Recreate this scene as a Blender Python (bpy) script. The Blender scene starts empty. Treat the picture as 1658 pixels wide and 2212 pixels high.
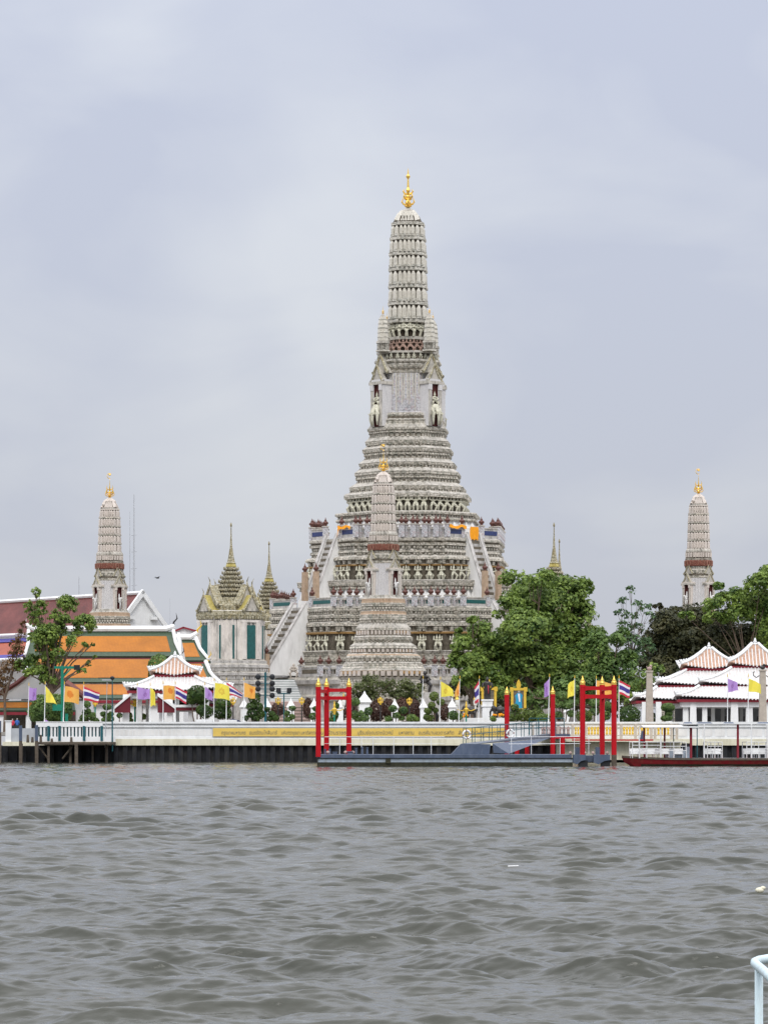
import bpy, math, random
import numpy as np
from mathutils import Vector, Matrix

random.seed(7)
rng = np.random.default_rng(7)
SC = bpy.context.scene
COL = SC.collection
PI = math.pi
R = math.radians

# ------------------------------------------------------------------ camera
# level camera on a low landing, about 3.1 m above the river, with a long lens and vertical shift
CX, YH, FP, CZ = 829.0, 1590.0, 6917.0, 3.1
cam = bpy.data.objects.new('camera', bpy.data.cameras.new('camera'))
COL.objects.link(cam)
cam.location = (0, 0, CZ)
cam.rotation_euler = (PI / 2, 0, 0)
cam.data.sensor_fit = 'HORIZONTAL'
cam.data.sensor_width = 36.0
cam.data.lens = 36.0 * FP / 1658.0
cam.data.shift_y = (YH - 1105.5) / 1658.0
cam.data.clip_start = 0.5
cam.data.clip_end = 6000
SC.camera = cam


def X(px, Y):
    return (px - CX) * Y / FP


def Z(py, Y):
    return CZ + (YH - py) * Y / FP


def S(Y):
    return Y / FP


# ------------------------------------------------------------------ sky, sun, exposure
SUN_EL, SUN_AZ = R(48), R(178)        # high, hazy sun behind the camera and a little to its side
world = bpy.data.worlds.new('World')
SC.world = world
world.use_nodes = True
nt = world.node_tree
nt.nodes.clear()


def wn(t, **kw):
    n = nt.nodes.new(t)
    for k, v in kw.items():
        setattr(n, k, v)
    return n


out = wn('ShaderNodeOutputWorld')
bg = wn('ShaderNodeBackground')
sky = wn('ShaderNodeTexSky', sky_type='NISHITA')
sky.sun_disc = False
sky.sun_elevation = SUN_EL
sky.sun_rotation = SUN_AZ
tc = wn('ShaderNodeTexCoord')
sep = wn('ShaderNodeSeparateXYZ')
nt.links.new(tc.outputs['Generated'], sep.inputs[0])
mp = wn('ShaderNodeMapping')
mp.inputs['Location'].default_value = (3.32, 0.2, 0.35)
mp.inputs['Scale'].default_value = (1.0, 1.0, 1.9)
nt.links.new(tc.outputs['Generated'], mp.inputs[0])
n1 = wn('ShaderNodeTexNoise')
n1.inputs['Scale'].default_value = 9.0
n1.inputs['Detail'].default_value = 5.0
n1.inputs['Roughness'].default_value = 0.45
n1.inputs['Distortion'].default_value = 0.7
nt.links.new(mp.outputs[0], n1.inputs['Vector'])
n2 = wn('ShaderNodeTexNoise')
n2.inputs['Scale'].default_value = 24.0
n2.inputs['Detail'].default_value = 4.0
nt.links.new(mp.outputs[0], n2.inputs['Vector'])
addn = wn('ShaderNodeMath', operation='MULTIPLY_ADD')
addn.inputs[1].default_value = 0.22
nt.links.new(n2.outputs['Fac'], addn.inputs[0])
nt.links.new(n1.outputs['Fac'], addn.inputs[2])
cr = wn('ShaderNodeValToRGB')
cr.color_ramp.elements[0].position = 0.48
cr.color_ramp.elements[0].color = (0.448, 0.466, 0.545, 1)
cr.color_ramp.elements[1].position = 0.88
cr.color_ramp.elements[1].color = (0.565, 0.575, 0.612, 1)
# one broad pale cloud bank beside the tower, a clearer patch on its far side
def bank(px, py, rad, amt, src):
    d0 = Vector(((px - CX) / FP, 1.0, (YH - py) / FP)).normalized()
    ds = wn('ShaderNodeVectorMath', operation='DISTANCE')
    ds.inputs[1].default_value = d0
    nt.links.new(tc.outputs['Generated'], ds.inputs[0])
    mr = wn('ShaderNodeMapRange', interpolation_type='SMOOTHSTEP')
    mr.inputs['From Min'].default_value = 0
    mr.inputs['From Max'].default_value = rad
    mr.inputs['To Min'].default_value = amt
    mr.inputs['To Max'].default_value = 0
    nt.links.new(ds.outputs['Value'], mr.inputs['Value'])
    ad = wn('ShaderNodeMath', operation='ADD')
    nt.links.new(src, ad.inputs[0])
    nt.links.new(mr.outputs[0], ad.inputs[1])
    return ad.outputs[0]


fld = bank(640, 580, .060, .22, addn.outputs[0])
fld = bank(720, 470, .03, .08, fld)
fld = bank(150, 220, .05, -.10, fld)
fld = bank(760, 760, .030, .10, fld)
fld = bank(430, 860, .040, .08, fld)
fld = bank(1350, 900, .08, -.06, fld)
fld = bank(480, 430, .022, -.12, fld)
fld = bank(560, 760, .020, -.14, fld)
nt.links.new(fld, cr.inputs['Fac'])
# overcast sky: a little greyer near the horizon, about twice as bright overhead
crz = wn('ShaderNodeValToRGB')
e = crz.color_ramp.elements
e[0].position = 0.0
e[0].color = (0.93, 0.92, 0.885, 1)
e[1].position = 0.235
e[1].color = (1.05, 1.08, 1.12, 1)
e.new(0.62).color = (2.6, 2.55, 2.45, 1)
e.new(1.0).color = (3.3, 3.2, 3.1, 1)
nt.links.new(sep.outputs['Z'], crz.inputs['Fac'])
mul = wn('ShaderNodeMix', data_type='RGBA', blend_type='MULTIPLY')
mul.inputs['Factor'].default_value = 1.0
nt.links.new(cr.outputs['Color'], mul.inputs['A'])
nt.links.new(crz.outputs['Color'], mul.inputs['B'])
SKY_STRENGTH = 0.10
gain = wn('ShaderNodeMix', data_type='RGBA', blend_type='MULTIPLY')
gain.inputs['Factor'].default_value = 1.0
CL = 1.0 / SKY_STRENGTH
gain.inputs['B'].default_value = (CL, CL, CL, 1)
nt.links.new(mul.outputs['Result'], gain.inputs['A'])
mix = wn('ShaderNodeMix', data_type='RGBA')
mix.inputs['Factor'].default_value = 0.93
nt.links.new(sky.outputs[0], mix.inputs['A'])
nt.links.new(gain.outputs['Result'], mix.inputs['B'])
nt.links.new(mix.outputs['Result'], bg.inputs['Color'])
bg.inputs['Strength'].default_value = SKY_STRENGTH
nt.links.new(bg.outputs[0], out.inputs['Surface'])

sun = bpy.data.objects.new('sun', bpy.data.lights.new('sun', 'SUN'))
COL.objects.link(sun)
sun.data.energy = 1.3
sun.data.angle = R(25)
sun.data.color = (1.0, 0.97, 0.92)
sd = Vector((math.sin(SUN_AZ) * math.cos(SUN_EL), math.cos(SUN_AZ) * math.cos(SUN_EL), math.sin(SUN_EL)))
sun.rotation_euler = sd.to_track_quat('Z', 'Y').to_euler()

SC.view_settings.view_transform = 'Standard'
SC.view_settings.look = 'None'
SC.view_settings.exposure = 0.32
SC.view_settings.gamma = 1.0
SC.render.engine = 'CYCLES'
SC.cycles.max_bounces = 5
SC.cycles.diffuse_bounces = 2
SC.cycles.glossy_bounces = 3
SC.cycles.transparent_max_bounces = 4
SC.cycles.use_denoising = True


# ------------------------------------------------------------------ mesh helpers
class MB:
    """collects shapes and links them as one mesh object"""

    def __init__(s):
        s.v, s.f, s.m, s.mi = [], [], [], 0

    def add(s, vs, fs, mi=None):
        o = len(s.v)
        s.v.extend([tuple(p) for p in vs])
        s.f.extend([tuple(i + o for i in f) for f in fs])
        s.m.extend([s.mi if mi is None else mi] * len(fs))

    def box(s, x0, x1, y0, y1, z0, z1, mi=None):
        s.add([(x0, y0, z0), (x1, y0, z0), (x1, y1, z0), (x0, y1, z0), (x0, y0, z1), (x1, y0, z1), (x1, y1, z1), (x0, y1, z1)],
              [(0, 3, 2, 1), (4, 5, 6, 7), (0, 1, 5, 4), (1, 2, 6, 5), (2, 3, 7, 6), (3, 0, 4, 7)], mi)

    def obox(s, c, sx, sy, h, rz=0.0, top=1.0, mi=None):
        """box standing on point c, turned by rz, top face scaled"""
        ca, sa = math.cos(rz), math.sin(rz)
        vs = []
        for k, zz in ((1.0, 0.0), (top, h)):
            for (a, b) in ((-1, -1), (1, -1), (1, 1), (-1, 1)):
                u, v = a * sx * k / 2, b * sy * k / 2
                vs.append((c[0] + u * ca - v * sa, c[1] + u * sa + v * ca, c[2] + zz))
        s.add(vs, [(0, 3, 2, 1), (4, 5, 6, 7), (0, 1, 5, 4), (1, 2, 6, 5), (2, 3, 7, 6), (3, 0, 4, 7)], mi)

    def rings(s, rings, cap0=True, cap1=True, mi=None, mis=None):
        n = len(rings[0])
        o = len(s.v)
        for r in rings:
            s.v.extend([tuple(p) for p in r])
        for i in range(len(rings) - 1):
            m = (s.mi if mi is None else mi) if mis is None else mis[i]
            for j in range(n):
                k = (j + 1) % n
                s.f.append((o + i * n + j, o + i * n + k, o + (i + 1) * n + k, o + (i + 1) * n + j))
                s.m.append(m)
        m0 = s.mi if mi is None else mi
        if cap0:
            s.f.append(tuple(o + j for j in reversed(range(n))))
            s.m.append(m0 if mis is None else mis[0])
        if cap1:
            s.f.append(tuple(o + (len(rings) - 1) * n + j for j in range(n)))
            s.m.append(m0 if mis is None else mis[-1])

    def lathe(s, prof, n=10, c=(0, 0, 0), sq=(1, 1), mi=None):
        """prof: (radius, z) from the bottom up"""
        rg = []
        for r, z in prof:
            r = max(r, 0.002)
            rg.append([(c[0] + sq[0] * r * math.cos(2 * PI * (j + .5) / n), c[1] + sq[1] * r * math.sin(2 * PI * (j + .5) / n), c[2] + z) for j in range(n)])
        s.rings(rg, mi=mi)

    def tube(s, pts, r, n=6, mi=None):
        pts = [Vector(p) for p in pts]
        rs = r if isinstance(r, (list, tuple)) else [r] * len(pts)
        rg = []
        for i, p in enumerate(pts):
            d = (pts[min(i + 1, len(pts) - 1)] - pts[max(i - 1, 0)])
            if d.length < 1e-9:
                d = Vector((0, 0, 1))
            d.normalize()
            up = Vector((0, 0, 1)) if abs(d.z) < 0.9 else Vector((0, 1, 0))
            a = d.cross(up).normalized()
            b = a.cross(d).normalized()
            rg.append([p + (a * math.cos(2 * PI * j / n) + b * math.sin(2 * PI * j / n)) * rs[i] for j in range(n)])
        s.rings(rg, mi=mi)

    def prism(s, poly, vec, mi=None):
        """extrude a planar polygon of 3-D points by vec"""
        n = len(poly)
        vec = Vector(vec)
        vs = [Vector(p) for p in poly] + [Vector(p) + vec for p in poly]
        fs = [tuple(reversed(range(n))), tuple(range(n, 2 * n))] + [(j, (j + 1) % n, n + (j + 1) % n, n + j) for j in range(n)]
        s.add(vs, fs, mi)

    def loft(s, plan, prof, mi=None):
        """plan: closed polygon of unit half silhouette; prof: (z, half width, material)"""
        s.rings([[(p[0] * w, p[1] * w, z) for p in plan] for z, w, m in prof], mis=[m for z, w, m in prof[1:]])

    def ball(s, c, r, sq=(1, 1, 1), n=8, mi=None):
        rg = []
        k = max(4, n // 2 + 1)
        for i in range(k + 1):
            t = -PI / 2 + PI * (i + 0.0) / k
            rr = max(math.cos(t), .02) * r
            rg.append([(c[0] + sq[0] * rr * math.cos(2 * PI * j / n), c[1] + sq[1] * rr * math.sin(2 * PI * j / n), c[2] + sq[2] * r * math.sin(t)) for j in range(n)])
        s.rings(rg, mi=mi)

    def mesh(s, name, mats, smooth=False):
        me = bpy.data.meshes.new(name)
        me.from_pydata(s.v, [], s.f)
        for m in (mats if isinstance(mats, (list, tuple)) else [mats]):
            me.materials.append(m)
        me.polygons.foreach_set('material_index', s.m)
        if smooth:
            me.polygons.foreach_set('use_smooth', [True] * len(s.f))
        me.update()
        return me

    def build(s, name, mats, parent=None, loc=(0, 0, 0), rz=0.0, smooth=False, label=None):
        return place(s.mesh(name, mats, smooth), name, parent, loc, rz, label)


def place(me, name, parent=None, loc=(0, 0, 0), rz=0.0, label=None):
    o = bpy.data.objects.new(name, me)
    COL.objects.link(o)
    o.location = loc
    o.rotation_euler = (0, 0, rz)
    if parent is not None:
        o.parent = parent
    if label:
        o['label'] = label
    return o


def tag(o, label, cat, group=None):
    o['label'] = label
    o['category'] = cat
    if group:
        o['group'] = group
    return o


def thing(name, label, cat, loc=(0, 0, 0), rz=0.0, group=None):
    o = bpy.data.objects.new(name, None)
    COL.objects.link(o)
    o.empty_display_size = 0.3
    o.location = loc
    o.rotation_euler = (0, 0, rz)
    return tag(o, label, cat, group)


def dup(root, loc=None, rz=None, label=None, parent=None, scale=None):
    def cp(o, p):
        c = o.copy()
        COL.objects.link(c)
        if p is not None:
            c.parent = p
        for ch in o.children:
            cp(ch, c)
        return c
    c = cp(root, parent)
    if loc is not None:
        c.location = loc
    if rz is not None:
        c.rotation_euler = (0, 0, rz)
    if scale is not None:
        c.scale = (scale, scale, scale)
    if label:
        c['label'] = label
    return c


def structure(o):
    o['kind'] = 'structure'
    return o


# ------------------------------------------------------------------ materials
def nodes_of(name):
    m = bpy.data.materials.new(name)
    m.use_nodes = True
    t = m.node_tree
    return m, t, t.nodes['Principled BSDF']


def vmul(c, k):
    return tuple(min(1.0, max(0.0, a * k)) for a in c[:3]) + (1,)


def mat(name, col, rough=.65, metal=0.0, var=.15, scale=1.5, dirt=None, bump=0.0, bscale=8.0, streak=(1, 1, 1), spec=.3):
    """painted / plastered / metal surface: colour variation by noise, optional dirt of a second colour"""
    m, t, b = nodes_of(name)
    L = t.links.new
    tc = t.nodes.new('ShaderNodeTexCoord')
    mp = t.nodes.new('ShaderNodeMapping')
    mp.inputs['Scale'].default_value = streak
    L(tc.outputs['Object'], mp.inputs[0])
    nz = t.nodes.new('ShaderNodeTexNoise')
    nz.inputs['Scale'].default_value = scale
    nz.inputs['Detail'].default_value = 6
    nz.inputs['Roughness'].default_value = .65
    L(mp.outputs[0], nz.inputs['Vector'])
    cr = t.nodes.new('ShaderNodeValToRGB')
    cr.color_ramp.elements[0].position = .3
    cr.color_ramp.elements[0].color = vmul(col, 1 - var)
    cr.color_ramp.elements[1].position = .7
    cr.color_ramp.elements[1].color = vmul(col, 1 + var)
    L(nz.outputs['Fac'], cr.inputs['Fac'])
    last = cr.outputs['Color']
    if dirt:
        dc, amt, dsc = dirt
        n2 = t.nodes.new('ShaderNodeTexNoise')
        n2.inputs['Scale'].default_value = dsc
        n2.inputs['Detail'].default_value = 8
        n2.inputs['Roughness'].default_value = .7
        mp2 = t.nodes.new('ShaderNodeMapping')
        mp2.inputs['Scale'].default_value = (1, 1, .3)
        mp2.inputs['Location'].default_value = (5, 3, 1)
        L(tc.outputs['Object'], mp2.inputs[0])
        L(mp2.outputs[0], n2.inputs['Vector'])
        r2 = t.nodes.new('ShaderNodeValToRGB')
        r2.color_ramp.elements[0].position = .48
        r2.color_ramp.elements[0].color = (0, 0, 0, 1)
        r2.color_ramp.elements[1].position = .72
        r2.color_ramp.elements[1].color = (amt, amt, amt, 1)
        L(n2.outputs['Fac'], r2.inputs['Fac'])
        mx = t.nodes.new('ShaderNodeMix')
        mx.data_type = 'RGBA'
        L(r2.outputs['Color'], mx.inputs['Factor'])
        L(last, mx.inputs['A'])
        mx.inputs['B'].default_value = tuple(dc[:3]) + (1,)
        last = mx.outputs['Result']
    L(last, b.inputs['Base Color'])
    b.inputs['Roughness'].default_value = rough
    b.inputs['Metallic'].default_value = metal
    b.inputs['Specular IOR Level'].default_value = spec
    if bump:
        n3 = t.nodes.new('ShaderNodeTexNoise')
        n3.inputs['Scale'].default_value = bscale
        n3.inputs['Detail'].default_value = 4
        L(tc.outputs['Object'], n3.inputs['Vector'])
        bp = t.nodes.new('ShaderNodeBump')
        bp.inputs['Strength'].default_value = bump
        bp.inputs['Distance'].default_value = .1
        L(n3.outputs['Fac'], bp.inputs['Height'])
        L(bp.outputs[0], b.inputs['Normal'])
    return m


def porcelain(name, light, mid, dark, accent, cell=1.9, zc=1.0, stain=.5, lines=3.3, lineamt=.55):
    """masonry set with porcelain florets: cells, thin moulding lines, stains"""
    m, t, b = nodes_of(name)
    L = t.links.new
    N = t.nodes.new
    tc = N('ShaderNodeTexCoord')
    mp = N('ShaderNodeMapping')
    mp.inputs['Scale'].default_value = (1, 1, zc)
    L(tc.outputs['Object'], mp.inputs[0])
    vo = N('ShaderNodeTexVoronoi')
    vo.inputs['Scale'].default_value = cell
    vo.inputs['Randomness'].default_value = .75
    L(mp.outputs[0], vo.inputs['Vector'])
    cr = N('ShaderNodeValToRGB')
    el = cr.color_ramp.elements
    el[0].position = .0
    el[0].color = tuple(mid) + (1,)
    el[1].position = .28
    el[1].color = tuple(light) + (1,)
    el.new(.5).color = tuple(mid) + (1,)
    el.new(.78).color = tuple(dark) + (1,)
    L(vo.outputs['Distance'], cr.inputs['Fac'])
    # accents: some cells carry a coloured tile
    sp = N('ShaderNodeSeparateColor')
    L(vo.outputs['Color'], sp.inputs[0])
    gt = N('ShaderNodeMath')
    gt.operation = 'GREATER_THAN'
    gt.inputs[1].default_value = .8
    L(sp.outputs[0], gt.inputs[0])
    ga = N('ShaderNodeMath')
    ga.operation = 'MULTIPLY'
    ga.inputs[1].default_value = .55
    L(gt.outputs[0], ga.inputs[0])
    mx = N('ShaderNodeMix')
    mx.data_type = 'RGBA'
    L(ga.outputs[0], mx.inputs['Factor'])
    L(cr.outputs['Color'], mx.inputs['A'])
    mx.inputs['B'].default_value = tuple(accent) + (1,)
    # thin horizontal moulding lines
    wv = N('ShaderNodeTexWave')
    wv.bands_direction = 'Z'
    wv.inputs['Scale'].default_value = lines / 2 / PI * 2
    wv.inputs['Distortion'].default_value = .6
    wv.inputs['Detail'].default_value = 2
    L(tc.outputs['Object'], wv.inputs['Vector'])
    wr = N('ShaderNodeValToRGB')
    wr.color_ramp.elements[0].position = .05
    k = 1 - lineamt
    wr.color_ramp.elements[0].color = (k, k, k, 1)
    wr.color_ramp.elements[1].position = .4
    wr.color_ramp.elements[1].color = (1, 1, 1, 1)
    L(wv.outputs['Fac'], wr.inputs['Fac'])
    m2 = N('ShaderNodeMix')
    m2.data_type = 'RGBA'
    m2.blend_type = 'MULTIPLY'
    m2.inputs['Factor'].default_value = 1
    L(mx.outputs['Result'], m2.inputs['A'])
    L(wr.outputs['Color'], m2.inputs['B'])
    # weather stains
    nz = N('ShaderNodeTexNoise')
    nz.inputs['Scale'].default_value = .45
    nz.inputs['Detail'].default_value = 8
    nz.inputs['Roughness'].default_value = .7
    ms = N('ShaderNodeMapping')
    ms.inputs['Scale'].default_value = (1, 1, .45)
    L(tc.outputs['Object'], ms.inputs[0])
    L(ms.outputs[0], nz.inputs['Vector'])
    sr = N('ShaderNodeValToRGB')
    sr.color_ramp.elements[0].position = .5
    sr.color_ramp.elements[0].color = (0, 0, 0, 1)
    sr.color_ramp.elements[1].position = .75
    sr.color_ramp.elements[1].color = (stain, stain, stain, 1)
    L(nz.outputs['Fac'], sr.inputs['Fac'])
    m3 = N('ShaderNodeMix')
    m3.data_type = 'RGBA'
    L(sr.outputs['Color'], m3.inputs['Factor'])
    L(m2.outputs['Result'], m3.inputs['A'])
    m3.inputs['B'].default_value = (.075, .075, .06, 1)
    L(m3.outputs['Result'], b.inputs['Base Color'])
    b.inputs['Roughness'].default_value = .6
    b.inputs['Specular IOR Level'].default_value = .3
    bp = N('ShaderNodeBump')
    bp.inputs['Strength'].default_value = .7
    bp.inputs['Distance'].default_value = .12
    bp.invert = True
    L(vo.outputs['Distance'], bp.inputs['Height'])
    L(bp.outputs[0], b.inputs['Normal'])
    return m


def leafmat(name, a, bcol, trans=.34):
    """foliage: every leaf clump face gets its own tint between two greens"""
    m, t, b = nodes_of(name)
    L = t.links.new
    N = t.nodes.new
    g = N('ShaderNodeNewGeometry')
    tc = N('ShaderNodeTexCoord')
    nz = N('ShaderNodeTexNoise')
    nz.inputs['Scale'].default_value = .55
    nz.inputs['Detail'].default_value = 3
    L(tc.outputs['Object'], nz.inputs['Vector'])
    ad = N('ShaderNodeMath')
    ad.operation = 'MULTIPLY_ADD'
    ad.inputs[1].default_value = .45
    L(g.outputs['Random Per Island'], ad.inputs[0])
    sc = N('ShaderNodeMath')
    sc.operation = 'MULTIPLY_ADD'
    sc.inputs[1].default_value = 1.5
    sc.inputs[2].default_value = -.47
    L(nz.outputs['Fac'], sc.inputs[0])
    L(sc.outputs[0], ad.inputs[2])
    cr = N('ShaderNodeValToRGB')
    cr.color_ramp.elements[0].position = .1
    cr.color_ramp.elements[0].color = tuple(a) + (1,)
    cr.color_ramp.elements[1].position = .9
    cr.color_ramp.elements[1].color = tuple(bcol) + (1,)
    L(ad.outputs[0], cr.inputs['Fac'])
    L(cr.outputs['Color'], b.inputs['Base Color'])
    b.inputs['Roughness'].default_value = .5
    b.inputs['Specular IOR Level'].default_value = .35
    tr = N('ShaderNodeBsdfTranslucent')
    L(cr.outputs['Color'], tr.inputs['Color'])
    mx = N('ShaderNodeMixShader')
    mx.inputs[0].default_value = trans
    L(b.outputs[0], mx.inputs[1])
    L(tr.outputs[0], mx.inputs[2])
    L(mx.outputs[0], t.nodes['Material Output'].inputs['Surface'])
    return m


def rooftile(name, col, rib, pitch=2.6, amt=.35, axis='X'):
    """glazed roof tiles: fine courses across and along the slope"""
    m, t, b = nodes_of(name)
    L = t.links.new
    N = t.nodes.new
    tc = N('ShaderNodeTexCoord')
    nz = N('ShaderNodeTexNoise')
    nz.inputs['Scale'].default_value = 3.0
    nz.inputs['Detail'].default_value = 6
    L(tc.outputs['Object'], nz.inputs['Vector'])
    n2 = N('ShaderNodeTexNoise')
    n2.inputs['Scale'].default_value = .35
    n2.inputs['Detail'].default_value = 5
    L(tc.outputs['Object'], n2.inputs['Vector'])
    av = N('ShaderNodeMath')
    av.operation = 'MULTIPLY_ADD'
    av.inputs[1].default_value = .5
    L(nz.outputs['Fac'], av.inputs[0])
    L(n2.outputs['Fac'], av.inputs[2])
    cr = N('ShaderNodeValToRGB')
    cr.color_ramp.elements[0].position = .5
    cr.color_ramp.elements[0].color = vmul(col, 1 - amt)
    cr.color_ramp.elements[1].position = .95
    cr.color_ramp.elements[1].color = vmul(col, 1 + amt * .6)
    L(av.outputs[0], cr.inputs['Fac'])
    wv = N('ShaderNodeTexWave')
    wv.bands_direction = axis
    wv.inputs['Scale'].default_value = pitch
    wv.inputs['Distortion'].default_value = .3
    L(tc.outputs['Object'], wv.inputs['Vector'])
    wr = N('ShaderNodeValToRGB')
    wr.color_ramp.elements[0].position = .0
    wr.color_ramp.elements[0].color = (1, 1, 1, 1)
    wr.color_ramp.elements[1].position = .55
    wr.color_ramp.elements[1].color = (0, 0, 0, 1)
    L(wv.outputs['Fac'], wr.inputs['Fac'])
    k = N('ShaderNodeMath')
    k.operation = 'MULTIPLY'
    k.inputs[1].default_value = .5
    L(wr.outputs['Color'], k.inputs[0])
    mx = N('ShaderNodeMix')
    mx.data_type = 'RGBA'
    L(k.outputs[0], mx.inputs['Factor'])
    L(cr.outputs['Color'], mx.inputs['A'])
    mx.inputs['B'].default_value = tuple(rib) + (1,)
    L(mx.outputs['Result'], b.inputs['Base Color'])
    b.inputs['Roughness'].default_value = .55
    b.inputs['Specular IOR Level'].default_value = .3
    return m


M = {}
M['porc'] = porcelain('porcelain_masonry', (.68, .635, .545), (.56, .515, .435), (.27, .255, .205), (.30, .31, .25), cell=3.0, stain=.6, lineamt=.42)
M['porc_pale'] = porcelain('pale_porcelain', (.70, .64, .575), (.61, .555, .49), (.40, .36, .31), (.52, .40, .34), cell=3.6, stain=.35, lines=4.2, lineamt=.3)
M['porc_cream'] = porcelain('cream_porcelain', (.72, .69, .61), (.60, .57, .49), (.36, .34, .28), (.40, .41, .36), cell=3.4, stain=.4, lines=4.2, lineamt=.25)
M['creamstone'] = mat('cream_rib_stucco', (.62, .59, .51), .65, var=.16, scale=4, dirt=((.26, .25, .2), .6, 3))
M['pinkstone'] = mat('rosy_rib_stucco', (.62, .555, .49), .65, var=.14, scale=5, dirt=((.30, .27, .23), .6, 3.5))
M['tilewall'] = mat('pale_tile_wall', (.60, .585, .57), .5, var=.16, scale=6, dirt=((.36, .36, .37), .5, 2))
M['gap'] = mat('gap_shade_brown', (.065, .05, .035), .8, var=.4, scale=3)  # shade between the spire ribs, put into a dark brown colour
M['porc_wall'] = porcelain('porcelain_wall', (.66, .65, .66), (.55, .545, .55), (.36, .36, .37), (.50, .38, .38), cell=4.6, zc=.8, stain=.2, lines=2, lineamt=.1)
M['recess'] = mat('recess_shade_brown', (.14, .12, .09), .8, var=.4, scale=3)  # shade of recesses painted dark brown; also step bands and picture backing
M['ledge'] = mat('weathered_ledge', (.50, .47, .41), .75, var=.25, scale=1.2, dirt=((.10, .10, .08), .9, 1.6))
M['statue'] = mat('cream_stucco', (.60, .58, .46), .7, var=.2, scale=3, dirt=((.2, .2, .15), .6, 3))
M['plaster'] = mat('white_plaster', (.80, .79, .76), .7, var=.05, scale=.9, dirt=((.45, .44, .41), .5, .8))
M['dirtyplaster'] = mat('dirty_plaster', (.50, .48, .45), .75, var=.22, scale=1.4, dirt=((.10, .095, .08), .85, 1.3))
M['brown'] = mat('brown_glaze', (.12, .05, .038), .4, var=.3, scale=4)
M['redband'] = mat('red_stucco', (.22, .085, .06), .7, var=.4, scale=4, dirt=((.40, .30, .2), .6, 5))
M['tan'] = mat('tan_stucco', (.45, .33, .23), .75, var=.2, scale=2, dirt=((.3, .22, .12), .6, 3))
M['ochre'] = mat('ochre_paint', (.38, .23, .09), .6, var=.2, scale=3)
M['gold'] = mat('gilding', (.83, .55, .12), .32, metal=.75, var=.2, scale=5)
M['goldpaint'] = mat('gold_paint', (.72, .48, .06), .4, metal=.25, var=.2, scale=5)
M['teal'] = mat('teal_tile', (.015, .10, .095), .3, var=.4, scale=6, spec=.5)
M['navy'] = mat('navy_tile', (.03, .045, .14), .3, var=.4, scale=6, spec=.5)
M['niche'] = mat('niche_shade_red', (.075, .018, .016), .7, var=.3)  # dark red niche, the shade of its opening put into the colour
M['mondop'] = mat('ivory_stucco', (.72, .67, .61), .7, var=.10, scale=1.5, dirt=((.20, .19, .165), .75, 1.1))
M['spire'] = porcelain('olive_porcelain', (.56, .52, .38), (.46, .42, .29), (.22, .20, .12), (.40, .32, .16), cell=3.2, stain=.5, lines=5)
M['yellowtile'] = mat('yellow_tile', (.44, .37, .12), .55, var=.2, scale=3)
M['white'] = mat('white_paint', (.80, .81, .80), .55, var=.04, scale=.8, dirt=((.55, .55, .52), .45, 1.1))
M['cream'] = mat('cream_paint', (.74, .71, .55), .65, var=.08, scale=.6, dirt=((.34, .30, .17), .55, .9))
M['railpaint'] = mat('pale_blue_paint', (.60, .73, .75), .4, var=.05, scale=3, dirt=((.36, .33, .27), .5, 9))
M['grey'] = mat('grey_paint', (.42, .44, .46), .6, var=.1)
M['dark'] = mat('dark_metal', (.02, .022, .025), .5, var=.3)
M['red'] = mat('red_paint', (.47, .002, .009), .45, var=.12, scale=2.5, dirt=((.27, .008, .012), .5, 2.2), spec=.3)
M['darkred'] = mat('maroon_paint', (.24, .022, .035), .55, var=.15)
M['teakgreen'] = mat('green_paint', (.01, .20, .13), .5, var=.2)
M['navalgrey'] = mat('blue_grey_paint', (.075, .10, .15), .5, var=.15, scale=1.2, dirt=((.17, .20, .25), .5, 1.5))
M['navalpale'] = mat('pale_blue_grey_paint', (.34, .40, .46), .5, var=.1, scale=1.0, dirt=((.16, .15, .11), .55, 1.4))
M['algae'] = mat('algae_growth', (.035, .035, .02), .8, var=.6, scale=3)
M['sheetpile'] = mat('wet_sheet_pile', (.012, .013, .016), .6, var=.6, scale=1.2, dirt=((.05, .045, .035), .7, 2.0))
M['wood'] = mat('weathered_timber', (.10, .08, .06), .8, var=.4, scale=3)
M['bark'] = mat('bark', (.13, .095, .07), .9, var=.35, scale=4)
M['rooforange'] = rooftile('orange_roof_tile', (.42, .148, .011), (.32, .105, .009), pitch=1.6, amt=.25)
M['roofgreen'] = mat('green_roof_tile', (.055, .085, .05), .5, var=.25, scale=3)
M['roofred'] = rooftile('russet_roof_tile', (.17, .05, .042), (.11, .04, .035), pitch=1.2, amt=.45)
M['roofbrick'] = rooftile('brick_roof_tile', (.36, .09, .045), (.25, .06, .035), pitch=1.4, amt=.3)
M['blue'] = mat('blue_roof_tile', (.06, .05, .26), .5, var=.2)
M['saltile'] = mat('rust_tile', (.46, .28, .19), .65, var=.3, scale=4, dirt=((.5, .45, .4), .5, 3))
M['salgrey'] = mat('pale_grey_tile', (.63, .60, .575), .65, var=.13, scale=3, dirt=((.42, .37, .34), .6, 2.5))
M['bluegreen'] = mat('blue_green_paint', (.015, .10, .12), .5, var=.2)
M['beige'] = mat('beige_stone', (.42, .37, .31), .75, var=.15, scale=2)
M['boatred'] = mat('boat_red_paint', (.26, .018, .026), .5, var=.25, scale=1.0, dirt=((.20, .09, .05), .6, 1.3))
M['glass'] = mat('lamp_glass', (.75, .74, .68), .25, var=.05)
M['bronze'] = mat('dark_bronze', (.025, .022, .02), .45, var=.3, spec=.5)
M['fl_purple'] = mat('purple_cloth', (.46, .28, .62), .8, var=.06)
M['fl_yellow'] = mat('yellow_cloth', (.86, .74, .10), .8, var=.06)
M['fl_orange'] = mat('orange_cloth', (.86, .45, .10), .8, var=.06)
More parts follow.
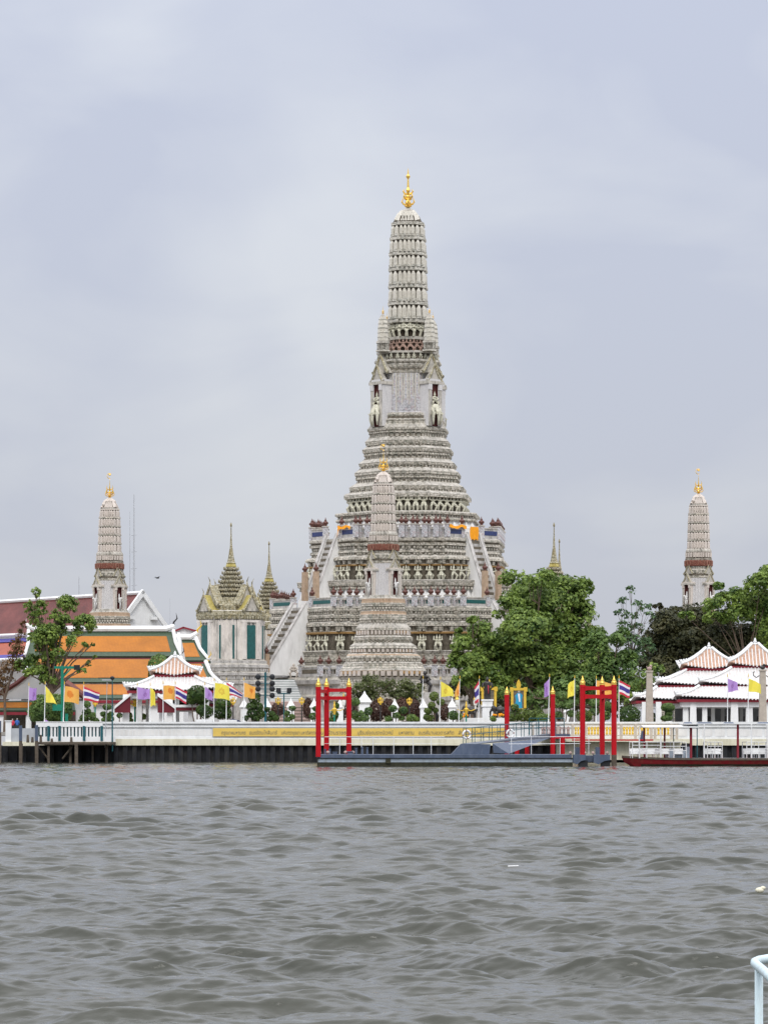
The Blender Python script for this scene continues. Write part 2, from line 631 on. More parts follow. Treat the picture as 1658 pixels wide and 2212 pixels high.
M['fl_mark'] = mat('orange_print', (.72, .24, .04), .8, var=.1)
M['fl_markp'] = mat('mauve_print', (.35, .18, .45), .8, var=.1)
M['fl_marky'] = mat('ochre_print', (.70, .50, .07), .8, var=.1)
M['fl_red'] = mat('red_cloth', (.60, .05, .08), .8, var=.06)
M['fl_white'] = mat('white_cloth', (.80, .78, .80), .8, var=.05)
M['fl_blue'] = mat('indigo_cloth', (.065, .05, .26), .8, var=.08)
M['saffron'] = mat('saffron_cloth', (.82, .33, .015), .8, var=.15, scale=3)
M['banner'] = mat('banner_yellow', (.74, .52, .12), .6, var=.07, scale=1.0)
M['ink'] = mat('banner_ink', (.20, .19, .15), .7, var=.1)
M['leaf_mid'] = leafmat('leaf_mid', (.040, .095, .022), (.31, .42, .09))
M['leaf_bright'] = leafmat('leaf_bright', (.036, .092, .018), (.31, .42, .085))
M['leaf_dark'] = leafmat('leaf_dark', (.022, .034, .016), (.12, .115, .045))
M['leaf_deep'] = leafmat('leaf_deep', (.030, .075, .022), (.21, .32, .08))
M['leaf_blue'] = leafmat('leaf_bluegreen', (.04, .09, .04), (.16, .26, .10))
M['leaf_olive'] = leafmat('leaf_olive', (.045, .065, .02), (.17, .20, .065))
M['leaf_top'] = leafmat('leaf_topiary', (.022, .055, .014), (.10, .17, .03))
M['leaf_lime'] = leafmat('leaf_lime', (.05, .09, .015), (.19, .25, .05))
M['leaf_brown'] = leafmat('leaf_dry', (.10, .05, .02), (.26, .16, .07))
M['leaf_purple'] = leafmat('leaf_purple', (.05, .022, .018), (.14, .075, .05))
M['pink'] = mat('pinkish_stone', (.42, .30, .27), .75, var=.2, scale=1.2, dirt=((.16, .12, .1), .7, 1.5))

# ------------------------------------------------------------------ river
YB = 382.0                    # face of the embankment
GZ = 3.6                      # level of the temple ground


def build_water():
    rows = np.concatenate([np.geomspace(3, 29, 40)[:-1], np.geomspace(29, 85, 1250)[:-1], np.geomspace(85, 205, 700)[:-1], np.geomspace(205, YB + .6, 420)])
    us = np.concatenate([-np.geomspace(1.6, .182, 26)[:-1], np.linspace(-.18, .18, 760), np.geomspace(.182, 1.6, 26)[1:]])
    U, Yg = np.meshgrid(us, rows)
    Xg = (U * Yg).astype(np.float32)
    Yg = Yg.astype(np.float32)
    H = np.zeros_like(Xg)
    Dy = np.zeros_like(Xg)
    dY = np.maximum(np.gradient(rows), .0005 * rows)[:, None].astype(np.float32)
    r = np.random.default_rng(11)
    for i in range(110):
        lam = float(np.exp(r.uniform(math.log(.13), math.log(3.4))))
        th = r.normal(R(84), R(27))
        k = 2 * PI / lam
        a = (.042 if lam < .7 else .046) / k
        ph = r.uniform(0, 2 * PI)
        att = np.clip((lam / dY - 2.0) / 3.0, 0, 1) * a
        ang = np.float32(k * math.cos(th)) * Xg + np.float32(k * math.sin(th)) * Yg + np.float32(ph)
        H += att * np.sin(ang)
        if lam > .7:
            Dy += att * np.float32(math.sin(th)) * np.cos(ang)
    # gusts: patches of calmer and rougher water
    g = .95 + .25 * np.sin(Xg * .16 + 1.2 + .05 * Yg) * np.sin(Yg * .10 + .05 * Xg + .6) + .15 * np.sin(Xg * .45 + Yg * .2) * np.sin(Yg * .31 - Xg * .1)
    g = g * np.clip((YB - Yg) / 110, .3, 1)
    H *= g
    H = H + 1.2 * np.where(H > 0, H, 0) ** 2
    Yg = Yg + .5 * Dy * g - .15 * H
    nr, nc = Xg.shape
    co = np.stack([Xg, Yg, H], -1).reshape(-1, 3).astype(np.float32)
    idx = np.arange(nr * nc).reshape(nr, nc)
    f = np.stack([idx[:-1, :-1], idx[:-1, 1:], idx[1:, 1:], idx[1:, :-1]], -1).reshape(-1, 4)
    me = bpy.data.meshes.new('water')
    me.vertices.add(len(co))
    me.vertices.foreach_set('co', co.ravel())
    me.loops.add(f.size)
    me.loops.foreach_set('vertex_index', f.ravel().astype(np.int32))
    me.polygons.add(len(f))
    me.polygons.foreach_set('loop_start', np.arange(0, f.size, 4, dtype=np.int32))
    me.polygons.foreach_set('use_smooth', np.ones(len(f), dtype=bool))
    me.update()
    m, t, b = nodes_of('river_water')
    L = t.links.new
    tc = t.nodes.new('ShaderNodeTexCoord')
    nz = t.nodes.new('ShaderNodeTexNoise')
    nz.inputs['Scale'].default_value = .05
    nz.inputs['Detail'].default_value = 3
    L(tc.outputs['Object'], nz.inputs['Vector'])
    cr = t.nodes.new('ShaderNodeValToRGB')
    cr.color_ramp.elements[0].position = .35
    cr.color_ramp.elements[0].color = (.052, .055, .043, 1)
    cr.color_ramp.elements[1].position = .65
    cr.color_ramp.elements[1].color = (.068, .070, .055, 1)
    L(nz.outputs['Fac'], cr.inputs['Fac'])
    L(cr.outputs['Color'], b.inputs['Base Color'])
    b.inputs['Roughness'].default_value = .05
    b.inputs['IOR'].default_value = 1.33
    b.inputs['Specular IOR Level'].default_value = .5
    mp = t.nodes.new('ShaderNodeMapping')
    mp.inputs['Scale'].default_value = (.5, 1, 1)
    L(tc.outputs['Object'], mp.inputs[0])
    n2 = t.nodes.new('ShaderNodeTexNoise')
    n2.inputs['Scale'].default_value = 4.5
    n2.inputs['Detail'].default_value = 6
    n2.inputs['Roughness'].default_value = .62
    L(mp.outputs[0], n2.inputs['Vector'])
    bp = t.nodes.new('ShaderNodeBump')
    bp.inputs['Strength'].default_value = .25
    bp.inputs['Distance'].default_value = .08
    L(n2.outputs['Fac'], bp.inputs['Height'])
    n3 = t.nodes.new('ShaderNodeTexNoise')
    n3.inputs['Scale'].default_value = .75
    n3.inputs['Detail'].default_value = 4
    n3.inputs['Roughness'].default_value = .65
    L(mp.outputs[0], n3.inputs['Vector'])
    b2 = t.nodes.new('ShaderNodeBump')
    b2.inputs['Strength'].default_value = .3
    b2.inputs['Distance'].default_value = .35
    L(n3.outputs['Fac'], b2.inputs['Height'])
    L(bp.outputs[0], b2.inputs['Normal'])
    L(b2.outputs[0], b.inputs['Normal'])
    me.materials.append(m)
    o = bpy.data.objects.new('water', me)
    COL.objects.link(o)
    structure(o)


build_water()
mb = MB()
mb.box(-900, 900, YB + .9, 3500, GZ - .4, GZ)
structure(mb.build('ground', mat('paving', (.33, .31, .28), .85, var=.25, scale=.3)))

# ------------------------------------------------------------------ plans
ROT = R(-50)                   # the whole temple stands corner-on to the river
LAT = (math.cos(ROT), -math.sin(ROT))


def redent(q):
    """q: corner outline from the +x face to the diagonal (u >= v); returns the closed plan, unit half silhouette"""
    q = q + [(v, u) for (u, v) in reversed(q) if abs(u - v) > 1e-6]
    pts = []
    for k in range(4):
        c, s_ = (1, 0, -1, 0)[k], (0, 1, 0, -1)[k]
        pts += [(u * c - v * s_, u * s_ + v * c) for u, v in q]
    w = max(p[0] * LAT[0] + p[1] * LAT[1] for p in pts)
    return [(p[0] / w, p[1] / w) for p in pts]


PLAN_T = redent([(1, .35), (.919, .35), (.919, .431), (.8375, .431), (.8375, .5125), (.756, .5125), (.756, .594), (.675, .594), (.675, .675)])
PLAN_M = redent([(1, .40), (.90, .40), (.90, .50), (.80, .50), (.80, .60), (.70, .60), (.70, .70)])
PLAN_S = redent([(1, .36), (.893, .36), (.893, .467), (.787, .467), (.787, .573), (.68, .573), (.68, .68)])
PLAN_R = redent([(1, .34), (.835, .34), (.835, .505), (.67, .505), (.67, .67)])
PLAN_B = redent([(1, .45), (.86, .45), (.86, .59), (.725, .59), (.725, .725)])


def edges(plan, w, vis=True):
    n = len(plan)
    for i in range(n):
        a, b = plan[i], plan[(i + 1) % n]
        dx, dy = b[0] - a[0], b[1] - a[1]
        Ld = math.hypot(dx, dy)
        nx, ny = dy / Ld, -dx / Ld
        if vis and (math.sin(ROT) * nx + math.cos(ROT) * ny) > -.05:
            continue
        yield (a[0] * w, a[1] * w), (b[0] * w, b[1] * w), (nx, ny), Ld * w


def row(mb, plan, w, z0, z1, pitch, fill=.6, depth=.25, top=1.0, mi=0, skip=0.0, arch=0.0):
    """a row of small upright blocks (petals, balusters, panels) along the visible edges of a plan"""
    for a, b, n, Ld in edges(plan, w):
        k = max(1, int(round(Ld / pitch)))
        wd = Ld / k * fill
        ang = math.atan2(b[1] - a[1], b[0] - a[0])
        for j in range(k):
            t = (j + .5) / k
            cx, cy = a[0] + (b[0] - a[0]) * t + n[0] * (depth / 2 - .04), a[1] + (b[1] - a[1]) * t + n[1] * (depth / 2 - .04)
            h = z1 - z0
            mb.obox((cx, cy, z0), wd, depth, h * (1 - arch), ang, top, mi)
            if arch:
                mb.obox((cx, cy, z0 + h * (1 - arch)), wd * .98, depth * .96, h * arch, ang, .15, mi)


def along(plan, w, pitch, off=0.0):
    for a, b, n, Ld in edges(plan, w):
        k = max(1, int(round(Ld / pitch)))
        for j in range(k):
            t = (j + .5) / k
            yield (a[0] + (b[0] - a[0]) * t + n[0] * off, a[1] + (b[1] - a[1]) * t + n[1] * off, math.atan2(n[1], n[0]), Ld)


# ------------------------------------------------------------------ statues used as reliefs (facing +x)
def figure_mb(h, arms=True, crown=True, seed=0):
    mb = MB()
    s_ = h
    for q in (-1, 1):
        mb.tube([(.0, .09 * q * s_, .47 * s_), (.11 * s_, .25 * q * s_, .30 * s_), (.03 * s_, .17 * q * s_, .0)], [.105 * s_, .085 * s_, .055 * s_], 6)
        if arms:
            mb.tube([(0, .13 * q * s_, .70 * s_), (.05 * s_, .33 * q * s_, .72 * s_), (.03 * s_, .27 * q * s_, .97 * s_)], [.062 * s_, .052 * s_, .042 * s_], 5)
        else:
            mb.tube([(0, .13 * q * s_, .70 * s_), (.08 * s_, .23 * q * s_, .55 * s_), (.16 * s_, .06 * q * s_, .50 * s_)], [.062 * s_, .052 * s_, .042 * s_], 5)
    mb.lathe([(.10 * s_, .40 * s_), (.15 * s_, .47 * s_), (.115 * s_, .58 * s_), (.16 * s_, .69 * s_), (.06 * s_, .755 * s_)], 7, sq=(.8, 1.05))
    mb.lathe([(.04 * s_, .75 * s_), (.085 * s_, .80 * s_), (.085 * s_, .86 * s_), (.06 * s_, .91 * s_)] + ([(.07 * s_, .92 * s_), (.03 * s_, 1.0 * s_), (.004, 1.12 * s_)] if crown else [(.02 * s_, .94 * s_)]), 7)
    return mb


FIG_BIG = figure_mb(2.25, True, False).mesh('guardian_figure', M['statue'])
FIG_CROWN = figure_mb(2.0, True, True).mesh('guardian_figure', M['statue'])
FIG_TOP = figure_mb(2.5, False, True).mesh('guardian_figure', M['statue'])
FIG_SMALL = figure_mb(1.15, False, False).mesh('guardian_figure', M['statue'])


def urn_mesh(k):
    mb = MB()
    mb.lathe([(.30 * k, 0), (.36 * k, .10 * k), (.20 * k, .18 * k), (.50 * k, .42 * k), (.54 * k, .62 * k), (.40 * k, .82 * k), (.20 * k, .93 * k), (.26 * k, 1.02 * k), (.12 * k, 1.22 * k), (.015, 1.65 * k)], 10)
    return mb.mesh('urn_finial', M['brown'], True)


URN = urn_mesh(.80)


def gable_mb(hw, h, d, mi_face=0, mi_edge=1, z=0.0):
    """Thai gable facing +x: flamed edges, tympanum, pointed finials; base centre at the origin"""
    mb = MB()
    mb.prism([(0, -hw * .9, z), (0, hw * .9, z), (0, hw * .45, z + h * .42), (0, 0, z + h * .93), (0, -hw * .45, z + h * .42)], (-d, 0, 0), mi_face)
    for q in (-1, 1):
        pts = [(.06, q * hw * 1.12, z + .10 * h), (.06, q * hw * .98, z - .02 * h), (.06, q * hw * .48, z + .44 * h), (.06, 0, z + h), ]
        mb.tube(pts, [.05 * h, .085 * h, .075 * h, .05 * h], 5, mi_edge)
    mb.tube([(.06, 0, z + .98 * h), (.06, 0, z + 1.18 * h), (.14 * h, 0, z + 1.36 * h)], [.045 * h, .03 * h, .008 * h], 5, mi_edge)
    return mb


# ------------------------------------------------------------------ the great central tower
TX, TY = X(881, 480), 480.0
tower = thing('temple_tower', 'huge grey porcelain tower rising in tiers to a ribbed spire with golden finial', 'temple tower', (TX, TY, GZ), ROT)
KD = S(480.0)


def zt(py):
    return Z(py, 480.0) - GZ


def tower_prof(rows):
    return [(zt(y), w * KD, m) for y, w, m in rows]


PM = [M['porc'], M['ledge'], M['recess'], M['plaster'], M['ochre'], M['dirtyplaster']]
# lowest platform
mb = MB()
mb.loft(PLAN_T, tower_prof([(1590, 352, 5), (1556, 352, 5), (1552, 346, 1), (1520, 344, 5), (1516, 350, 1), (1508, 350, 5), (1504, 340, 1), (1486, 338, 5), (1482, 345, 1), (1474, 346, 5), (1469, 342, 1), (1467, 342, 1)]))
mb.build('base_platform', PM, tower)
# first terrace
mb = MB()
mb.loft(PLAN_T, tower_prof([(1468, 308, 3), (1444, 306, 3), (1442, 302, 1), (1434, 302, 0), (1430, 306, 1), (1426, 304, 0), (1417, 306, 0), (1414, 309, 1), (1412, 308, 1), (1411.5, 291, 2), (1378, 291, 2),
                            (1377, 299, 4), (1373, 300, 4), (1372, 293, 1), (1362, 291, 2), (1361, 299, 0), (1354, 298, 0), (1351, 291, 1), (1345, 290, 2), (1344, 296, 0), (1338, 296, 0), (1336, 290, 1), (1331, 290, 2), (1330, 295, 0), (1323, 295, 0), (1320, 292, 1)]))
w_ = KD
row(mb, PLAN_T, 303 * w_, zt(1468), zt(1447), .9, .75, .5, .25, 3)
row(mb, PLAN_T, 302 * w_, zt(1434), zt(1430.5), .6, .6, .35, .8, 0)
row(mb, PLAN_T, 291 * w_, zt(1372), zt(1362), 1.5, .30, .45, 1.5, 0)
row(mb, PLAN_T, 290 * w_, zt(1350.5), zt(1345), .5, .5, .35, 1, 0)
row(mb, PLAN_T, 290 * w_, zt(1335.5), zt(1331), .5, .5, .3, 1, 0)
row(mb, PLAN_T, 297 * w_, zt(1361), zt(1355), .7, .6, .3, .4, 0)
mb.build('lower_terrace', PM, tower)
# second terrace
mb = MB()
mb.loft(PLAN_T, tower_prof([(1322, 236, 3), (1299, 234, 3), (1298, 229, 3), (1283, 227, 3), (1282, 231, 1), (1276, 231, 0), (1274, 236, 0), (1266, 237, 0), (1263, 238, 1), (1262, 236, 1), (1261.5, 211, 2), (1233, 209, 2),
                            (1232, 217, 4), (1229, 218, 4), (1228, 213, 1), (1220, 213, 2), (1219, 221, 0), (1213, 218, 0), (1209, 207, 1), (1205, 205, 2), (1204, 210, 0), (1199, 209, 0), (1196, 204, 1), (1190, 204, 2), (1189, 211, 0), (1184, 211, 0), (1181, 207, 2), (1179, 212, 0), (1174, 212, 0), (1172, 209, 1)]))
row(mb, PLAN_T, 228 * w_, zt(1299), zt(1283), .9, .75, .5, .2, 3)
row(mb, PLAN_T, 213 * w_, zt(1228), zt(1220), 1.2, .32, .4, 1.4, 0)
row(mb, PLAN_T, 205 * w_, zt(1209), zt(1205), .5, .5, .3, 1, 0)
row(mb, PLAN_T, 204 * w_, zt(1196), zt(1190), .5, .5, .35, 1, 0)
row(mb, PLAN_T, 219 * w_, zt(1219), zt(1213.5), .7, .6, .3, .4, 0)
row(mb, PLAN_T, 231 * w_, zt(1282), zt(1276.5), .6, .6, .3, .6, 0)
mb.build('upper_terrace', PM, tower)
# stepped tiers up to the niche storey
mb = MB()
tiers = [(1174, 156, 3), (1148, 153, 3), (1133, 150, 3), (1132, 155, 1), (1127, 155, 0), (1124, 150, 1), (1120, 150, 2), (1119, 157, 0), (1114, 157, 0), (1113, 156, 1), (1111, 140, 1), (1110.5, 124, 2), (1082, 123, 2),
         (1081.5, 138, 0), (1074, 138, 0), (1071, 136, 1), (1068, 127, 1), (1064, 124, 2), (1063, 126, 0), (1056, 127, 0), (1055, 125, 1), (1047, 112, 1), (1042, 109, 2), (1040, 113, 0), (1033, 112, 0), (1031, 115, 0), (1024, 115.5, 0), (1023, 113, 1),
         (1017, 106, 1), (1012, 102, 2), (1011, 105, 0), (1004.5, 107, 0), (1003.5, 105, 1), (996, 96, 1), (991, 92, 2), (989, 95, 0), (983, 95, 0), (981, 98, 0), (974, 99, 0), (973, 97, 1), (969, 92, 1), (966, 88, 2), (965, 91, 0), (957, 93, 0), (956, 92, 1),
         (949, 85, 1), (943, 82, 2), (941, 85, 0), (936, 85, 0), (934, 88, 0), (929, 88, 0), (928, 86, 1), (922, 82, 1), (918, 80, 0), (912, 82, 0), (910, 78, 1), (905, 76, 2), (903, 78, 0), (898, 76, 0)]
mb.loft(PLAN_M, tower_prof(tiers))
for w, y0, y1, p in ((150, 1124, 1120, .5), (124, 1068, 1064, .5), (109, 1047, 1042, .6), (102, 1017, 1012, .6), (92, 996, 991, .55), (88, 969, 966, .5), (82, 949, 943, .5)):
    row(mb, PLAN_M, w * w_, zt(y0), zt(y1), p, .55, .25, 1.0, 0)
for w, y0, y1 in ((124.5, 1064, 1057), (103, 1012, 1005), (89, 966, 958)):
    row(mb, PLAN_M, w * w_, zt(y0), zt(y1), 1.5, .36, .32, 1.2, 0)
for w, y0, y1 in ((113, 1039, 1034), (95, 988, 984), (84.5, 940, 936.5), (155, 1131, 1128)):
    row(mb, PLAN_M, w * w_, zt(y0), zt(y1), .5, .6, .22, .6, 0)
row(mb, PLAN_M, 151 * w_, zt(1172), zt(1134), 1.1, .72, .5, .8, 3, arch=.35)
mb.build('stepped_tiers', PM, tower)
# niche storey
PN = [M['porc'], M['ledge'], M['recess'], M['porc_wall'], M['ochre'], M['creamstone']]
mb = MB()
mb.loft(PLAN_B, tower_prof([(900, 74, 0), (896, 72, 1), (894, 68, 3), (812, 65, 3), (809, 67, 1), (805, 68, 0), (802, 66, 2), (799, 69, 0), (794, 70, 0), (791, 68, 1), (786, 73, 0), (782, 72, 1), (781, 64, 2), (769, 62, 2), (768, 68, 0), (764, 68, 1), (763, 62, 1)]))
row(mb, PLAN_B, 65.4 * w_, zt(893), zt(813), .7, .36, .12, 1, 5)
mb.build('niche_storey', PN, tower)
# ribbed spire
mb = MB()
Q6 = [696, 658, 621, 583.8, 550.6, 517, 485]
W6 = [45, 44.2, 43.3, 42.6, 41.9, 39.8, 36.8]
prof = [(zt(765), 36 * KD, 2), (zt(764), 36 * KD, 2), (zt(737), 36 * KD, 2), (zt(736), 40 * KD, 0), (zt(730), 40 * KD, 1), (zt(729.5), 35 * KD, 2), (zt(700), 35 * KD, 2)]
for i, (y, w) in enumerate(zip(Q6, W6)):
    nw = W6[i + 1] if i < 6 else 31
    ny = Q6[i + 1] if i < 6 else 479
    prof += [(zt(y + 4), (w - .5) * KD, 0), (zt(y + 3.5), w * KD, 0), (zt(y - 2.5), w * KD, 0), (zt(y - 3), (w - 3) * KD, 1)]
    if i < 6:
        prof += [(zt(y - 3.5), (w - 5.5) * KD, 2), (zt(ny + 4.2), (nw - 5.0) * KD, 2)]
prof += [(zt(480), 31.5 * KD, 2), (zt(468), 25.5 * KD, 2), (zt(457), 16 * KD, 0), (zt(455.5), 15.5 * KD, 1), (zt(451), 8 * KD, 1), (zt(447.5), 1.5 * KD, 1)]
mb.loft(PLAN_R, prof)
for i in range(6):
    wm = (W6[i] + W6[i + 1]) / 2
    for a, b, n, Ld in edges(PLAN_R, (wm - 3.4) * KD):
        k = 2 if Ld > 1.5 else 1
        ang = math.atan2(b[1] - a[1], b[0] - a[0])
        for j in range(k):
            t = (j + .5) / k
            c = (a[0] + (b[0] - a[0]) * t + n[0] * .12, a[1] + (b[1] - a[1]) * t + n[1] * .12)
            z0, z1 = zt(Q6[i] - 3.5), zt(Q6[i + 1] + 4.5)
            wd = Ld / k * .66
            mb.obox((c[0], c[1], z0), wd * 1.15, .46, (z1 - z0) * .22, ang, 1, 0)
            mb.obox((c[0], c[1], z0 + (z1 - z0) * .22), wd, .36, (z1 - z0) * .5, ang, 1, 5)
            mb.obox((c[0], c[1], z0 + (z1 - z0) * .72), wd, .36, (z1 - z0) * .25, ang, .25, 5)
for (y0, y1, w0, w1) in ((480, 457, 31.5, 16.5),):
    for a, b, n, Ld in edges(PLAN_R, 1.0):
        p0, p1 = ((a[0] + b[0]) / 2, (a[1] + b[1]) / 2), 0
        pts = [(p0[0] * ww * KD, p0[1] * ww * KD, zt(yy)) for yy, ww in ((480, 31.6), (468, 25.8), (457, 16.4))]
        mb.tube(pts, [Ld * 31 * KD * .36, Ld * 25 * KD * .36, Ld * 15 * KD * .36], 4, 5)
PSH = [M['porc_cream'], M['ledge'], M['gap'], M['plaster'], M['ochre'], M['creamstone']]
mb.build('ribbed_spire', PSH, tower)


# golden finials
def finial_mb(h, big=True, kp=1.0):
    mb = MB()
    mb.lathe([(.05 * h, 0), (.10 * h, .03 * h), (.05 * h, .06 * h), (.075 * h, .12 * h), (.04 * h, .2 * h), (.065 * h, .28 * h), (.035 * h, .36 * h), (.055 * h, .44 * h), (.03 * h, .5 * h), (.018 * h, .72 * h)] +
             ([(.05 * h, .76 * h), (.055 * h, .79 * h), (.02 * h, .84 * h), (.012 * h, .92 * h), (.003, 1.0 * h)] if big else [(.012 * h, .85 * h), (.003, h)]), 8)
    for lev, (zz, rr, hh) in enumerate(((.05, .155, .2), (.19, .145, .17), (.32, .12, .14)) if kp == 1 else ((.06, .14, .34), (.24, .13, .30), (.42, .10, .26), (.15, .15, .3))):
        rr *= kp
        for k in range(4):
            a = PI / 2 * k + R(50) + (0 if lev % 2 == 0 else PI / 4)
            ca, sa = math.cos(a), math.sin(a)
            mb.tube([(0, 0, zz * h), (ca * rr * .75 * h, sa * rr * .75 * h, (zz + .04) * h), (ca * rr * h, sa * rr * h, (zz + .09) * h), (ca * rr * .8 * h, sa * rr * .8 * h, (zz + hh) * h)], [.026 * h, .028 * h, .022 * h, .004 * h], 5)
    return mb


f = finial_mb((448 - 362) * KD).build('finial', M['gold'], tower, (0, 0, zt(447.5)))

# four small spires on the porches
sp = MB()
sp.loft(PLAN_S, [(0, 1.05, 0), (.25, 1.05, 0), (.3, .9, 1), (1.2, .9, 2), (1.25, 1.02, 0), (1.55, .98, 1), (1.6, .84, 2)] +
        [x for i in range(5) for x in ((1.65 + i * .66, .80 - .005 * i * i, 0), (2.1 + i * .66, .79 - .012 * i * i, 5), (2.13 + i * .66, .84 - .012 * i * i, 1), (2.28 + i * .66, .84 - .014 * i * i, 0))] +
        [(5.0, .55, 5), (5.45, .30, 1), (5.7, .03, 1)])
row(sp, PLAN_S, .80, .35, 1.2, .35, .6, .2, .9, 0)
spm = sp.mesh('small_spire', PSH)
gfm = finial_mb(1.2, False).mesh('finial', M['gold'])
for k in range(4):
    a = -PI / 2 * k
    r = 4.9
    o = place(spm, 'small_spire', tower, (r * math.cos(a), r * math.sin(a), zt(765)), 0)
    place(gfm, 'finial', o, (0, 0, 5.65))

# garuda and giant rows round the foot of the spire, giants and ogres holding up the terraces
RING = [R(-45 + d_) for d_ in (-82, -58, -35, -12, 12, 35, 58, 82)]
for a in RING:
    place(FIG_TOP, 'guardian_figure', tower, (2.55 * math.cos(a), 2.55 * math.sin(a), zt(729.5)), a)
FIG_RED = figure_mb(2.0, True, False).mesh('guardian_figure', mat('rosy_stucco', (.34, .23, .18), .7, var=.3, scale=3))
for a in RING:
    place(FIG_RED, 'guardian_figure', tower, (2.6 * math.cos(a), 2.6 * math.sin(a), zt(764)), a)
n_fig = 0
for (x, y, a, Ld) in along(PLAN_M, 125 * KD, 1.4, .35):
    place(FIG_BIG, 'guardian_figure', tower, (x, y, zt(1111)), a)
for (x, y, a, Ld) in along(PLAN_T, 212 * KD, 1.55, .6):
    place(FIG_CROWN, 'guardian_figure', tower, (x, y, zt(1262)), a)
OGRE = figure_mb(2.1, True, True).mesh('ogre_figure', M['statue'])
for (x, y, a, Ld) in along(PLAN_T, 292 * KD, 1.9, .55):
    place(OGRE, 'ogre_figure', tower, (x, y, zt(1412)), a)
SEATED = figure_mb(.95, False, False).mesh('seated_figure', M['statue'])
for (x, y, a, Ld) in along(PLAN_B, 64 * KD, .85, .3):
    place(SEATED, 'seated_figure', tower, (x, y, zt(781)), a)


# niche porches with a three-headed elephant under a standing deity
def elephant_head_mb(k):
    mb = MB()
    for yaw in (-.75, 0, .75):
        ca, sa = math.cos(yaw), math.sin(yaw)

        def P(u, v, z):
            return (u * ca - v * sa, u * sa + v * ca, z)
        mb.ball(P(.35 * k, 0, 2.45 * k), .48 * k, (1, .85, 1.1), 8)
        mb.tube([P(.62 * k, 0, 2.3 * k), P(.95 * k, 0, 1.7 * k), P(1.0 * k, 0, .9 * k), P(.85 * k, 0, .25 * k)], [.34 * k, .25 * k, .17 * k, .10 * k], 7)
        for q in (-1, 1):
            mb.tube([P(.7 * k, .2 * q * k, 1.9 * k), P(1.05 * k, .28 * q * k, 1.55 * k), P(1.35 * k, .24 * q * k, 1.75 * k)], [.07 * k, .06 * k, .015 * k], 5)
            mb.ball(P(.12 * k, .46 * q * k, 2.35 * k), .34 * k, (.35, .6, 1), 6)
    return mb


def porch(hw, z0, z1, u0, u1, owid, kstat, gh, wall, statue_kind):
    """porch on the +x face; returns nothing, links its parts under par"""
    mb = MB()
    H = z1 - z0
    # two jambs, back wall, lintel, base
    mb.box(u0, u1, -hw, -owid, z0, z1, 0)
    mb.box(u0, u1, owid, hw, z0, z1, 0)
    mb.box(u1 - .35, u1 - .25, -owid - .01, owid + .01, z0, z1, 1)
    for q in (-1, 1):
        mb.box(u1 - .3, u1 - .012, q * (owid - .03) - .035, q * (owid - .03) + .035, z0, z1 - .01, 1)  # thin dark linings paint the opening's shade onto the jambs
    mb.box(u0, u1 + .18, -hw - .18, hw + .18, z1, z1 + .07 * H, 2)
    mb.box(u0, u1 + .10, -hw - .10, hw + .10, z1 + .07 * H, z1 + .12 * H, 0)
    for q in (-1, 1):
        mb.box(u1 - .02, u1 + .10, q * (owid + (hw - owid) * .5) - (hw - owid) * .3, q * (owid + (hw - owid) * .5) + (hw - owid) * .3, z0, z1 - .12 * H, 2)
        mb.box(u1 - .02, u1 + .16, q * (owid + (hw - owid) * .5) - (hw - owid) * .42, q * (owid + (hw - owid) * .5) + (hw - owid) * .42, z1 - .14 * H, z1 - .003, 0)
    return mb


pm_wall = porch(1.42, zt(926), zt(836.5), 3.6, 6.15, .58, 1, 3, None, None).mesh('niche_porch', [M['tilewall'], M['niche'], M['ledge']])
g1 = gable_mb(1.4, 2.5, 1.0).mesh('pediment', [M['ledge'], M['spire']])
g2 = gable_mb(1.7, 2.8, 1.0).mesh('pediment', [M['ledge'], M['spire']])
em = elephant_head_mb(1.15).mesh('elephant_statue', M['statue'], True)
dm = figure_mb(2.2, False, True).mesh('deity_figure', M['statue'])
for k in range(4):
    o = place(pm_wall, 'niche_porch', tower, (0, 0, 0), PI / 2 * k)
    place(g1, 'pediment', o, (6.05, 0, zt(831)))
    place(g2, 'pediment', o, (5.35, 0, zt(811)))
    place(em, 'elephant_statue', o, (5.85, 0, zt(928)))
    place(dm, 'deity_figure', o, (6.07, 0, zt(886)))


# stairs (built for the +x face, turned for the others)
def stair(u_in, ut, ub, z_top, z_bot, hw, par, k, pillar):
    rz = -PI / 2 * k
    root = MB()
    for q in (-1, 1):
        v0, v1 = (q * hw, q * (hw + .45))
        root.prism([(u_in, v0, z_bot), (ub, v0, z_bot), (ub, v0, z_bot + .9), (ut, v0, z_top + .5), (u_in, v0, z_top + .5)], (0, v1 - v0, 0), 0)
        root.prism([(ub + .05, v0 - q * .06, z_bot + .9), (ut, v0 - q * .06, z_top + .5), (ut, v0 - q * .06, z_top + .85), (ub + .05, v0 - q * .06, z_bot + 1.25)], (0, (v1 - v0) * 1.27, 0), 1)
    o = root.build('stair', [M['plaster'], M['dirtyplaster']], par, (0, 0, 0), rz)
    st = MB()
    n = int((z_top - z_bot) / .42)
    for j in range(n):
        t0 = j / n
        st.box(u_in, ub - .15 - (ub - ut) * t0, -hw + .01, hw - .01, z_bot + (z_top - z_bot) * t0, z_bot + (z_top - z_bot) * (j + 1) / n - .012 * 0, j % 2)
    st.build('steps', [M['dirtyplaster'], M['recess']], o)
    for q in (-1, 1):
        pb = MB()
        pb.obox((ub + .25, q * (hw + .3), z_bot - .3), .7, .7, pillar, 0, .95)
        p_ = pb.build('stair_pillar', M['tan'], o)
        place(URN, 'urn_finial', o, (ub + .25, q * (hw + .3), z_bot - .3 + pillar))
    return o


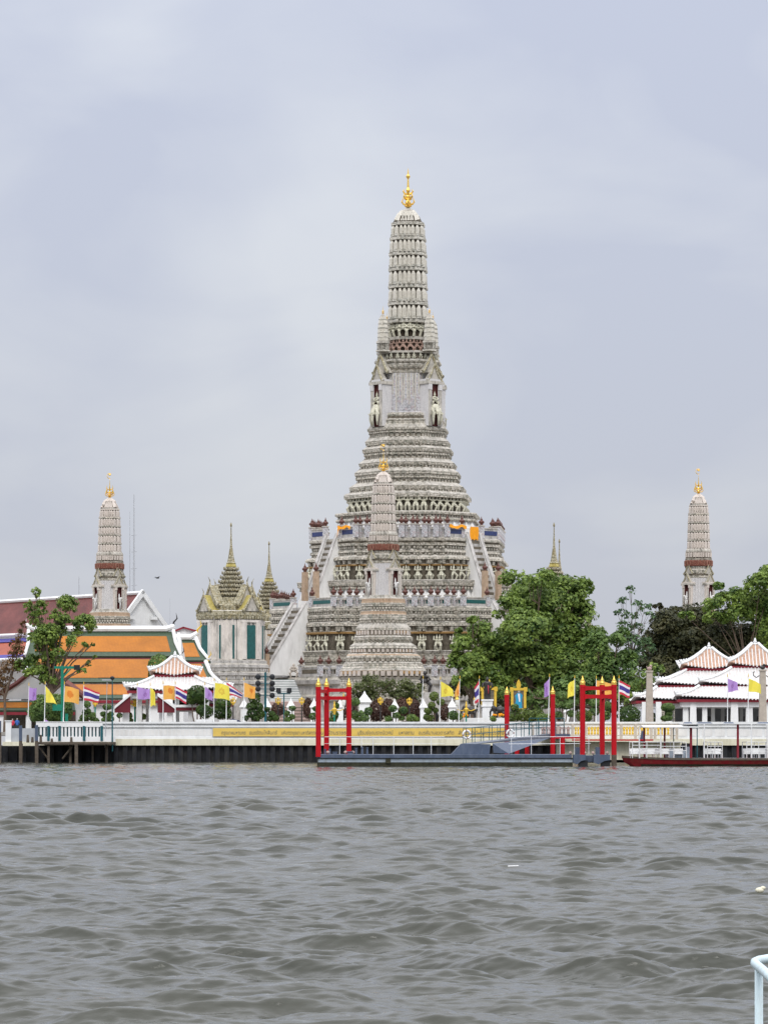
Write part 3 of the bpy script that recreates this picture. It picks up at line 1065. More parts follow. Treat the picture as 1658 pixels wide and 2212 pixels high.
aT2 = 209 * KD / max(p[0] * LAT[0] + p[1] * LAT[1] for p in PLAN_T)
aT1 = 293 * KD
FA = max(p[0] for p in PLAN_T)           # unit plan reach along a face normal
for k in (0, 1):
    stair(FA * 205 * KD, FA * 211 * KD, FA * 211 * KD + 3.7, zt(1172), zt(1300), 1.0, tower, k, 4.2)
    stair(FA * 290 * KD, FA * 298 * KD, FA * 298 * KD + 7.0, zt(1320), zt(1464), 1.3, tower, k, 3.4)


# balustrades: wall with openings, posts with brown urns at every corner of the plan
def balustrade(w, z, h, tilemat, gap, names=True, hp=None):
    hp = hp or h * 1.25
    for a, b, n, Ld in edges(PLAN_T, w):
        mb = MB()
        ang = math.atan2(b[1] - a[1], b[0] - a[0])
        cx, cy = (a[0] + b[0]) / 2, (a[1] + b[1]) / 2
        if Ld > 5:
            d = ((b[0] - a[0]) / Ld, (b[1] - a[1]) / Ld)
            for q in (-1, 1):
                mb = MB()
                Ls = (Ld / 2 - gap)
                c = (cx + d[0] * q * (gap + Ls / 2), cy + d[1] * q * (gap + Ls / 2))
                mb.obox((c[0] - n[0] * .2, c[1] - n[1] * .2, z), Ls, .4, h, ang, 1, 0)
                mb.obox((c[0] - n[0] * .2, c[1] - n[1] * .2, z + h), Ls + .02, .56, .16, ang, 1, 1)
                mb.obox((c[0] + n[0] * .005, c[1] + n[1] * .005, z + h * .35), Ls * .8, .06, h * .45, ang, 1, 2)
                mb.build('parapet', [M['dirtyplaster'], M['ledge'], tilemat], tower)
        else:
            mb.obox((cx - n[0] * .2, cy - n[1] * .2, z), Ld * .98, .3, h * .3, ang, 1, 0)
            mb.obox((cx - n[0] * .3, cy - n[1] * .3, z + h * .3), Ld * .98, .1, h * .5, ang, 1, 2)
            mb.obox((cx - n[0] * .2, cy - n[1] * .2, z + h * .8), Ld * .98, .3, h * .22, ang, 1, 1)
            for t in (-.2, .2):
                d = ((b[0] - a[0]), (b[1] - a[1]))
                mb.obox((cx + d[0] * t - n[0] * .16, cy + d[1] * t - n[1] * .16, z + h * .3), .16, .16, h * .5, ang, 1, 0)
            mb.build('parapet', [M['dirtyplaster'], M['ledge'], tilemat], tower)
    pb = MB()
    pb.obox((0, 0, 0), .62, .62, hp, 0, 1, 0)
    pb.obox((0, 0, hp), .78, .78, .16, 0, 1, 1)
    pme = pb.mesh('balustrade_post', [M['porc_wall'], M['ledge']])
    done = set()
    for a, b, n, Ld in edges(PLAN_T, w):
        pts = [a, b]
        if Ld > 5:
            d = ((b[0] - a[0]) / Ld, (b[1] - a[1]) / Ld)
            m_ = ((a[0] + b[0]) / 2, (a[1] + b[1]) / 2)
            pts += [(m_[0] + d[0] * q * gap, m_[1] + d[1] * q * gap) for q in (-1, 1)]
        for p in pts:
            key = (round(p[0], 1), round(p[1], 1))
            if key in done or (Ld < 5 and abs(p[0]) < 1e-3):
                continue
            # every second inner redent corner is left plain, as built
            done.add(key)
            o = place(pme, 'balustrade_post', tower, (p[0] - n[0] * .2, p[1] - n[1] * .2, z), 0)
            place(URN, 'urn_finial', o, (0, 0, hp + .16))


balustrade(208 * KD, zt(1172), 1.45, M['navy'], 1.9)
balustrade(291 * KD, zt(1320), 1.15, M['teal'], 2.2)
balustrade(340 * KD, zt(1467), 1.3, M['recess'], 4.0)

# ------------------------------------------------------------------ corner towers
KF = S(436.0)


def zc(py):
    return Z(py, 436.0) - GZ


def cprof(rows):
    return [(zc(y), w * KF, m) for y, w, m in rows]


PC = [M['porc'], M['ledge'], M['recess'], M['tan'], M['ochre'], M['pinkstone'], M['tilewall']]
ct = thing('corner_tower', 'slim ribbed porcelain tower in front of the great tower, golden trident on top', 'tower', (X(828, 436), 436.0, GZ), ROT, 'small corner towers of the temple')
mb = MB()
mb.loft(PLAN_M, cprof([(1583, 104, 0), (1560, 102, 0), (1556, 96, 1), (1520, 95, 0), (1514, 99, 1), (1500, 99, 0), (1496, 94, 1), (1468, 93, 0), (1464, 96, 1), (1461, 94, 2), (1451, 93, 2), (1450, 94, 4), (1446, 92, 1), (1441, 87, 0), (1433, 85, 0), (1430, 82, 1), (1424, 80, 2), (1422, 82, 0), (1417, 80, 0), (1414, 77, 3), (1412, 74, 1), (1410, 71, 2), (1403, 70, 2),
                       (1402, 74, 0), (1397, 72, 0), (1395, 72, 1), (1389, 62, 1), (1386, 60, 2), (1384, 63, 0), (1377, 64, 0), (1374, 61, 1), (1372, 58, 2), (1363, 57, 2), (1362, 60, 0), (1357, 59, 0), (1355, 58, 1), (1346, 50, 1), (1342, 49, 2), (1340, 51, 0), (1328, 51, 0), (1325, 49, 3), (1321, 49, 3), (1318, 46, 1), (1312, 46, 2), (1310, 48, 0), (1303, 48, 0), (1300, 47, 3), (1294, 47, 3), (1291, 43, 1), (1286, 41, 1)]))
for w, y0, y1, p, mi in ((93, 1461, 1451, .9, 5), (70, 1410, 1403, .55, 5), (57, 1372, 1363, .55, 5), (80, 1430, 1424, .5, 0), (60, 1389, 1386, .4, 0), (49, 1346, 1342, .4, 0), (46, 1318, 1312, .4, 0), (94.5, 1500, 1488, .6, 0)):
    row(mb, PLAN_M, w * KF, zc(y0), zc(y1), p, .5, .3, 1, mi)
for y, w in ((1365.5, 57.6), (1405.5, 70.6), (1453, 93.8)):
    for a, b, n, Ld in edges(PLAN_M, w * KF):
        if Ld > 2.2:
            ang = math.atan2(b[1] - a[1], b[0] - a[0])
            for t in (.2, .42, .65, .85):
                mb.obox((a[0] + (b[0] - a[0]) * t + n[0] * .02, a[1] + (b[1] - a[1]) * t + n[1] * .02, zc(y + 3.6)), Ld * .15, .1, 7 * KF * .9, ang, 1, 4)
mb.build('tower_base', PC, ct)
mb = MB()
mb.loft(PLAN_B, cprof([(1288, 37, 1), (1284, 36, 6), (1218, 33, 6), (1216, 34, 1), (1212, 34.5, 0), (1208, 33, 2), (1204, 34, 0), (1199, 33, 0), (1196, 31, 1), (1193, 32, 0), (1191, 33, 1), (1189.5, 31, 2)]))
mb.build('niche_storey', PC, ct)
mb = MB()
mb.loft(PLAN_S, cprof([(1190, 32.5, 0), (1177, 34, 0), (1176, 33, 0)]))
rb = mb
row(rb, PLAN_S, 32.3 * KF, zc(1189), zc(1177.5), .55, .55, .3, 1.1, 0)
rb.build('red_band', M['redband'], ct)
mb = MB()
prof = [(1176.5, 32, 1), (1172, 32.5, 0), (1169, 30.5, 2), (1158, 29.5, 2), (1156, 31.5, 0), (1152, 31, 1), (1149, 28.8, 1)]
Qc = [1149, 1127.5, 1107, 1086.5, 1066, 1046]
Wc = [28.2, 27.6, 27.0, 26.2, 25.2, 22.6]
for i in range(5):
    prof += [(Qc[i], Wc[i], 0), (Qc[i] - 2.0, Wc[i] + .3, 5), (Qc[i] - 2.3, Wc[i] - 2.6, 1), (Qc[i + 1] + 3.2, Wc[i + 1] - 2.4, 2), (Qc[i + 1] + 2.8, Wc[i + 1] + .4, 1)]
prof += [(1046, 23, 5), (1044, 22.6, 1), (1043, 20.5, 1), (1028.5, 13.2, 2), (1028, 15.2, 1), (1026, 14.6, 5), (1021, 8.5, 5), (1017, 1.6, 5)]
mb.loft(PLAN_R, cprof(prof))
row(mb, PLAN_S, 29.7 * KF, zc(1169), zc(1158), .42, .6, .25, 1.2, 5)
for i in range(5):
    wm = (Wc[i] + Wc[i + 1]) / 2
    for a, b, n, Ld in edges(PLAN_R, (wm - 1.7) * KF):
        ang = math.atan2(b[1] - a[1], b[0] - a[0])
        k = 2 if Ld > .95 else 1
        for j in range(k):
            t = (j + .5) / k
            z0, z1 = zc(Qc[i] - 2.1), zc(Qc[i + 1] + 3.4)
            mb.obox((a[0] + (b[0] - a[0]) * t + n[0] * .05, a[1] + (b[1] - a[1]) * t + n[1] * .05, z0), Ld / k * .70, .24, (z1 - z0) * .8, ang, 1, 5)
            mb.obox((a[0] + (b[0] - a[0]) * t + n[0] * .05, a[1] + (b[1] - a[1]) * t + n[1] * .05, z0 + (z1 - z0) * .8), Ld / k * .68, .22, (z1 - z0) * .18, ang, .3, 5)
for a, b, n, Ld in edges(PLAN_R, 1.0):
    p0 = ((a[0] + b[0]) / 2, (a[1] + b[1]) / 2)
    mb.tube([(p0[0] * ww * KF, p0[1] * ww * KF, zc(yy)) for yy, ww in ((1043, 21.5), (1036, 18.3), (1028.5, 14.2))], [Ld * q * KF * .40 for q in (21, 18, 14)], 4, 5)
mb.build('ribbed_spire', PC, ct)
fm = finial_mb(44 * KF, False, 1.75)
hk = [(0, 0, 44 * KF)]
for j in range(9):
    a = R(-70) - R(30) * j
    hk.append((LAT[0] * (math.cos(a) * 7 - 1) * KF * .8, LAT[1] * (math.cos(a) * 7 - 1) * KF * .8, (52 + math.sin(a) * 6) * KF))
fm.tube(hk, .05, 4)
fm.ball((0, 0, 54.5 * KF), .22, (1, 1, .6), 6)
fm.build('finial', M['gold'], ct, (0, 0, zc(1017.5)))
pmw = porch(.86, zc(1287), zc(1234), 1.2, 2.5, .42, 1, 2, None, None).mesh('niche_porch', [M['pinkstone'], M['niche'], M['ledge']])
gg1 = gable_mb(.78, 1.4, .5).mesh('pediment', [M['ledge'], M['spire']])
gg2 = gable_mb(.9, 1.5, .5).mesh('pediment', [M['ledge'], M['spire']])
hm = MB()      # white horse with its rider, standing in the niche
hm.tube([(.25, 0, 0), (.3, 0, .9), (.25, 0, 1.3)], [.09, .12, .2], 6)
hm.tube([(-.1, 0, 1.15), (.35, 0, 1.25), (.5, 0, 1.7), (.75, 0, 1.62)], [.25, .24, .15, .09], 6)
hm.tube([(.1, .12, 0), (.12, .12, .6), (.05, .1, 1.1)], [.06, .07, .12], 5)
hm.lathe([(.14, 1.35), (.18, 1.6), (.1, 1.9), (.1, 2.1), (.02, 2.4)], 6)
hmm = hm.mesh('horse_statue', M['plaster'], True)
for k in range(4):
    o = place(pmw, 'niche_porch', ct, (0, 0, 0), PI / 2 * k)
    place(gg1, 'pediment', o, (2.45, 0, zc(1228.5)))
    place(gg2, 'pediment', o, (2.1, 0, zc(1208)))
    place(hmm, 'horse_statue', o, (2.45, 0, zc(1287)))
dup(ct, (X(237, 484), 484.0, GZ), ROT, 'slim ribbed porcelain tower rising behind the orange roofed hall')
dup(ct, (X(1508, 476), 476.0, GZ), ROT, 'slim ribbed porcelain tower rising behind the leafy trees and white pavilion')

# ------------------------------------------------------------------ spired halls (mondops) between the corner towers
KM = S(458.0)


def zm(py):
    return Z(py, 458.0) - GZ


md = thing('spired_hall', 'ivory cruciform hall with green panels and tall pointed olive spire', 'hall', (X(499, 458), 458.0, GZ), ROT, 'spired halls between the corner towers')
PB = [M['mondop'], M['ledge'], M['recess'], M['spire'], M['yellowtile'], M['dirtyplaster']]
mb = MB()
PLAN_X = redent([(1, .42), (.86, .42), (.86, .6), (.72, .6), (.72, .72)])
mb.loft(PLAN_X, [(0, 5.9, 5), (zm(1500), 5.8, 5), (zm(1497), 5.5, 1)] + [(zm(y), w, m) for y, w, m in ((1480, 5.45, 5), (1478, 5.7, 1), (1472, 5.7, 5), (1469, 5.3, 1), (1462, 5.3, 5), (1460, 5.6, 1), (1454, 5.6, 5), (1451, 5.25, 1), (1445, 5.25, 5), (1443, 5.45, 1), (1437, 5.4, 5), (1434, 5.1, 1), (1428, 5.1, 5), (1426, 4.9, 1))])
row(mb, PLAN_X, 5.3, zm(1469), zm(1462), .45, .6, .2, 1, 5)
row(mb, PLAN_X, 5.25, zm(1451), zm(1445), .45, .6, .2, 1, 5)
mb.build('hall_base', PB, md)
mb = MB()
mb.loft(PLAN_X, [(zm(1426), 4.75, 0), (zm(1340), 4.65, 0), (zm(1336), 4.85, 1), (zm(1330), 5.0, 3), (zm(1322), 4.9, 3), (zm(1320), 4.6, 1)])
row(mb, PLAN_X, 4.68, zm(1426), zm(1341), .8, .38, .22, 1, 0)
row(mb, PLAN_X, 4.75, zm(1339), zm(1331), .5, .6, .3, 1.2, 3)
mb.build('hall_body', PB, md)
fx = max(p[0] for p in PLAN_X) * 4.7
for k in range(4):
    rz = -PI / 2 * k
    pb = MB()                     # door panel of green tile in a white frame
    pb.box(fx, fx + .26, -.72, .72, zm(1424), zm(1352), 0)
    for q in (-1, 1):
        pb.box(fx, fx + .34, q * 1.22 - .36, q * 1.22 + .36, zm(1425), zm(1346), 1)
    pb.box(fx, fx + .36, -1.7, 1.7, zm(1346), zm(1341), 1)
    pb.build('green_panel', [M['teal'], M['mondop']], md, (0, 0, 0), rz)
    r0 = MB()                     # porch roofs, stacked gables
    for (u0, u1, hw, zb, h, mi_) in ((2.2, fx + .25, 1.5, zm(1322), 2.3, 4), (2.4, fx - .9, 1.7, zm(1309), 2.9, 3)):
        r0.prism([(u0, -hw, zb), (u0, hw, zb), (u0, 0, zb + h)], (u1 - u0, 0, 0), mi_)
    o = r0.build('porch_roof', PB, md, (0, 0, 0), rz)
    gable_mb(1.6, 2.4, .3).build('gable', [M['ledge'], M['spire']], o, (fx + .35, 0, zm(1322)))
    gable_mb(1.8, 3.0, .3).build('gable', [M['ledge'], M['spire']], o, (fx - .8, 0, zm(1309)))
# side panels on the shoulders of the cross
for k in range(4):
    ux = max(p[0] for p in PLAN_X) * 4.7 * .86
    vx = max(p[0] for p in PLAN_X) * 4.7 * .51
    for q in (-1, 1):
        pb = MB()
        pb.box(ux, ux + .12, q * vx - .42, q * vx + .42, zm(1424), zm(1352), 0)
        pb.build('green_panel', [M['teal']], md, (0, 0, 0), -PI / 2 * k)
mb = MB()
pr = [(zm(1322), 3.6, 3), (zm(1308), 3.5, 3), (zm(1300), 2.6, 3), (zm(1290), 2.3, 3)]
for i in range(7):
    y = 1288 - i * 9.2
    w = 2.55 - i * .245
    pr += [(zm(y), w - .35, 2), (zm(y - 1.5), w, 3), (zm(y - 4), w + .02, 3), (zm(y - 5.5), w - .25, 1), (zm(y - 8), w - .42, 2)]
pr += [(zm(1224), .78, 4), (zm(1217), .62, 4), (zm(1216), .70, 3), (zm(1214), .55, 3), (zm(1205), .42, 3), (zm(1180), .17, 3), (zm(1150), .08, 3), (zm(1138), .06, 3), (zm(1136), .15, 3), (zm(1132), .13, 3), (zm(1128), .02, 3)]
mb.loft(PLAN_S, pr)
for i in range(7):
    y = 1288 - i * 9.2
    w = 2.55 - i * .245
    row(mb, PLAN_S, w, zm(y - 4), zm(y - 8.5), .55, .6, .15, .2, 3)
mb.build('tiered_spire', PB, md)
dup(md, (X(581, 502), 502.0, GZ), ROT, 'olive pointed spire showing between the nearer spired hall and the white stair')
dup(md, (X(1196, 458), 458.0, GZ), ROT, 'taller of two pointed spires above the big round tree')
dup(md, (X(1207.5, 496), 496.0, GZ), ROT, 'shorter thinner of two pointed spires above the big round tree')

# saffron cloths on the upper balustrade
def drape(name, pts_top, h, label):
    mb = MB()
    n = len(pts_top)
    ring0 = []
    vs, fs = [], []
    for i, p in enumerate(pts_top):
        d = h[i]
        for j in range(5):
            t = j / 4
            vs.append((p[0] + .06 * math.sin(i * 1.9 + j), p[1] - .10 * math.sin(i * 2.3) - .05 * j, p[2] - d * t))
    for i in range(n - 1):
        for j in range(4):
            a = i * 5 + j
            fs.append((a, a + 5, a + 6, a + 1))
    o_ = len(vs)
    back = [(x, y + .06, z) for x, y, z in vs]
    mb.add(vs, fs)
    mb.add(back, [tuple(reversed(f)) for f in fs])
    return tag(mb.build(name, M['saffron'], None, (0, 0, 0), 0, True), label, 'cloth', 'saffron cloths on the upper balustrade')


def tw(u, v, z):
    c, s_ = math.cos(ROT), math.sin(ROT)
    return (TX + u * c - v * s_, TY + u * s_ + v * c, GZ + z)


u_ = FA * 208 * KD + .25
zz = zt(1172) + 1.75
drape('saffron_cloth', [tw(u_ + .1, -4.8 + i * .42, zz + .15 * math.cos(i * 1.1)) for i in range(9)], [.42 + .1 * math.sin(i * 2) for i in range(9)], 'saffron cloth draped along the upper parapet right beside the steep stair')
drape('saffron_cloth', [tw(u_ + .1, .8 - i * .2, zz - .1) for i in range(9)], [1.9 + .12 * math.sin(i * 2) for i in range(9)], 'long saffron cloth hanging like a curtain in the upper stair opening')
drape('saffron_cloth', [tw(1.5 + i * .42, -u_ - .1, zz + .12 * math.cos(i * 1.3)) for i in range(8)], [.42 + .12 * math.sin(i * 2) + (1.4 if i == 0 else 0) for i in range(8)], 'saffron cloth tied over the upper parapet facing the spired hall')

# ------------------------------------------------------------------ halls with coloured roofs
def slab(mb, quad, th, mi):
    """a roof plane of some thickness from four corners"""
    a, b, c, d = [Vector(p) for p in quad]
    n = (b - a).cross(d - a).normalized()
    mb.prism([a, b, c, d], n * -th, mi)


def lerp(a, b, t):
    return tuple(a[i] + (b[i] - a[i]) * t for i in range(3))


def bordered(mb, quad, l, r, t, bt, mo, mi_, th=.25, lift=.05):
    """roof plane with a border of another tile: quad = top-left, top-right, bottom-right, bottom-left (seen from the river)"""
    tl, tr, br, bl = quad
    slab(mb, (bl, br, tr, tl), th, mo)

    def uv(u, v):
        return Vector(lerp(lerp(tl, tr, u), lerp(bl, br, u), v))
    q = [uv(l, 1 - bt), uv(1 - r, 1 - bt), uv(1 - r, t), uv(l, t)]
    n = (q[1] - q[0]).cross(q[3] - q[0]).normalized()
    mb.prism([p + n * lift for p in q], n * -(lift + .02), mi_)


def chofa(mb, p, h, dx, mi):
    mb.tube([p, (p[0] + dx * .05 * h, p[1], p[2] + .35 * h), (p[0] + dx * .28 * h, p[1], p[2] + .6 * h), (p[0] + dx * .2 * h, p[1], p[2] + h)], [.10 * h, .07 * h, .055 * h, .01], 5, mi)


def PT(px, py, Y):
    return (X(px, Y), Y, Z(py, Y))


# hall with three tiers of orange tile, ridge parallel to the river
hb = thing('temple_hall', 'long white hall with three tiers of orange roof tile bordered in green', 'temple hall', (X(230, 424), 424.0, GZ))


def rel(o, p):
    return (p[0] - o.location.x, p[1] - o.location.y, p[2] - o.location.z)


def relq(o, q):
    return [rel(o, p) for p in q]


RM = [M['roofgreen'], M['rooforange'], M['white'], M['darkred'], M['pink']]
rows_ = [((62, 374, 1364, 430.0), (56, 389, 1417, 425.0), .10), ((60, 391, 1423, 424.6), (50, 398, 1473, 419.6), .09), ((54, 398, 1478, 419.2), (46, 402, 1508, 415.6), .085)]
for i, (a, b, bd) in enumerate(rows_):
    mb = MB()
    q = relq(hb, [PT(a[0], a[2], a[3]), PT(a[1], a[2], a[3]), PT(b[1], b[2], b[3]), PT(b[0], b[2], b[3])])
    bordered(mb, q, .055, .055, .2 if i == 0 else .03, .17 if i < 2 else .24, 0, 1)
    e0, e1 = q[3], q[2]
    mb.box(e0[0], e1[0], e0[1] - .05, e0[1] + .35, e0[2] - .62, e0[2] - .26, 3)
    mb.box(e0[0], e1[0], e0[1] + .1, e0[1] + .4, e0[2] - .92, e0[2] - .625, 4)
    if i == 0:
        t0, t1 = q[0], q[1]
        mb.tube([(t0[0] - .3, t0[1], t0[2] + .9), (t0[0] + .8, t0[1], t0[2] + .35), (t1[0] - .9, t1[1], t1[2] + .35), (t1[0] + .2, t1[1], t1[2] + .75)], [.3, .42, .42, .35], 8, 2)
        # back slope
        slab(mb, (q[1], (q[2][0], q[1][1] + 5, q[2][2]), (q[3][0], q[0][1] + 5, q[3][2]), q[0]), .25, 0)
    for (t, b_, sx) in ((q[0], q[3], -1), (q[1], q[2], 1)):
        mb.tube([(t[0], t[1], t[2] + .25), (lerp(t, b_, .5)[0] - sx * .12, lerp(t, b_, .5)[1], lerp(t, b_, .5)[2] + .16), (b_[0] + sx * .15, b_[1] - .1, b_[2] + .1)], [.26, .24, .2], 6, 2)
    mb.build('roof', RM, hb)
cb = MB()
chofa(cb, rel(hb, PT(374, 1354, 430)), 1.9, 1, 0)
cb.build('roof_horn', M['bronze'], hb)
cb = MB()
chofa(cb, rel(hb, PT(391, 1420, 425)), 1.4, 1, 0)
cb.build('roof_horn', M['bronze'], hb)
cb = MB()
chofa(cb, rel(hb, PT(62, 1360, 430)), 1.5, -1, 0)
cb.build('roof_horn', M['white'], hb)
mb = MB()
p0, p1 = rel(hb, PT(58, 1500, 416.2)), rel(hb, PT(396, 1500, 416.2))
mb.box(p0[0], p1[0], p0[1], p0[1] + 24, 0, 4.1)
mb.prism([(p1[0] - .3, p0[1] + 4, 6), (p1[0] - .3, p0[1] + 22, 6), (p1[0] - 1.3, 6.0, Z(1366, 430) - GZ)], (-.4, 0, 0))
mb.build('wall', M['white'], hb)
mb = MB()
for px in (300, 306, 345, 405, 430):
    pass
d0 = rel(hb, PT(300.5, 1560, 416.2))
mb.box(d0[0] - .45, d0[0] + .45, d0[1] - .12, d0[1] - .003, 0, 3.4)
mb.build('door', M['wood'], hb)

# second hall section behind, orange roof with its own steep verge
hc = thing('temple_hall', 'shorter orange roofed hall stepping out behind the long hall, beside the spired hall', 'temple hall', (X(420, 441), 441.0, GZ))
for i, (a, b) in enumerate((((374, 424, 1382, 441.5), (374, 447, 1426, 436.5)), ((374, 446, 1433, 436.0), (374, 468, 1476, 431.0)))):
    mb = MB()
    q = relq(hc, [PT(a[0], a[2], a[3]), PT(a[1], a[2], a[3]), PT(b[1], b[2], b[3]), PT(b[0], b[2], b[3])])
    bordered(mb, q, .01, .17, .16 if i == 0 else .03, .16, 0, 1)
    e0, e1 = q[3], q[2]
    mb.box(e0[0], e1[0], e0[1] - .05, e0[1] + .35, e0[2] - .62, e0[2] - .26, 3)
    mb.box(e0[0], e1[0], e0[1] + .1, e0[1] + .4, e0[2] - .9, e0[2] - .625, 4)
    t, b_ = q[1], q[2]
    mb.tube([(t[0] - .1, t[1], t[2] + .3), (lerp(t, b_, .5)[0] - .2, lerp(t, b_, .5)[1], lerp(t, b_, .5)[2] + .18), (b_[0] + .25, b_[1] - .1, b_[2] + .1)], [.30, .25, .2], 6, 2)
    if i == 0:
        mb.tube([(q[0][0], q[0][1], q[0][2] + .35), (q[1][0] - .8, q[1][1], q[1][2] + .35), (q[1][0] + .2, q[1][1], q[1][2] + 1.0)], [.42, .42, .3], 8, 2)
        slab(mb, (q[1], (q[2][0], q[1][1] + 5, q[2][2]), (q[3][0], q[0][1] + 5, q[3][2]), q[0]), .25, 0)
    mb.build('roof', RM, hc)
cb = MB()
chofa(cb, rel(hc, PT(425, 1372, 441.5)), 2.2, 1, 0)
cb.build('roof_horn', M['goldpaint'], hc)
cb = MB()
chofa(cb, rel(hc, PT(449, 1428, 436.5)), 1.5, 1, 0)
cb.build('roof_horn', M['goldpaint'], hc)
mb = MB()
p0, p1 = rel(hc, PT(376, 1500, 431.8)), rel(hc, PT(462, 1500, 431.8))
mb.box(p0[0], p1[0], p0[1], p0[1] + 17, 0, 6.2)
mb.build('wall', M['white'], hc)

# big hall with russet roof, gable end turned towards the great tower
ha = thing('temple_hall', 'large hall with long dark russet roof and pale triangular gable end', 'temple hall', (X(307, 500), 500.0, GZ))
zr = Z(1283, 500) - GZ
d = Vector((-28.1, 36, 0)).normalized()        # along the ridge, away from the gable
s_ = Vector((-d.y, d.x, 0))                    # to the side seen from the river
if s_.y > 0:
    s_ = -s_
Lr, hw, hh = 62.0, 4.5, 5.6


def hp(a, b, z):
    return tuple(d * a + s_ * b + Vector((0, 0, z)))


mb = MB()
slab(mb, (hp(.5, hw, zr - hh), hp(Lr, hw, zr - hh), hp(Lr, 0, zr), hp(.5, 0, zr))[::-1], .3, 0)
slab(mb, (hp(Lr, -hw, zr - hh), hp(.5, -hw, zr - hh), hp(.5, 0, zr), hp(Lr, 0, zr))[::-1], .3, 0)
slab(mb, (hp(14, hw + 5.5, zr - hh - 4.2), hp(Lr, hw + 5.5, zr - hh - 4.2), hp(Lr, hw - .2, zr - hh - .75), hp(14, hw - .2, zr - hh - .75))[::-1], .3, 3)
slab(mb, (hp(16, hw + 5.55, zr - hh - 4.12), hp(Lr, hw + 5.55, zr - hh - 4.12), hp(Lr, hw + 4.6, zr - hh - 3.5), hp(16, hw + 4.6, zr - hh - 3.5))[::-1], .1, 4)
slab(mb, (hp(16, hw + 1.0, zr - hh - 1.25), hp(Lr, hw + 1.0, zr - hh - 1.25), hp(Lr, hw + .1, zr - hh - .66), hp(16, hw + .1, zr - hh - .66))[::-1], .1, 4)
mb.tube([hp(-.3, 0, zr + .25), hp(Lr, 0, zr + .25)], .32, 6, 1)
mb.tube([hp(14, hw + 5.4, zr - hh - 4.3), hp(Lr, hw + 5.4, zr - hh - 4.3)], .28, 6, 1)
for q in (-1, 1):
    mb.prism([hp(-.3, q * (hw + .25), zr - hh - .3), hp(-.3, q * (hw + .25), zr - hh + .75), hp(-.3, 0, zr + .75), hp(-.3, 0, zr - .35)], d * .5, 1)
    mb.prism([hp(-.45, q * hw * .58, zr - hh * .62), hp(-.45, q * hw * .58, zr - hh * .62 - .5), hp(-.45, q * hw * .36, zr - hh * .62 - .5), hp(-.45, q * hw * .36, zr - hh * .62)], d * .6, 1)
mb.tube([hp(0, hw, zr - hh - .1), hp(Lr, hw, zr - hh - .1)], .3, 6, 1)
mb.build('roof', [M['roofred'], M['white'], M['grey'], M['roofbrick'], M['blue']], ha)
mb = MB()
mb.prism([hp(.25, hw - .1, zr - hh - .1), hp(.25, 0, zr - .3), hp(.25, -hw + .1, zr - hh - .1), hp(.25, -hw + .1, 0), hp(.25, hw - .1, 0)], d * (Lr - 2), 0)
mb.build('wall', M['white'], ha)

# low hall with a white pediment facing the river
hd = thing('temple_hall', 'low hall with plain white triangular pediment and narrow orange eave facing the river', 'temple hall', (X(88, 404), 404.0, GZ))
mb = MB()
a, b, c = rel(hd, PT(-18, 1510, 404)), rel(hd, PT(184, 1510, 404)), rel(hd, PT(88, 1437, 404))
mb.prism([a, b, lerp(b, c, .5)[0:2] + (lerp(b, c, .5)[2] - .35,), c, lerp(a, c, .5)[0:2] + (lerp(a, c, .5)[2] - .35,)], (0, .5, 0), 0)
mb.box(-5.6, 5.6, .2, 14, 0, a[2] - .2, 0)
mb.build('pediment', M['white'], hd)
mb = MB()
for (p, q) in ((a, c), (c, b)):
    mb.tube([(p[0], p[1] - .1, p[2] + .1), (lerp(p, q, .5)[0], p[1] - .1, lerp(p, q, .5)[2] - .2), (q[0], q[1] - .1, q[2] + .15)], .3, 5, 4)
slab(mb, ((a[0], .3, a[2]), (c[0], .3, c[2]), (c[0], 14, c[2]), (a[0], 14, a[2])), .25, 4)
slab(mb, ((c[0], .3, c[2]), (b[0], .3, b[2]), (b[0], 14, b[2]), (c[0], 14, c[2])), .25, 4)
e0, e1 = rel(hd, PT(-20, 1511, 403.6)), rel(hd, PT(160, 1511, 403.6))
bordered(mb, [(e0[0], e0[1], e0[2] - .2), (e1[0], e1[1], e1[2] - .2), (e1[0] + .4, e1[1] - 2.2, e1[2] - 1.35), (e0[0], e0[1] - 2.2, e0[2] - 1.35)], .05, .12, .16, .25, 0, 1, .2)
mb.box(e0[0], e1[0] + .3, e0[1] - 2.2, e0[1] - 1.9, e0[2] - 1.95, e0[2] - 1.6, 3)
mb.build('roof', RM[:4] + [M['roofred']], hd)
mb = MB()
for px in (3, 62, 100, 140):
    q = rel(hd, PT(px, 1560, 402))
    mb.obox((q[0], q[1], 0), .7, .7, e0[2] - 1.7, 0, .9)
mb.build('portico_columns', M['white'], hd)['kind'] = 'stuff'
mb = MB()
mb.box(-6, 4.4, .1, .197, .3, 2.7)
mb.build('doorway', M['recess'], hd)

# far small roof and gable seen between halls and the spired hall
t = thing('far_house', 'small far house with pale gable and maroon roof between the halls', 'house', (X(405, 560), 560.0, GZ))
mb = MB()
p = [rel(t, PT(q, r, 560)) for q, r in ((368, 1367), (396, 1357), (436, 1367), (436, 1388), (368, 1388))]
mb.prism([(q[0], q[1], q[2]) for q in p[:3]] + [(p[3][0], p[3][1], 0), (p[4][0], p[4][1], 0)], (0, 8, 0), 0)
mb.build('wall', M['white'], t)
mb = MB()
slab(mb, ((p[0][0] - .5, -.5, p[0][2]), (p[1][0], -.5, p[1][2] + .3), (p[1][0], 9, p[1][2] + .3), (p[0][0] - .5, 9, p[0][2])), .3, 0)
slab(mb, ((p[1][0], -.5, p[1][2] + .3), (p[2][0] + .8, -.5, p[2][2]), (p[2][0] + .8, 9, p[2][2]), (p[1][0], 9, p[1][2] + .3)), .3, 0)
mb.build('roof', M['darkred'], t)


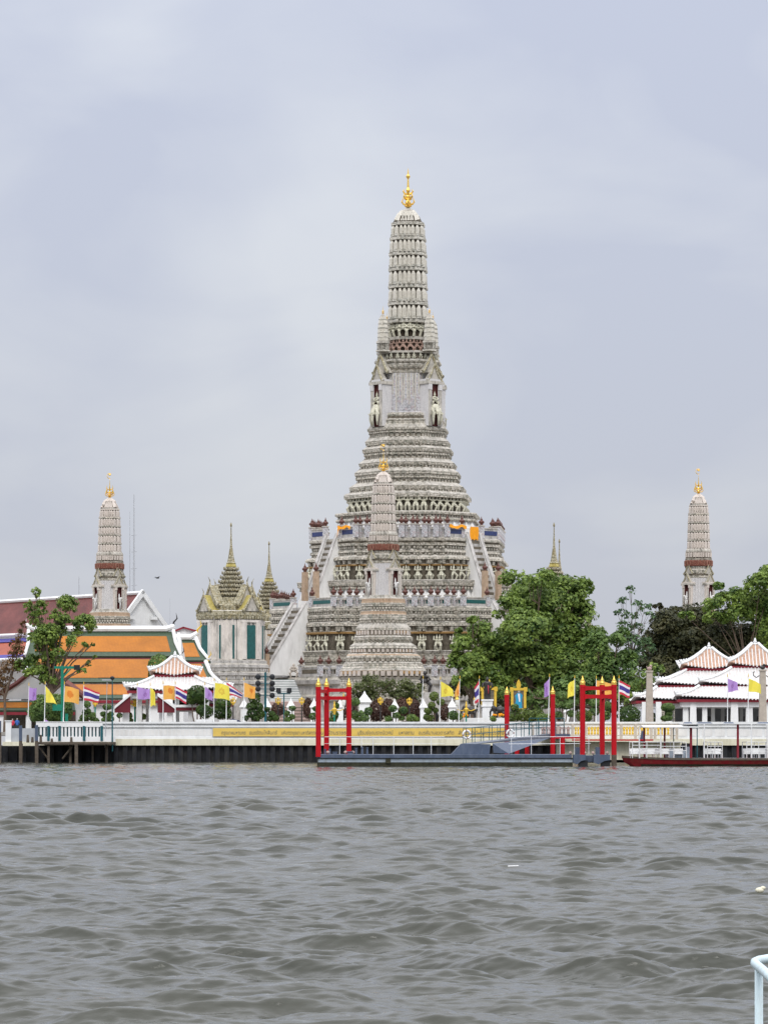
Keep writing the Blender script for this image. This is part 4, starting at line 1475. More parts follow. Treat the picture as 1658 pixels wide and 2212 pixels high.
# ------------------------------------------------------------------ riverside pavilions: stacked hipped roofs, flaring eaves
def hip_roof(mb, cx, cy, z0, z1, hx0, hx1, hy0, hy1, rib=.42, flare=.5, tile=0, ribm=1, crest=True):
    """concave hipped roof between eave (hx0, hy0, z0) and top (hx1, hy1, z1) with ribs, hips, upturned corners"""
    N = 5
    prof = []
    for i in range(N + 1):
        t = i / N
        prof.append((hx0 + (hx1 - hx0) * t, hy0 + (hy1 - hy0) * t, z0 + (z1 - z0) * (t * .72 + .28 * t * t)))
    rg = []
    for i, (a, b, z) in enumerate(prof):
        up = flare * (1 - i / N) ** 2
        rg.append([(cx - a, cy - b, z + up), (cx, cy - b, z), (cx + a, cy - b, z + up), (cx + a, cy, z), (cx + a, cy + b, z + up), (cx, cy + b, z), (cx - a, cy + b, z + up), (cx - a, cy, z)])
    mb.rings(rg, mi=tile)

    def at(side, s_):
        """line of points up the slope at position s_ (-1..1) along the eave"""
        pts = []
        for i, (a, b, z) in enumerate(prof):
            up = flare * (1 - i / N) ** 2
            if side == 'f':
                x = s_ * hx0
                if abs(x) > a:
                    ip = prof[i - 1]
                    break
                pts.append((cx + x, cy - b - .02, z + up * abs(x) / max(a, .01) + .03))
            else:
                y = s_ * hy0
                if abs(y) > b:
                    break
                pts.append((cx + (a + .02) * (1 if side == 'r' else -1), cy + y, z + up * abs(y) / max(b, .01) + .03))
        return pts
    n = int(2 * hx0 / rib)
    for i in range(n + 1):
        pts = at('f', -1 + 2 * i / n)
        if len(pts) > 1:
            mb.tube(pts, .07, 4, ribm)
            mb.obox((pts[0][0], pts[0][1] - .06, pts[0][2] - .16), .17, .14, .26, 0, .6, ribm)
    n = int(2 * hy0 / rib)
    for sd in 'lr':
        for i in range(n + 1):
            pts = at(sd, -1 + 2 * i / n)
            if len(pts) > 1:
                mb.tube(pts, .07, 4, ribm)
    for sx in (-1, 1):
        for sy in (-1, 1):
            pts = []
            for i, (a, b, z) in enumerate(prof):
                up = flare * (1 - i / N) ** 2
                pts.append((cx + sx * a, cy + sy * b, z + up + .10))
            tip = (pts[0][0] + sx * .25, pts[0][1] + sy * .25, pts[0][2] + .45)
            mb.tube([tip] + pts, [.05] + [.20] * len(pts), 6, ribm)
            if crest:
                for j in range(4):
                    p = lerp(pts[0], pts[2], j / 4.0)
                    mb.ball((p[0], p[1], p[2] + .26 - .04 * j), .17 - .02 * j, (1, 1, 1.3), 6, ribm)


def fascia(mb, cx, cy, z, hx, hy, h, mi):
    mb.box(cx - hx, cx + hx, cy - hy, cy + hy, z - h, z, mi)


def gablet(mb, cx, cy, z, h, mi, w=1.0):
    """scrolled crest on the roof apex"""
    for k, (dx, dz, r) in enumerate(((0, .0, .34), (.38, -.12, .28), (-.38, -.12, .28), (.72, -.38, .25), (-.72, -.38, .25), (1.05, -.66, .22), (-1.05, -.66, .22), (1.36, -.92, .19), (-1.36, -.92, .19))):
        mb.ball((cx + dx * w, cy - .1, z + dz * 1.0), r, (1, .7, 1.2), 7, mi)
    mb.lathe([(.22, 0), (.3, .12), (.16, .25), (.24, .42), (.14, .58), (.17, .66), (.02, .9)], 8, (cx, cy - .1, z + .2), mi=mi)


def pavilion_module(par, px, Y, tiers, depth):
    """tiers: (eave y, top y, eave half px, top half px, tile, crest)"""
    cx = X(px, Y)
    for k, (ye, yt, he, ht, tile, top) in enumerate(tiers):
        mb = MB()
        z0, z1 = Z(ye, Y) - GZ, Z(yt, Y) - GZ
        k_ = S(Y)
        hx0, hx1 = he * k_, ht * k_
        dy = depth * hx0
        hip_roof(mb, cx - par.location.x, Y - par.location.y + depth * tiers[-1][2] * k_, z0, z1, hx0, hx1, hx0 * depth, max(hx1 * depth, .05), tile=tile, crest=True)
        fascia(mb, cx - par.location.x, Y - par.location.y + depth * tiers[-1][2] * k_, z0 - .02, hx0 - .28, hx0 * depth - .28, .34, 2)
        if k > 0 or True:
            fascia(mb, cx - par.location.x, Y - par.location.y + depth * tiers[-1][2] * k_, z0 - .37, hx0 - .75, hx0 * depth - .75, .6, 1)
        if top:
            gablet(mb, cx - par.location.x, Y - par.location.y + depth * tiers[-1][2] * k_, z1 - .35, 1, 1, .9)
        mb.build('roof', [M['salgrey'] if tile == 0 else M['salgrey'], M['white'], M['darkred'], M['saltile']], par)


rp = thing('riverside_pavilion', 'white open pavilion with stacked flaring roofs behind the moored ferry', 'pavilion', (X(1590, 392), 392.0, GZ))
pavilion_module(rp, 1541, 395, [(1441, 1397, 64, 6, 3, True), (1479, 1446, 120, 52, 0, False), (1513, 1484, 172, 120, 0, False)], .62)
pavilion_module(rp, 1643, 392, [(1436, 1387, 62, 6, 3, True), (1479, 1441, 130, 55, 0, False), (1510, 1482, 184, 130, 0, False)], .62)
for (px, wpx, Y) in ((1391, 11, 394), (1421.5, 11.5, 394), (1449, 10, 399), (1480, 11, 393.5), (1496, 13, 393), (1521, 10, 393.4), (1539, 7.5, 395.5), (1585, 15, 393), (1617, 14, 393.3), (1652, 14, 393), (1560, 7, 400), (1600, 7, 400)):
    mb = MB()
    w = wpx * S(Y)
    mb.obox((X(px, Y) - rp.location.x, Y - rp.location.y, 0), w * 1.15, w * 1.15, Z(1516, Y) - GZ, 0, .84)
    mb.build('column', M['white'], rp)
mb = MB()
q0, q1 = X(1462, 400) - rp.location.x, X(1760, 400) - rp.location.x
mb.box(q0, q1, 11, 11.4, 0, Z(1520, 400) - GZ, 0)
for k in range(7):
    mb.box(q0 + 1.5 + k * 2.2, q0 + 2.4 + k * 2.2, 10.9, 10.997, .2, 2.0, 1)  # grey boxes on the wall: shading of the openings put into colour
mb.build('back_wall', [M['grey'], mat('grey_opening_shade', (.20, .20, .20), .7)], rp)

lp = thing('riverside_pavilion', 'white open pavilion with striped triangular roof behind the purple flags', 'pavilion', (X(380, 390), 390.0, GZ))
pavilion_module(lp, 374, 392, [(1456, 1417, 54, 5, 3, True), (1491, 1461, 105, 44, 0, False)], .6)
pavilion_module(lp, 430, 397, [(1492, 1462, 66, 30, 0, False), (1520, 1496, 74, 50, 0, False)], .6)
mb = MB()
for (xa, ya, xb, yb) in ((281, 1497, 247, 1525), (340, 1497, 378, 1525)):
    a, b = rel(lp, PT(xa, ya, 389.5)), rel(lp, PT(xb, yb, 389.5))
    mb.prism([a, b, (b[0], b[1], b[2] - .35), (a[0], a[1], a[2] - .35)], (0, 8, 0), 0)
    m_ = lerp(a, b, .5)
    mb.prism([(a[0], a[1] + .2, a[2] - .36), (b[0], b[1] + .2, b[2] - .36), (b[0], b[1] + .2, b[2] - .8), (a[0], a[1] + .2, b[2] - .8)], (0, .3, 0), 1)
a, b = rel(lp, PT(378, 1524, 389.5)), rel(lp, PT(440, 1524, 389.5))
mb.box(a[0], b[0], a[1], a[1] + 7, a[2] - .2, a[2] + .1, 0)
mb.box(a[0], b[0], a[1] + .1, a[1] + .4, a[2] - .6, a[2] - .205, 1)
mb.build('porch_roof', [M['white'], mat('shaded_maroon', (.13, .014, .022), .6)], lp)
for (px, wpx, Y) in ((272, 13, 391), (302, 9, 394), (349, 10, 391), (367, 12, 390.5), (383, 8, 394), (412, 9.5, 390.4), (447, 8, 392), (318, 6, 398)):
    mb = MB()
    w = wpx * S(Y)
    mb.obox((X(px, Y) - lp.location.x, Y - lp.location.y, 0), w * 1.12, w * 1.12, Z(1500, Y) - GZ, 0, .84)
    mb.build('column', M['white'], lp)

# ------------------------------------------------------------------ embankment and riverside wall
mb = MB()
xs = np.arange(X(-900, YB), X(2560, YB), .55)
for i, x in enumerate(xs):
    yy = YB + .15 if i % 2 else YB + .55
    mb.box(x, x + .56, yy, YB + 1.2, -1.5, Z(1610, YB) - .002)
structure(mb.build('quay', M['sheetpile']))

rw = thing('riverside_wall', 'long white parapet wall with cream foot along the river bank', 'wall', (X(600, YB), YB, Z(1610, YB)))
W0 = rw.location.x


def wx(px):
    return X(px, YB) - W0


def wz(py):
    return Z(py, YB) - Z(1610, YB)


mb = MB()
mb.box(wx(86), wx(1740), -.10, .9, wz(1610), wz(1596), 1)
mb.box(wx(86), wx(1740), -.02, .7, wz(1596), wz(1592), 0)
mb.box(wx(86), wx(1740), .10, .6, wz(1592), wz(1571), 0)
mb.box(wx(86), wx(1740), -.06, .7, wz(1571), wz(1567), 0)
mb.box(wx(86), wx(1740), .04, .65, wz(1567), wz(1563), 0)
mb.box(wx(86), wx(1740), -.22, .85, wz(1563), wz(1559), 0)
mb.build('wall_body', [M['white'], M['cream']], rw)
mb = MB()
k = 0
px = 250.0
while px < 455:
    mb.box(wx(px), wx(px + 7.5), .07, .099, wz(1589), wz(1576))
    px += 9.4
px = 1462.0
while px < 1700:
    mb.box(wx(px), wx(px + 22), .05, .099, wz(1590), wz(1575))
    px += 27.0
mb.build('raised_panels', M['plaster'], rw)

bn = MB()
bn.box(wx(460), wx(1094), -.16, -.08, wz(1590.5), wz(1572.8), 0)
bn.box(wx(459), wx(1095), -.14, -.07, wz(1591.2), wz(1572.1), 1)
bo = bn.build('banner', [M['banner'], M['grey']], None, tuple(rw.location))
tag(bo, 'long yellow banner with a line of grey Thai lettering on the white river wall', 'banner')
for txt, xa, xb in (('กรุงเทพมหานคร', 478, 530), ('อมรรัตนโกสินทร์', 538, 598), ('มหินทรายุธยา มหาดิลกภพ', 607, 684), ('นพรัตนราชธานี', 692, 758),
                    ('บุรีรมย์อุดมราชนิเวศน์', 771, 848), ('มหาสถาน', 860, 893), ('อมรพิมานอวตารสถิต', 903, 979), ('สักกะทัตติยวิษณุกรรมประสิทธิ์', 989, 1088)):
    cu = bpy.data.curves.new('lettering', 'FONT')
    cu.body = txt
    cu.size = .62
    cu.extrude = .012
    cu.shear = .12
    cu.materials.append(M['ink'])
    o = bpy.data.objects.new('lettering', cu)
    COL.objects.link(o)
    o.parent = bo
    bpy.context.view_layer.update()
    wd = max(o.dimensions.x, .3)
    o.scale = ((wx(xb) - wx(xa)) / wd, 1, 1)
    o.location = (wx(xa), -.178, wz(1586.2))
    o.rotation_euler = (PI / 2, 0, 0)
    bpy.context.view_layer.update()
    me = bpy.data.meshes.new_from_object(o.evaluated_get(bpy.context.evaluated_depsgraph_get()))
    p_ = place(me, 'lettering', bo, o.location)
    p_.rotation_euler = o.rotation_euler
    p_.scale = o.scale
    bpy.data.objects.remove(o)

# ------------------------------------------------------------------ red mooring gates
def cap_mb(k):
    mb = MB()
    mb.lathe([(.36 * k, 0), (.38 * k, .12 * k), (.33 * k, .18 * k), (.42 * k, .3 * k), (.40 * k, .42 * k), (.27 * k, .55 * k), (.30 * k, .62 * k), (.16 * k, .85 * k), (.10 * k, 1.05 * k), (.01, 1.35 * k)], 12)
    return mb


CAP = cap_mb(.72).mesh('finial_cap', M['gold'], True)


def column(par, x, y, z0, z1, r, wet=None):
    mb = MB()
    if wet:
        mb.lathe([(r * 1.02, -1.2), (r * 1.02, wet)], 14, (x, y, 0), mi=1)
        z0 = wet
    mb.lathe([(r, z0), (r, z1 - .25), (r * 1.08, z1 - .22), (r * 1.08, z1)], 14, (x, y, 0))
    o = mb.build('column', [M['red'], M['wood']], par, smooth=False)
    place(CAP, 'finial_cap', o, (x, y, z1))
    return o


def beam(par, a, b, zlo, zhi, r):
    """curved-end tie beam between two columns"""
    a, b = Vector(a), Vector(b)
    d = (b - a).normalized()
    n = Vector((-d.y, d.x, 0)) * .22
    L_ = (b - a).length
    h = zhi - zlo
    pts = [(0, h + .22), (.09, h + .05), (.2, h), (.8, h), (.91, h + .05), (1, h + .22), (1, -.22), (.91, -.05), (.8, 0), (.2, 0), (.09, -.05), (0, -.22)]
    mb = MB()
    mb.prism([a + d * (t * L_) - n / 2 + Vector((0, 0, zlo + dz)) for t, dz in pts], n)
    mb.build('tie_beam', M['red'], par)


def gate(label, cols, beams, zs, wets=()):
    t = thing('mooring_gate', label, 'gate', (cols[0][0], cols[0][1], 0), 0, 'red mooring gates on the pontoon')
    c = [(x - cols[0][0], y - cols[0][1]) for x, y in cols]
    for i, (x, y) in enumerate(c):
        column(t, x, y, zs[i][0], zs[i][1], .27, 1.2 if i in wets else None)
    for (i, j, zl, zh) in beams:
        beam(t, (c[i][0], c[i][1], 0), (c[j][0], c[j][1], 0), zl, zh, .27)
    return t


YP = 324.0                     # river side of the pontoon
YR = 331.5
zt1, zt2 = Z(1484, YP), Z(1484, YR)
gate('red gate of three gold capped columns standing over the middle of the yellow banner',
     [(X(687.4, YP), YP - .1), (X(705, YR), YR), (X(753.3, YR), YR)],
     [(0, 1, Z(1496, 326), Z(1489, 326)), (1, 2, Z(1494.5, YR), Z(1487, YR)), (0, 1, Z(1511, 326), Z(1504, 326)), (1, 2, Z(1511.5, YR), Z(1504, YR))],
     [(1.0, zt1), (1.2, zt2), (1.2, zt2)])
gate('red gate of three gold capped columns, one foot in the water near the ferry',
     [(X(1325, YP), YP - .3), (X(1257.5, YP), YP - .1), (X(1300, YR), YR)],
     [(1, 0, Z(1490.5, YP), Z(1482.5, YP)), (1, 0, Z(1508.5, YP), Z(1500.5, YP)), (0, 2, Z(1491, 328), Z(1484, 328)), (0, 2, Z(1508, 328), Z(1501, 328))],
     [(-1, Z(1479.5, YP)), (1.0, Z(1479.5, YP)), (1.1, Z(1480, YR))], (0,))
for px, ytop, Y, lab in ((1094.2, 1501, 358.0, 'single red column with gold cap beside the lifebuoys of the gangway'), (1193.2, 1500, 358.0, 'single red column with gold cap standing past the upper end of the gangway')):
    t = thing('mooring_column', lab, 'column', (X(px, Y), Y, 0), 0, 'single red mooring columns')
    column(t, 0, 0, .6, Z(ytop, Y), .27)
for px, y0, y1, lab in ((1116, 1601, 1628, 'short red post under the gangway, nearer the tall capped column'), (1138, 1599, 1628, 'short dark red post under the middle of the gangway'), (1214.5, 1590, 1627, 'short red post under the shore end of the gangway')):
    mb = MB()
    mb.lathe([(.27, 0), (.27, Z(y0, 366))], 12)
    tag(mb.build('support_post', M['red'], None, (X(px, 366), 366, 0)), lab, 'post', 'short red posts below the gangway')
mb = MB()
mb.box(X(1195, 367), X(1256, 367), 366.8, 367.2, Z(1595.5, 367), Z(1590.5, 367))
mb.box(X(1235, 372), X(1410, 372), 371.8, 372.2, Z(1600, 372), Z(1597, 372))
tag(mb.build('fender_rail', M['red'], None), 'red horizontal fender rail running behind the gate towards the ferry', 'rail')

# ------------------------------------------------------------------ pontoon
pt = thing('pontoon', 'long blue grey floating pontoon with weedy waterline', 'pontoon', (X(960, YP), YP, 0))


def pr_(px, py, Y):
    return (X(px, Y) - pt.location.x, Y - pt.location.y, Z(py, Y))


xa, xb = pr_(684.5, 0, YP)[0], pr_(1236, 0, YP)[0]
zd, z1, z2 = Z(1630, YP), Z(1638.5, YP), Z(1646.5, YP)
mb = MB()
mb.box(xa, xb, 0, 9, -.6, z2, 1)
mb.box(xa + .1, xb, -.02, 9, z2 + .001, z1, 0)
mb.box(xa, xb - .1, -.22, 9.1, z1 + .07, zd, 2)
mb.box(xa, xb, -.12, 9.0, z1 + .001, z1 + .068, 3)
px = 700
while px < 1230:
    q = pr_(px, 0, YP)[0]
    mb.box(q, q + .06, -.05, 0, z2 + .05, z1, 0)
    px += 47
q = pr_(832.5, 0, YP)[0]
mb.box(q, q + .5, -.16, 0, z2 - .1, z1 + .3, 1)
mb.build('hull', [M['navalpale'], M['algae'], M['navalgrey'], M['dark']], pt)
# bollards, mooring brackets
for px, w, h, Y in ((702, 4, 10, 331), (712, 4, 10, 331), (769, 4.5, 12, 330), (782, 5, 14, 330), (793, 4.5, 13, 330), (723, 10, 4, 328), (756, 12, 5, 329)):
    mb = MB()
    p = pr_(px, 1631, Y)
    mb.obox((p[0], p[1], zd), w * S(Y), .5, h * S(Y), 0, .9)
    mb.obox((p[0], p[1], zd + h * S(Y)), w * S(Y) * 1.15, .6, .08)
    mb.build('bollard', M['navalgrey'], pt)
for px0, px1 in ((1237, 1264), (1281, 1317)):
    a, b = pr_(px0, 1632, YP), pr_(px1, 1632, YP)
    mb = MB()
    zlo = Z(1651, YP)
    mb.prism([(a[0], -.4, zd), (b[0], -.4, zd), (b[0], -.4, zd - .55), (a[0] + .65 * (b[0] - a[0]), -.4, zlo + .35), (a[0] + .3 * (b[0] - a[0]), -.4, zlo), (a[0], -.4, zlo + .2)], (0, 1.2, 0), 0)
    m_ = (a[0] + b[0]) / 2
    mb.box(m_ - .1, m_ + .85, -.2, .5, -.5, zlo + .4, 1)
    mb.box(a[0] + .3, a[0] + .75, 1.2, 1.7, zd, zd + .75, 0)
    for q in (-.9, .55):
        mb.ball((m_ + q, -.1, zd + .17), .17, (1, 1, 1), 8, 2)
    mb.build('mooring_bracket', [M['navalgrey'], M['dark'], M['pink']], pt)
mb = MB()
mb.box(pr_(1262, 0, YP)[0], pr_(1284, 0, YP)[0], 1.0, 6, Z(1646, YP), zd - .1)
mb.build('end_deck', M['navalgrey'], pt)
for px in (690, 708, 746, 762):
    mb = MB()
    p = pr_(px, 1627, 329)
    mb.ball((p[0], p[1], zd + .2), .19, (1, 1, .95), 8)
    mb.build('buffer', M['pink'], pt)
mb = MB()
zr = Z(1591.5, 331)
for px in (733.5, 780.5, 805.5, 850, 892, 931, 1104, 1147, 1209, 1240, 1271):
    p = pr_(px, 1630, 331)
    z_r = zr if px < 1000 else Z(1590 if px < 1150 else 1594, 331)
    mb.tube([(p[0], p[1], zd), (p[0], p[1], z_r)], .030, 4)
a, b = pr_(701, 0, 331), pr_(960, 0, 331)
mb.tube([(a[0], a[1], zr), (b[0], b[1], zr)], .028, 4)
mb.tube([(a[0], a[1], (zr + zd) / 2 + .2), (b[0], b[1], (zr + zd) / 2 + .2)], .018, 4)
a, b = pr_(1098, 0, 331), pr_(1275, 0, 331)
for yy in (1592, 1607):
    mb.tube([(a[0], a[1], Z(yy, 331)), (b[0], b[1], Z(yy - 1, 331))], .030, 4)
mb.build('guard_rail', M['white'], pt)

# gangway: sloping deck from the pontoon up to the shore
gw = thing('gangway', 'sloping blue grey gangway with thin green railings from pontoon to shore', 'gangway', (X(1050, 332), 332.0, 0))


def gr_(px, py, Y):
    return (X(px, Y) - gw.location.x, Y - gw.location.y, Z(py, Y))


mb = MB()
mb.prism([gr_(973, 1631, 327), gr_(1056, 1631, 327), gr_(1059, 1607.5, 327), gr_(996, 1606.5, 327)], (0, 3.2, 0), 0)
mb.build('ramp_block', M['navalgrey'], gw)
ga, gb = gr_(1002, 1606, 328.5), gr_(1186, 1585, 368)
gc = (gb[0] + 1.5, gb[1] + 10, gb[2])
mb = MB()
wv = Vector((-.2, 2.6, 0))
mb.prism([ga, gb, (gb[0], gb[1], gb[2] - .5), (ga[0] + .4, ga[1], ga[2] - .15)], wv, 0)
mb.prism([(ga[0] + 2.9, ga[1] - .02, ga[2] + .02), (gb[0], gb[1] - .02, gb[2] - .5), (gb[0] - 2, gb[1] - .02, gb[2] - .72), (ga[0] + 4.6, ga[1] - .02, ga[2] - 1.05), (ga[0] + 3.0, ga[1] - .02, ga[2] - .95)], (0, .3, 0), 1)
mb.build('ramp_deck', [mat('worn_deck_paint', (.16, .18, .215), .6, var=.15), M['navalgrey']], gw)
mb = MB()
mb.box(gb[0] - .3, gb[0] + 2.4, gb[1], gb[1] + 14, gb[2] - .35, gb[2] - .02, 0)
mb.build('landing', M['navalgrey'], gw)
mb = MB()
for off in (0, 1):
    o_ = wv * off
    P0 = Vector(ga) + o_
    P1 = Vector(gb) + o_
    top = []
    for i in range(11):
        p = P0.lerp(P1, (i + .2) / 10.6)
        q = p + Vector((0, 0, 1.55))
        mb.tube([p, q], .035, 4)
        top.append(q)
    mb.tube(top, .03, 4)
    mb.tube([t_ - Vector((0, 0, .7)) for t_ in top], .022, 4)
for i in range(5):
    p = Vector((gb[0] - 2.2 + i * 1.0, gb[1] + 2, gb[2] - .1))
    mb.tube([p, p + Vector((0, 0, 1.9))], .045, 4)
p = Vector((gb[0] - 2.2, gb[1] + 2, gb[2] + 1.0))
mb.tube([p, p + Vector((4.0, 0, 0))], .04, 4)
mb.tube([p + Vector((0, 0, .8)), p + Vector((4.0, 0, .8))], .04, 4)
mb.build('railing', M['bluegreen'], gw)


def torus_mb(Rr, r, n=20, k=8):
    mb = MB()
    vs, fs, ms = [], [], []
    for i in range(n):
        a = 2 * PI * i / n
        for j in range(k):
            b = 2 * PI * j / k
            vs.append(((Rr + r * math.cos(b)) * math.cos(a), r * math.sin(b), (Rr + r * math.cos(b)) * math.sin(a)))
    for i in range(n):
        for j in range(k):
            mb_i = 1 if (i % 5) == 0 else 0
            fs.append((i * k + j, i * k + (j + 1) % k, ((i + 1) % n) * k + (j + 1) % k, ((i + 1) % n) * k + j))
            ms.append(mb_i)
    mb.add(vs, fs)
    mb.m = ms
    return mb


for px, py, Y, lab in ((1007.5, 1586.5, 328.0, 'white lifebuoy ring hung at the lower end of the gangway rail'), (1101.5, 1584.5, 345.2, 'white lifebuoy ring hung half way up the gangway rail beside the red column')):
    tag(torus_mb(.40, .10).build('lifebuoy', [M['white'], M['redband']], None, (X(px, Y), Y, Z(py, Y)), .35, True), lab, 'lifebuoy', 'lifebuoys on the gangway')

# ------------------------------------------------------------------ ferry boat
YF = 328.0
fb = thing('ferry_boat', 'open wooden ferry with dark red hull, white railings and thin canopy', 'boat', (X(1500, YF), YF, 0))


def br_(px, py, Y):
    return (X(px, Y) - fb.location.x, Y - fb.location.y, Z(py, Y))


sec = []
for px, ztop, w in ((1346, 1633, .15), (1360, 1634.2, 1.0), (1385, 1635.5, 1.7), (1420, 1637, 2.1), (1470, 1638, 2.3), (1540, 1638.5, 2.4), (1640, 1638.5, 2.4), (1760, 1637, 2.4), (1880, 1634, 1.6)):
    p = br_(px, ztop, YF)
    zt_ = p[2]
    k = max(0.0, (1385 - px) / 60)
    sh = 0.9 * k
    zk = -.5 + 1.1 * k
    sec.append([(p[0], 2.4 - w, zt_), (p[0], 2.4 - w - .04, zt_ - .16), (p[0] + sh * .5, 2.4 - w * .93, max(zt_ * .35, zk)), (p[0] + sh, 2.4 - w * .75, zk), (p[0] + sh, 2.4 + w * .75, zk), (p[0] + sh * .5, 2.4 + w * .93, max(zt_ * .35, zk)), (p[0], 2.4 + w + .04, zt_ - .16), (p[0], 2.4 + w, zt_)])
mb = MB()
mb.rings(sec, mi=0)
# dark rubbing strake and wet foot
for i in range(len(sec) - 1):
    a, b = sec[i], sec[i + 1]
    mb.prism([(a[0][0], a[0][1] - .09, a[0][2] + .04), (b[0][0], b[0][1] - .09, b[0][2] + .04), (b[0][0], b[0][1] - .09, b[0][2] - .17), (a[0][0], a[0][1] - .09, a[0][2] - .17)], (0, .12, 0), 1)
    if i >= 2:
        mb.prism([(a[0][0], a[2][1] - .07, .22), (b[0][0], b[2][1] - .07, .22), (b[0][0], b[3][1] - .1, -.4), (a[0][0], a[3][1] - .1, -.4)], (0, .1, 0), 2)
mb.build('hull', [M['boatred'], M['wood'], M['algae']], fb)
zdk = Z(1638, YF) + .02
mb = MB()
mb.box(br_(1405, 0, YF)[0], br_(1860, 0, YF)[0], .5, 4.3, zdk - .1, zdk)
mb.build('deck', M['grey'], fb)
mb = MB()          # canopy roof with a shallow camber
x0, x1 = br_(1388, 0, YF)[0], br_(1800, 0, YF)[0]
zc0 = Z(1571.5, YF)
mb.prism([(x0, .1, zc0), (x0, 4.8, zc0), (x0, 4.8, zc0 + .1), (x0, 2.4, zc0 + .26), (x0, .1, zc0 + .1)], (br_(1510, 0, YF)[0] - x0, 0, 0), 0)
x2 = br_(1476, 0, YF)[0]
mb.prism([(x2, .3, zc0 + .34), (x2, 4.8, zc0 + .34), (x2, 4.8, zc0 + .42), (x2, .3, zc0 + .42)], (x1 - x2, 0, 0), 0)
for px, l in ((1480, 18), (1508, 34), (1567, 22), (1640, 25)):
    q = br_(px, 0, YF)[0]
    mb.obox((q + l * S(YF) / 2, 2.2, zc0 + .425), l * S(YF), 1.6, .14, 0, .7, 1)
mb.build('canopy', [M['white'], M['navalgrey']], fb)
for px, m_, r, yy in ((1397, 'darkred', .10, 3.9), (1442, 'darkred', .10, 3.9), (1493.5, 'darkred', .13, .9), (1595, 'darkred', .12, .9), (1380, 'white', .07, .3), (1427, 'white', .07, .3), (1461, 'bluegreen', .05, 3.5), (1506, 'bluegreen', .05, .5), (1521, 'white', .06, .3), (1623, 'white', .07, .3), (1657, 'white', .07, .3)):
    mb = MB()
    p = br_(px, 0, YF)
    mb.tube([(p[0] + (.05 if px < 1400 else 0), yy, zdk), (p[0], yy, zc0 + (.03 if px < 1500 else .34))], r, 6)
    mb.build('canopy_post', M[m_], fb)
zr = Z(1603, YF)
for (xa_, xb_, nrail) in ((1366, 1428, 4), (1428, 1482, 3), (1528, 1560, 3), (1613, 1690, 4)):
    mb = MB()
    a, b = br_(xa_, 0, YF)[0], br_(xb_, 0, YF)[0]
    for k in range(nrail):
        z = zr - k * (zr - zdk) * .8 / nrail
        mb.tube([(a, .35, z), (b, .35, z)], .035, 4)
    n = max(2, int((b - a) / 1.0))
    for k in range(n + 1):
        x = a + (b - a) * k / n
        mb.tube([(x, .35, zdk), (x, .35, zr)], .042, 4)
    mb.build('railing', M['white'], fb)
    mb = MB()
    for z in (zr, (zr + zdk) / 2):
        mb.tube([(a, 4.4, z), (b, 4.4, z)], .035, 4)
    for k in range(n + 1):
        x = a + (b - a) * k / n
        mb.tube([(x, 4.4, zdk), (x, 4.4, zr)], .04, 4)
    mb.build('railing', M['white'], fb)
bm_ = MB()
bm_.box(-.5, .5, -.22, .22, .40, .46)
bm_.prism([(-.5, .18, .46), (.5, .18, .46), (.5, .3, .98), (-.5, .3, .98)], (0, .05, 0))
for sx in (-.44, .44):
    for sy in (-.18, .18):
        bm_.tube([(sx, sy, 0), (sx, sy, .4)], .03, 4)
    bm_.tube([(sx, -.2, .45), (sx, -.2, .7), (sx, .22, .72)], .03, 4)
bme = bm_.mesh('bench', M['white'])
for i, px in enumerate((1372, 1389, 1406, 1422, 1437, 1452, 1467, 1534, 1550, 1620, 1634, 1648)):
    place(bme, 'bench', fb, (br_(px, 0, YF)[0], 1.3 + .9 * (i % 2), zdk), 0)
mb = MB()
mb.box(br_(1442, 0, YF)[0], br_(1497, 0, YF)[0], 1.6, 3.0, zdk, Z(1620, YF))
mb.box(br_(1483, 0, YF)[0], br_(1494, 0, YF)[0], 1.4, 3.0, zdk, Z(1613, YF))
mb.obox((br_(1485, 0, YF)[0], 2.2, Z(1613, YF)), 1.0, .8, .35, 0, .8, 1)
mb.build('engine_box', [M['navalpale'], M['dark']], fb)

# ------------------------------------------------------------------ railed timber pier upstream
pi_ = thing('timber_pier', 'old timber pier deck on dark piles beside the white slatted rail', 'pier', (X(150, 376), 376.0, 0))


def qr(px, py, Y):
    return (X(px, Y) - pi_.location.x, Y - pi_.location.y, Z(py, Y))


mb = MB()
a, b = qr(80, 1604, 374), qr(238, 1604, 374)
mb.box(a[0], b[0], a[1], 8, Z(1608, 374), Z(1603, 374))
mb.build('deck', M['wood'], pi_)
for px, w, Y in ((45.5, 7, 373), (80, 6, 373), (105, 5, 374.5), (152, 5, 375.5), (165, 7, 374), (200, 4, 377), (230, 5, 377)):
    mb = MB()
    p = qr(px, 0, Y)
    mb.obox((p[0], p[1], -1.2), w * S(Y), w * S(Y), Z(1606, Y) + 1.2)
    mb.build('pile', M['wood'], pi_)
for (xa_, ya_, xb_, yb_) in ((135, 1639, 156, 1612), (84, 1612, 104, 1640)):
    mb = MB()
    mb.tube([qr(xa_, ya_, 374.8), qr(xb_, yb_, 374.8)], .11, 4)
    mb.build('brace', M['wood'], pi_)
for px, h in ((60, 17), (88, 17), (70, 12), (112, 9), (154, 12)):
    mb = MB()
    p = qr(px, 0, 375)
    mb.obox((p[0], p[1], Z(1604, 375)), 6 * S(375), .35, h * S(375), 0, .7)
    mb.build('mooring_block', M['wood'], pi_)
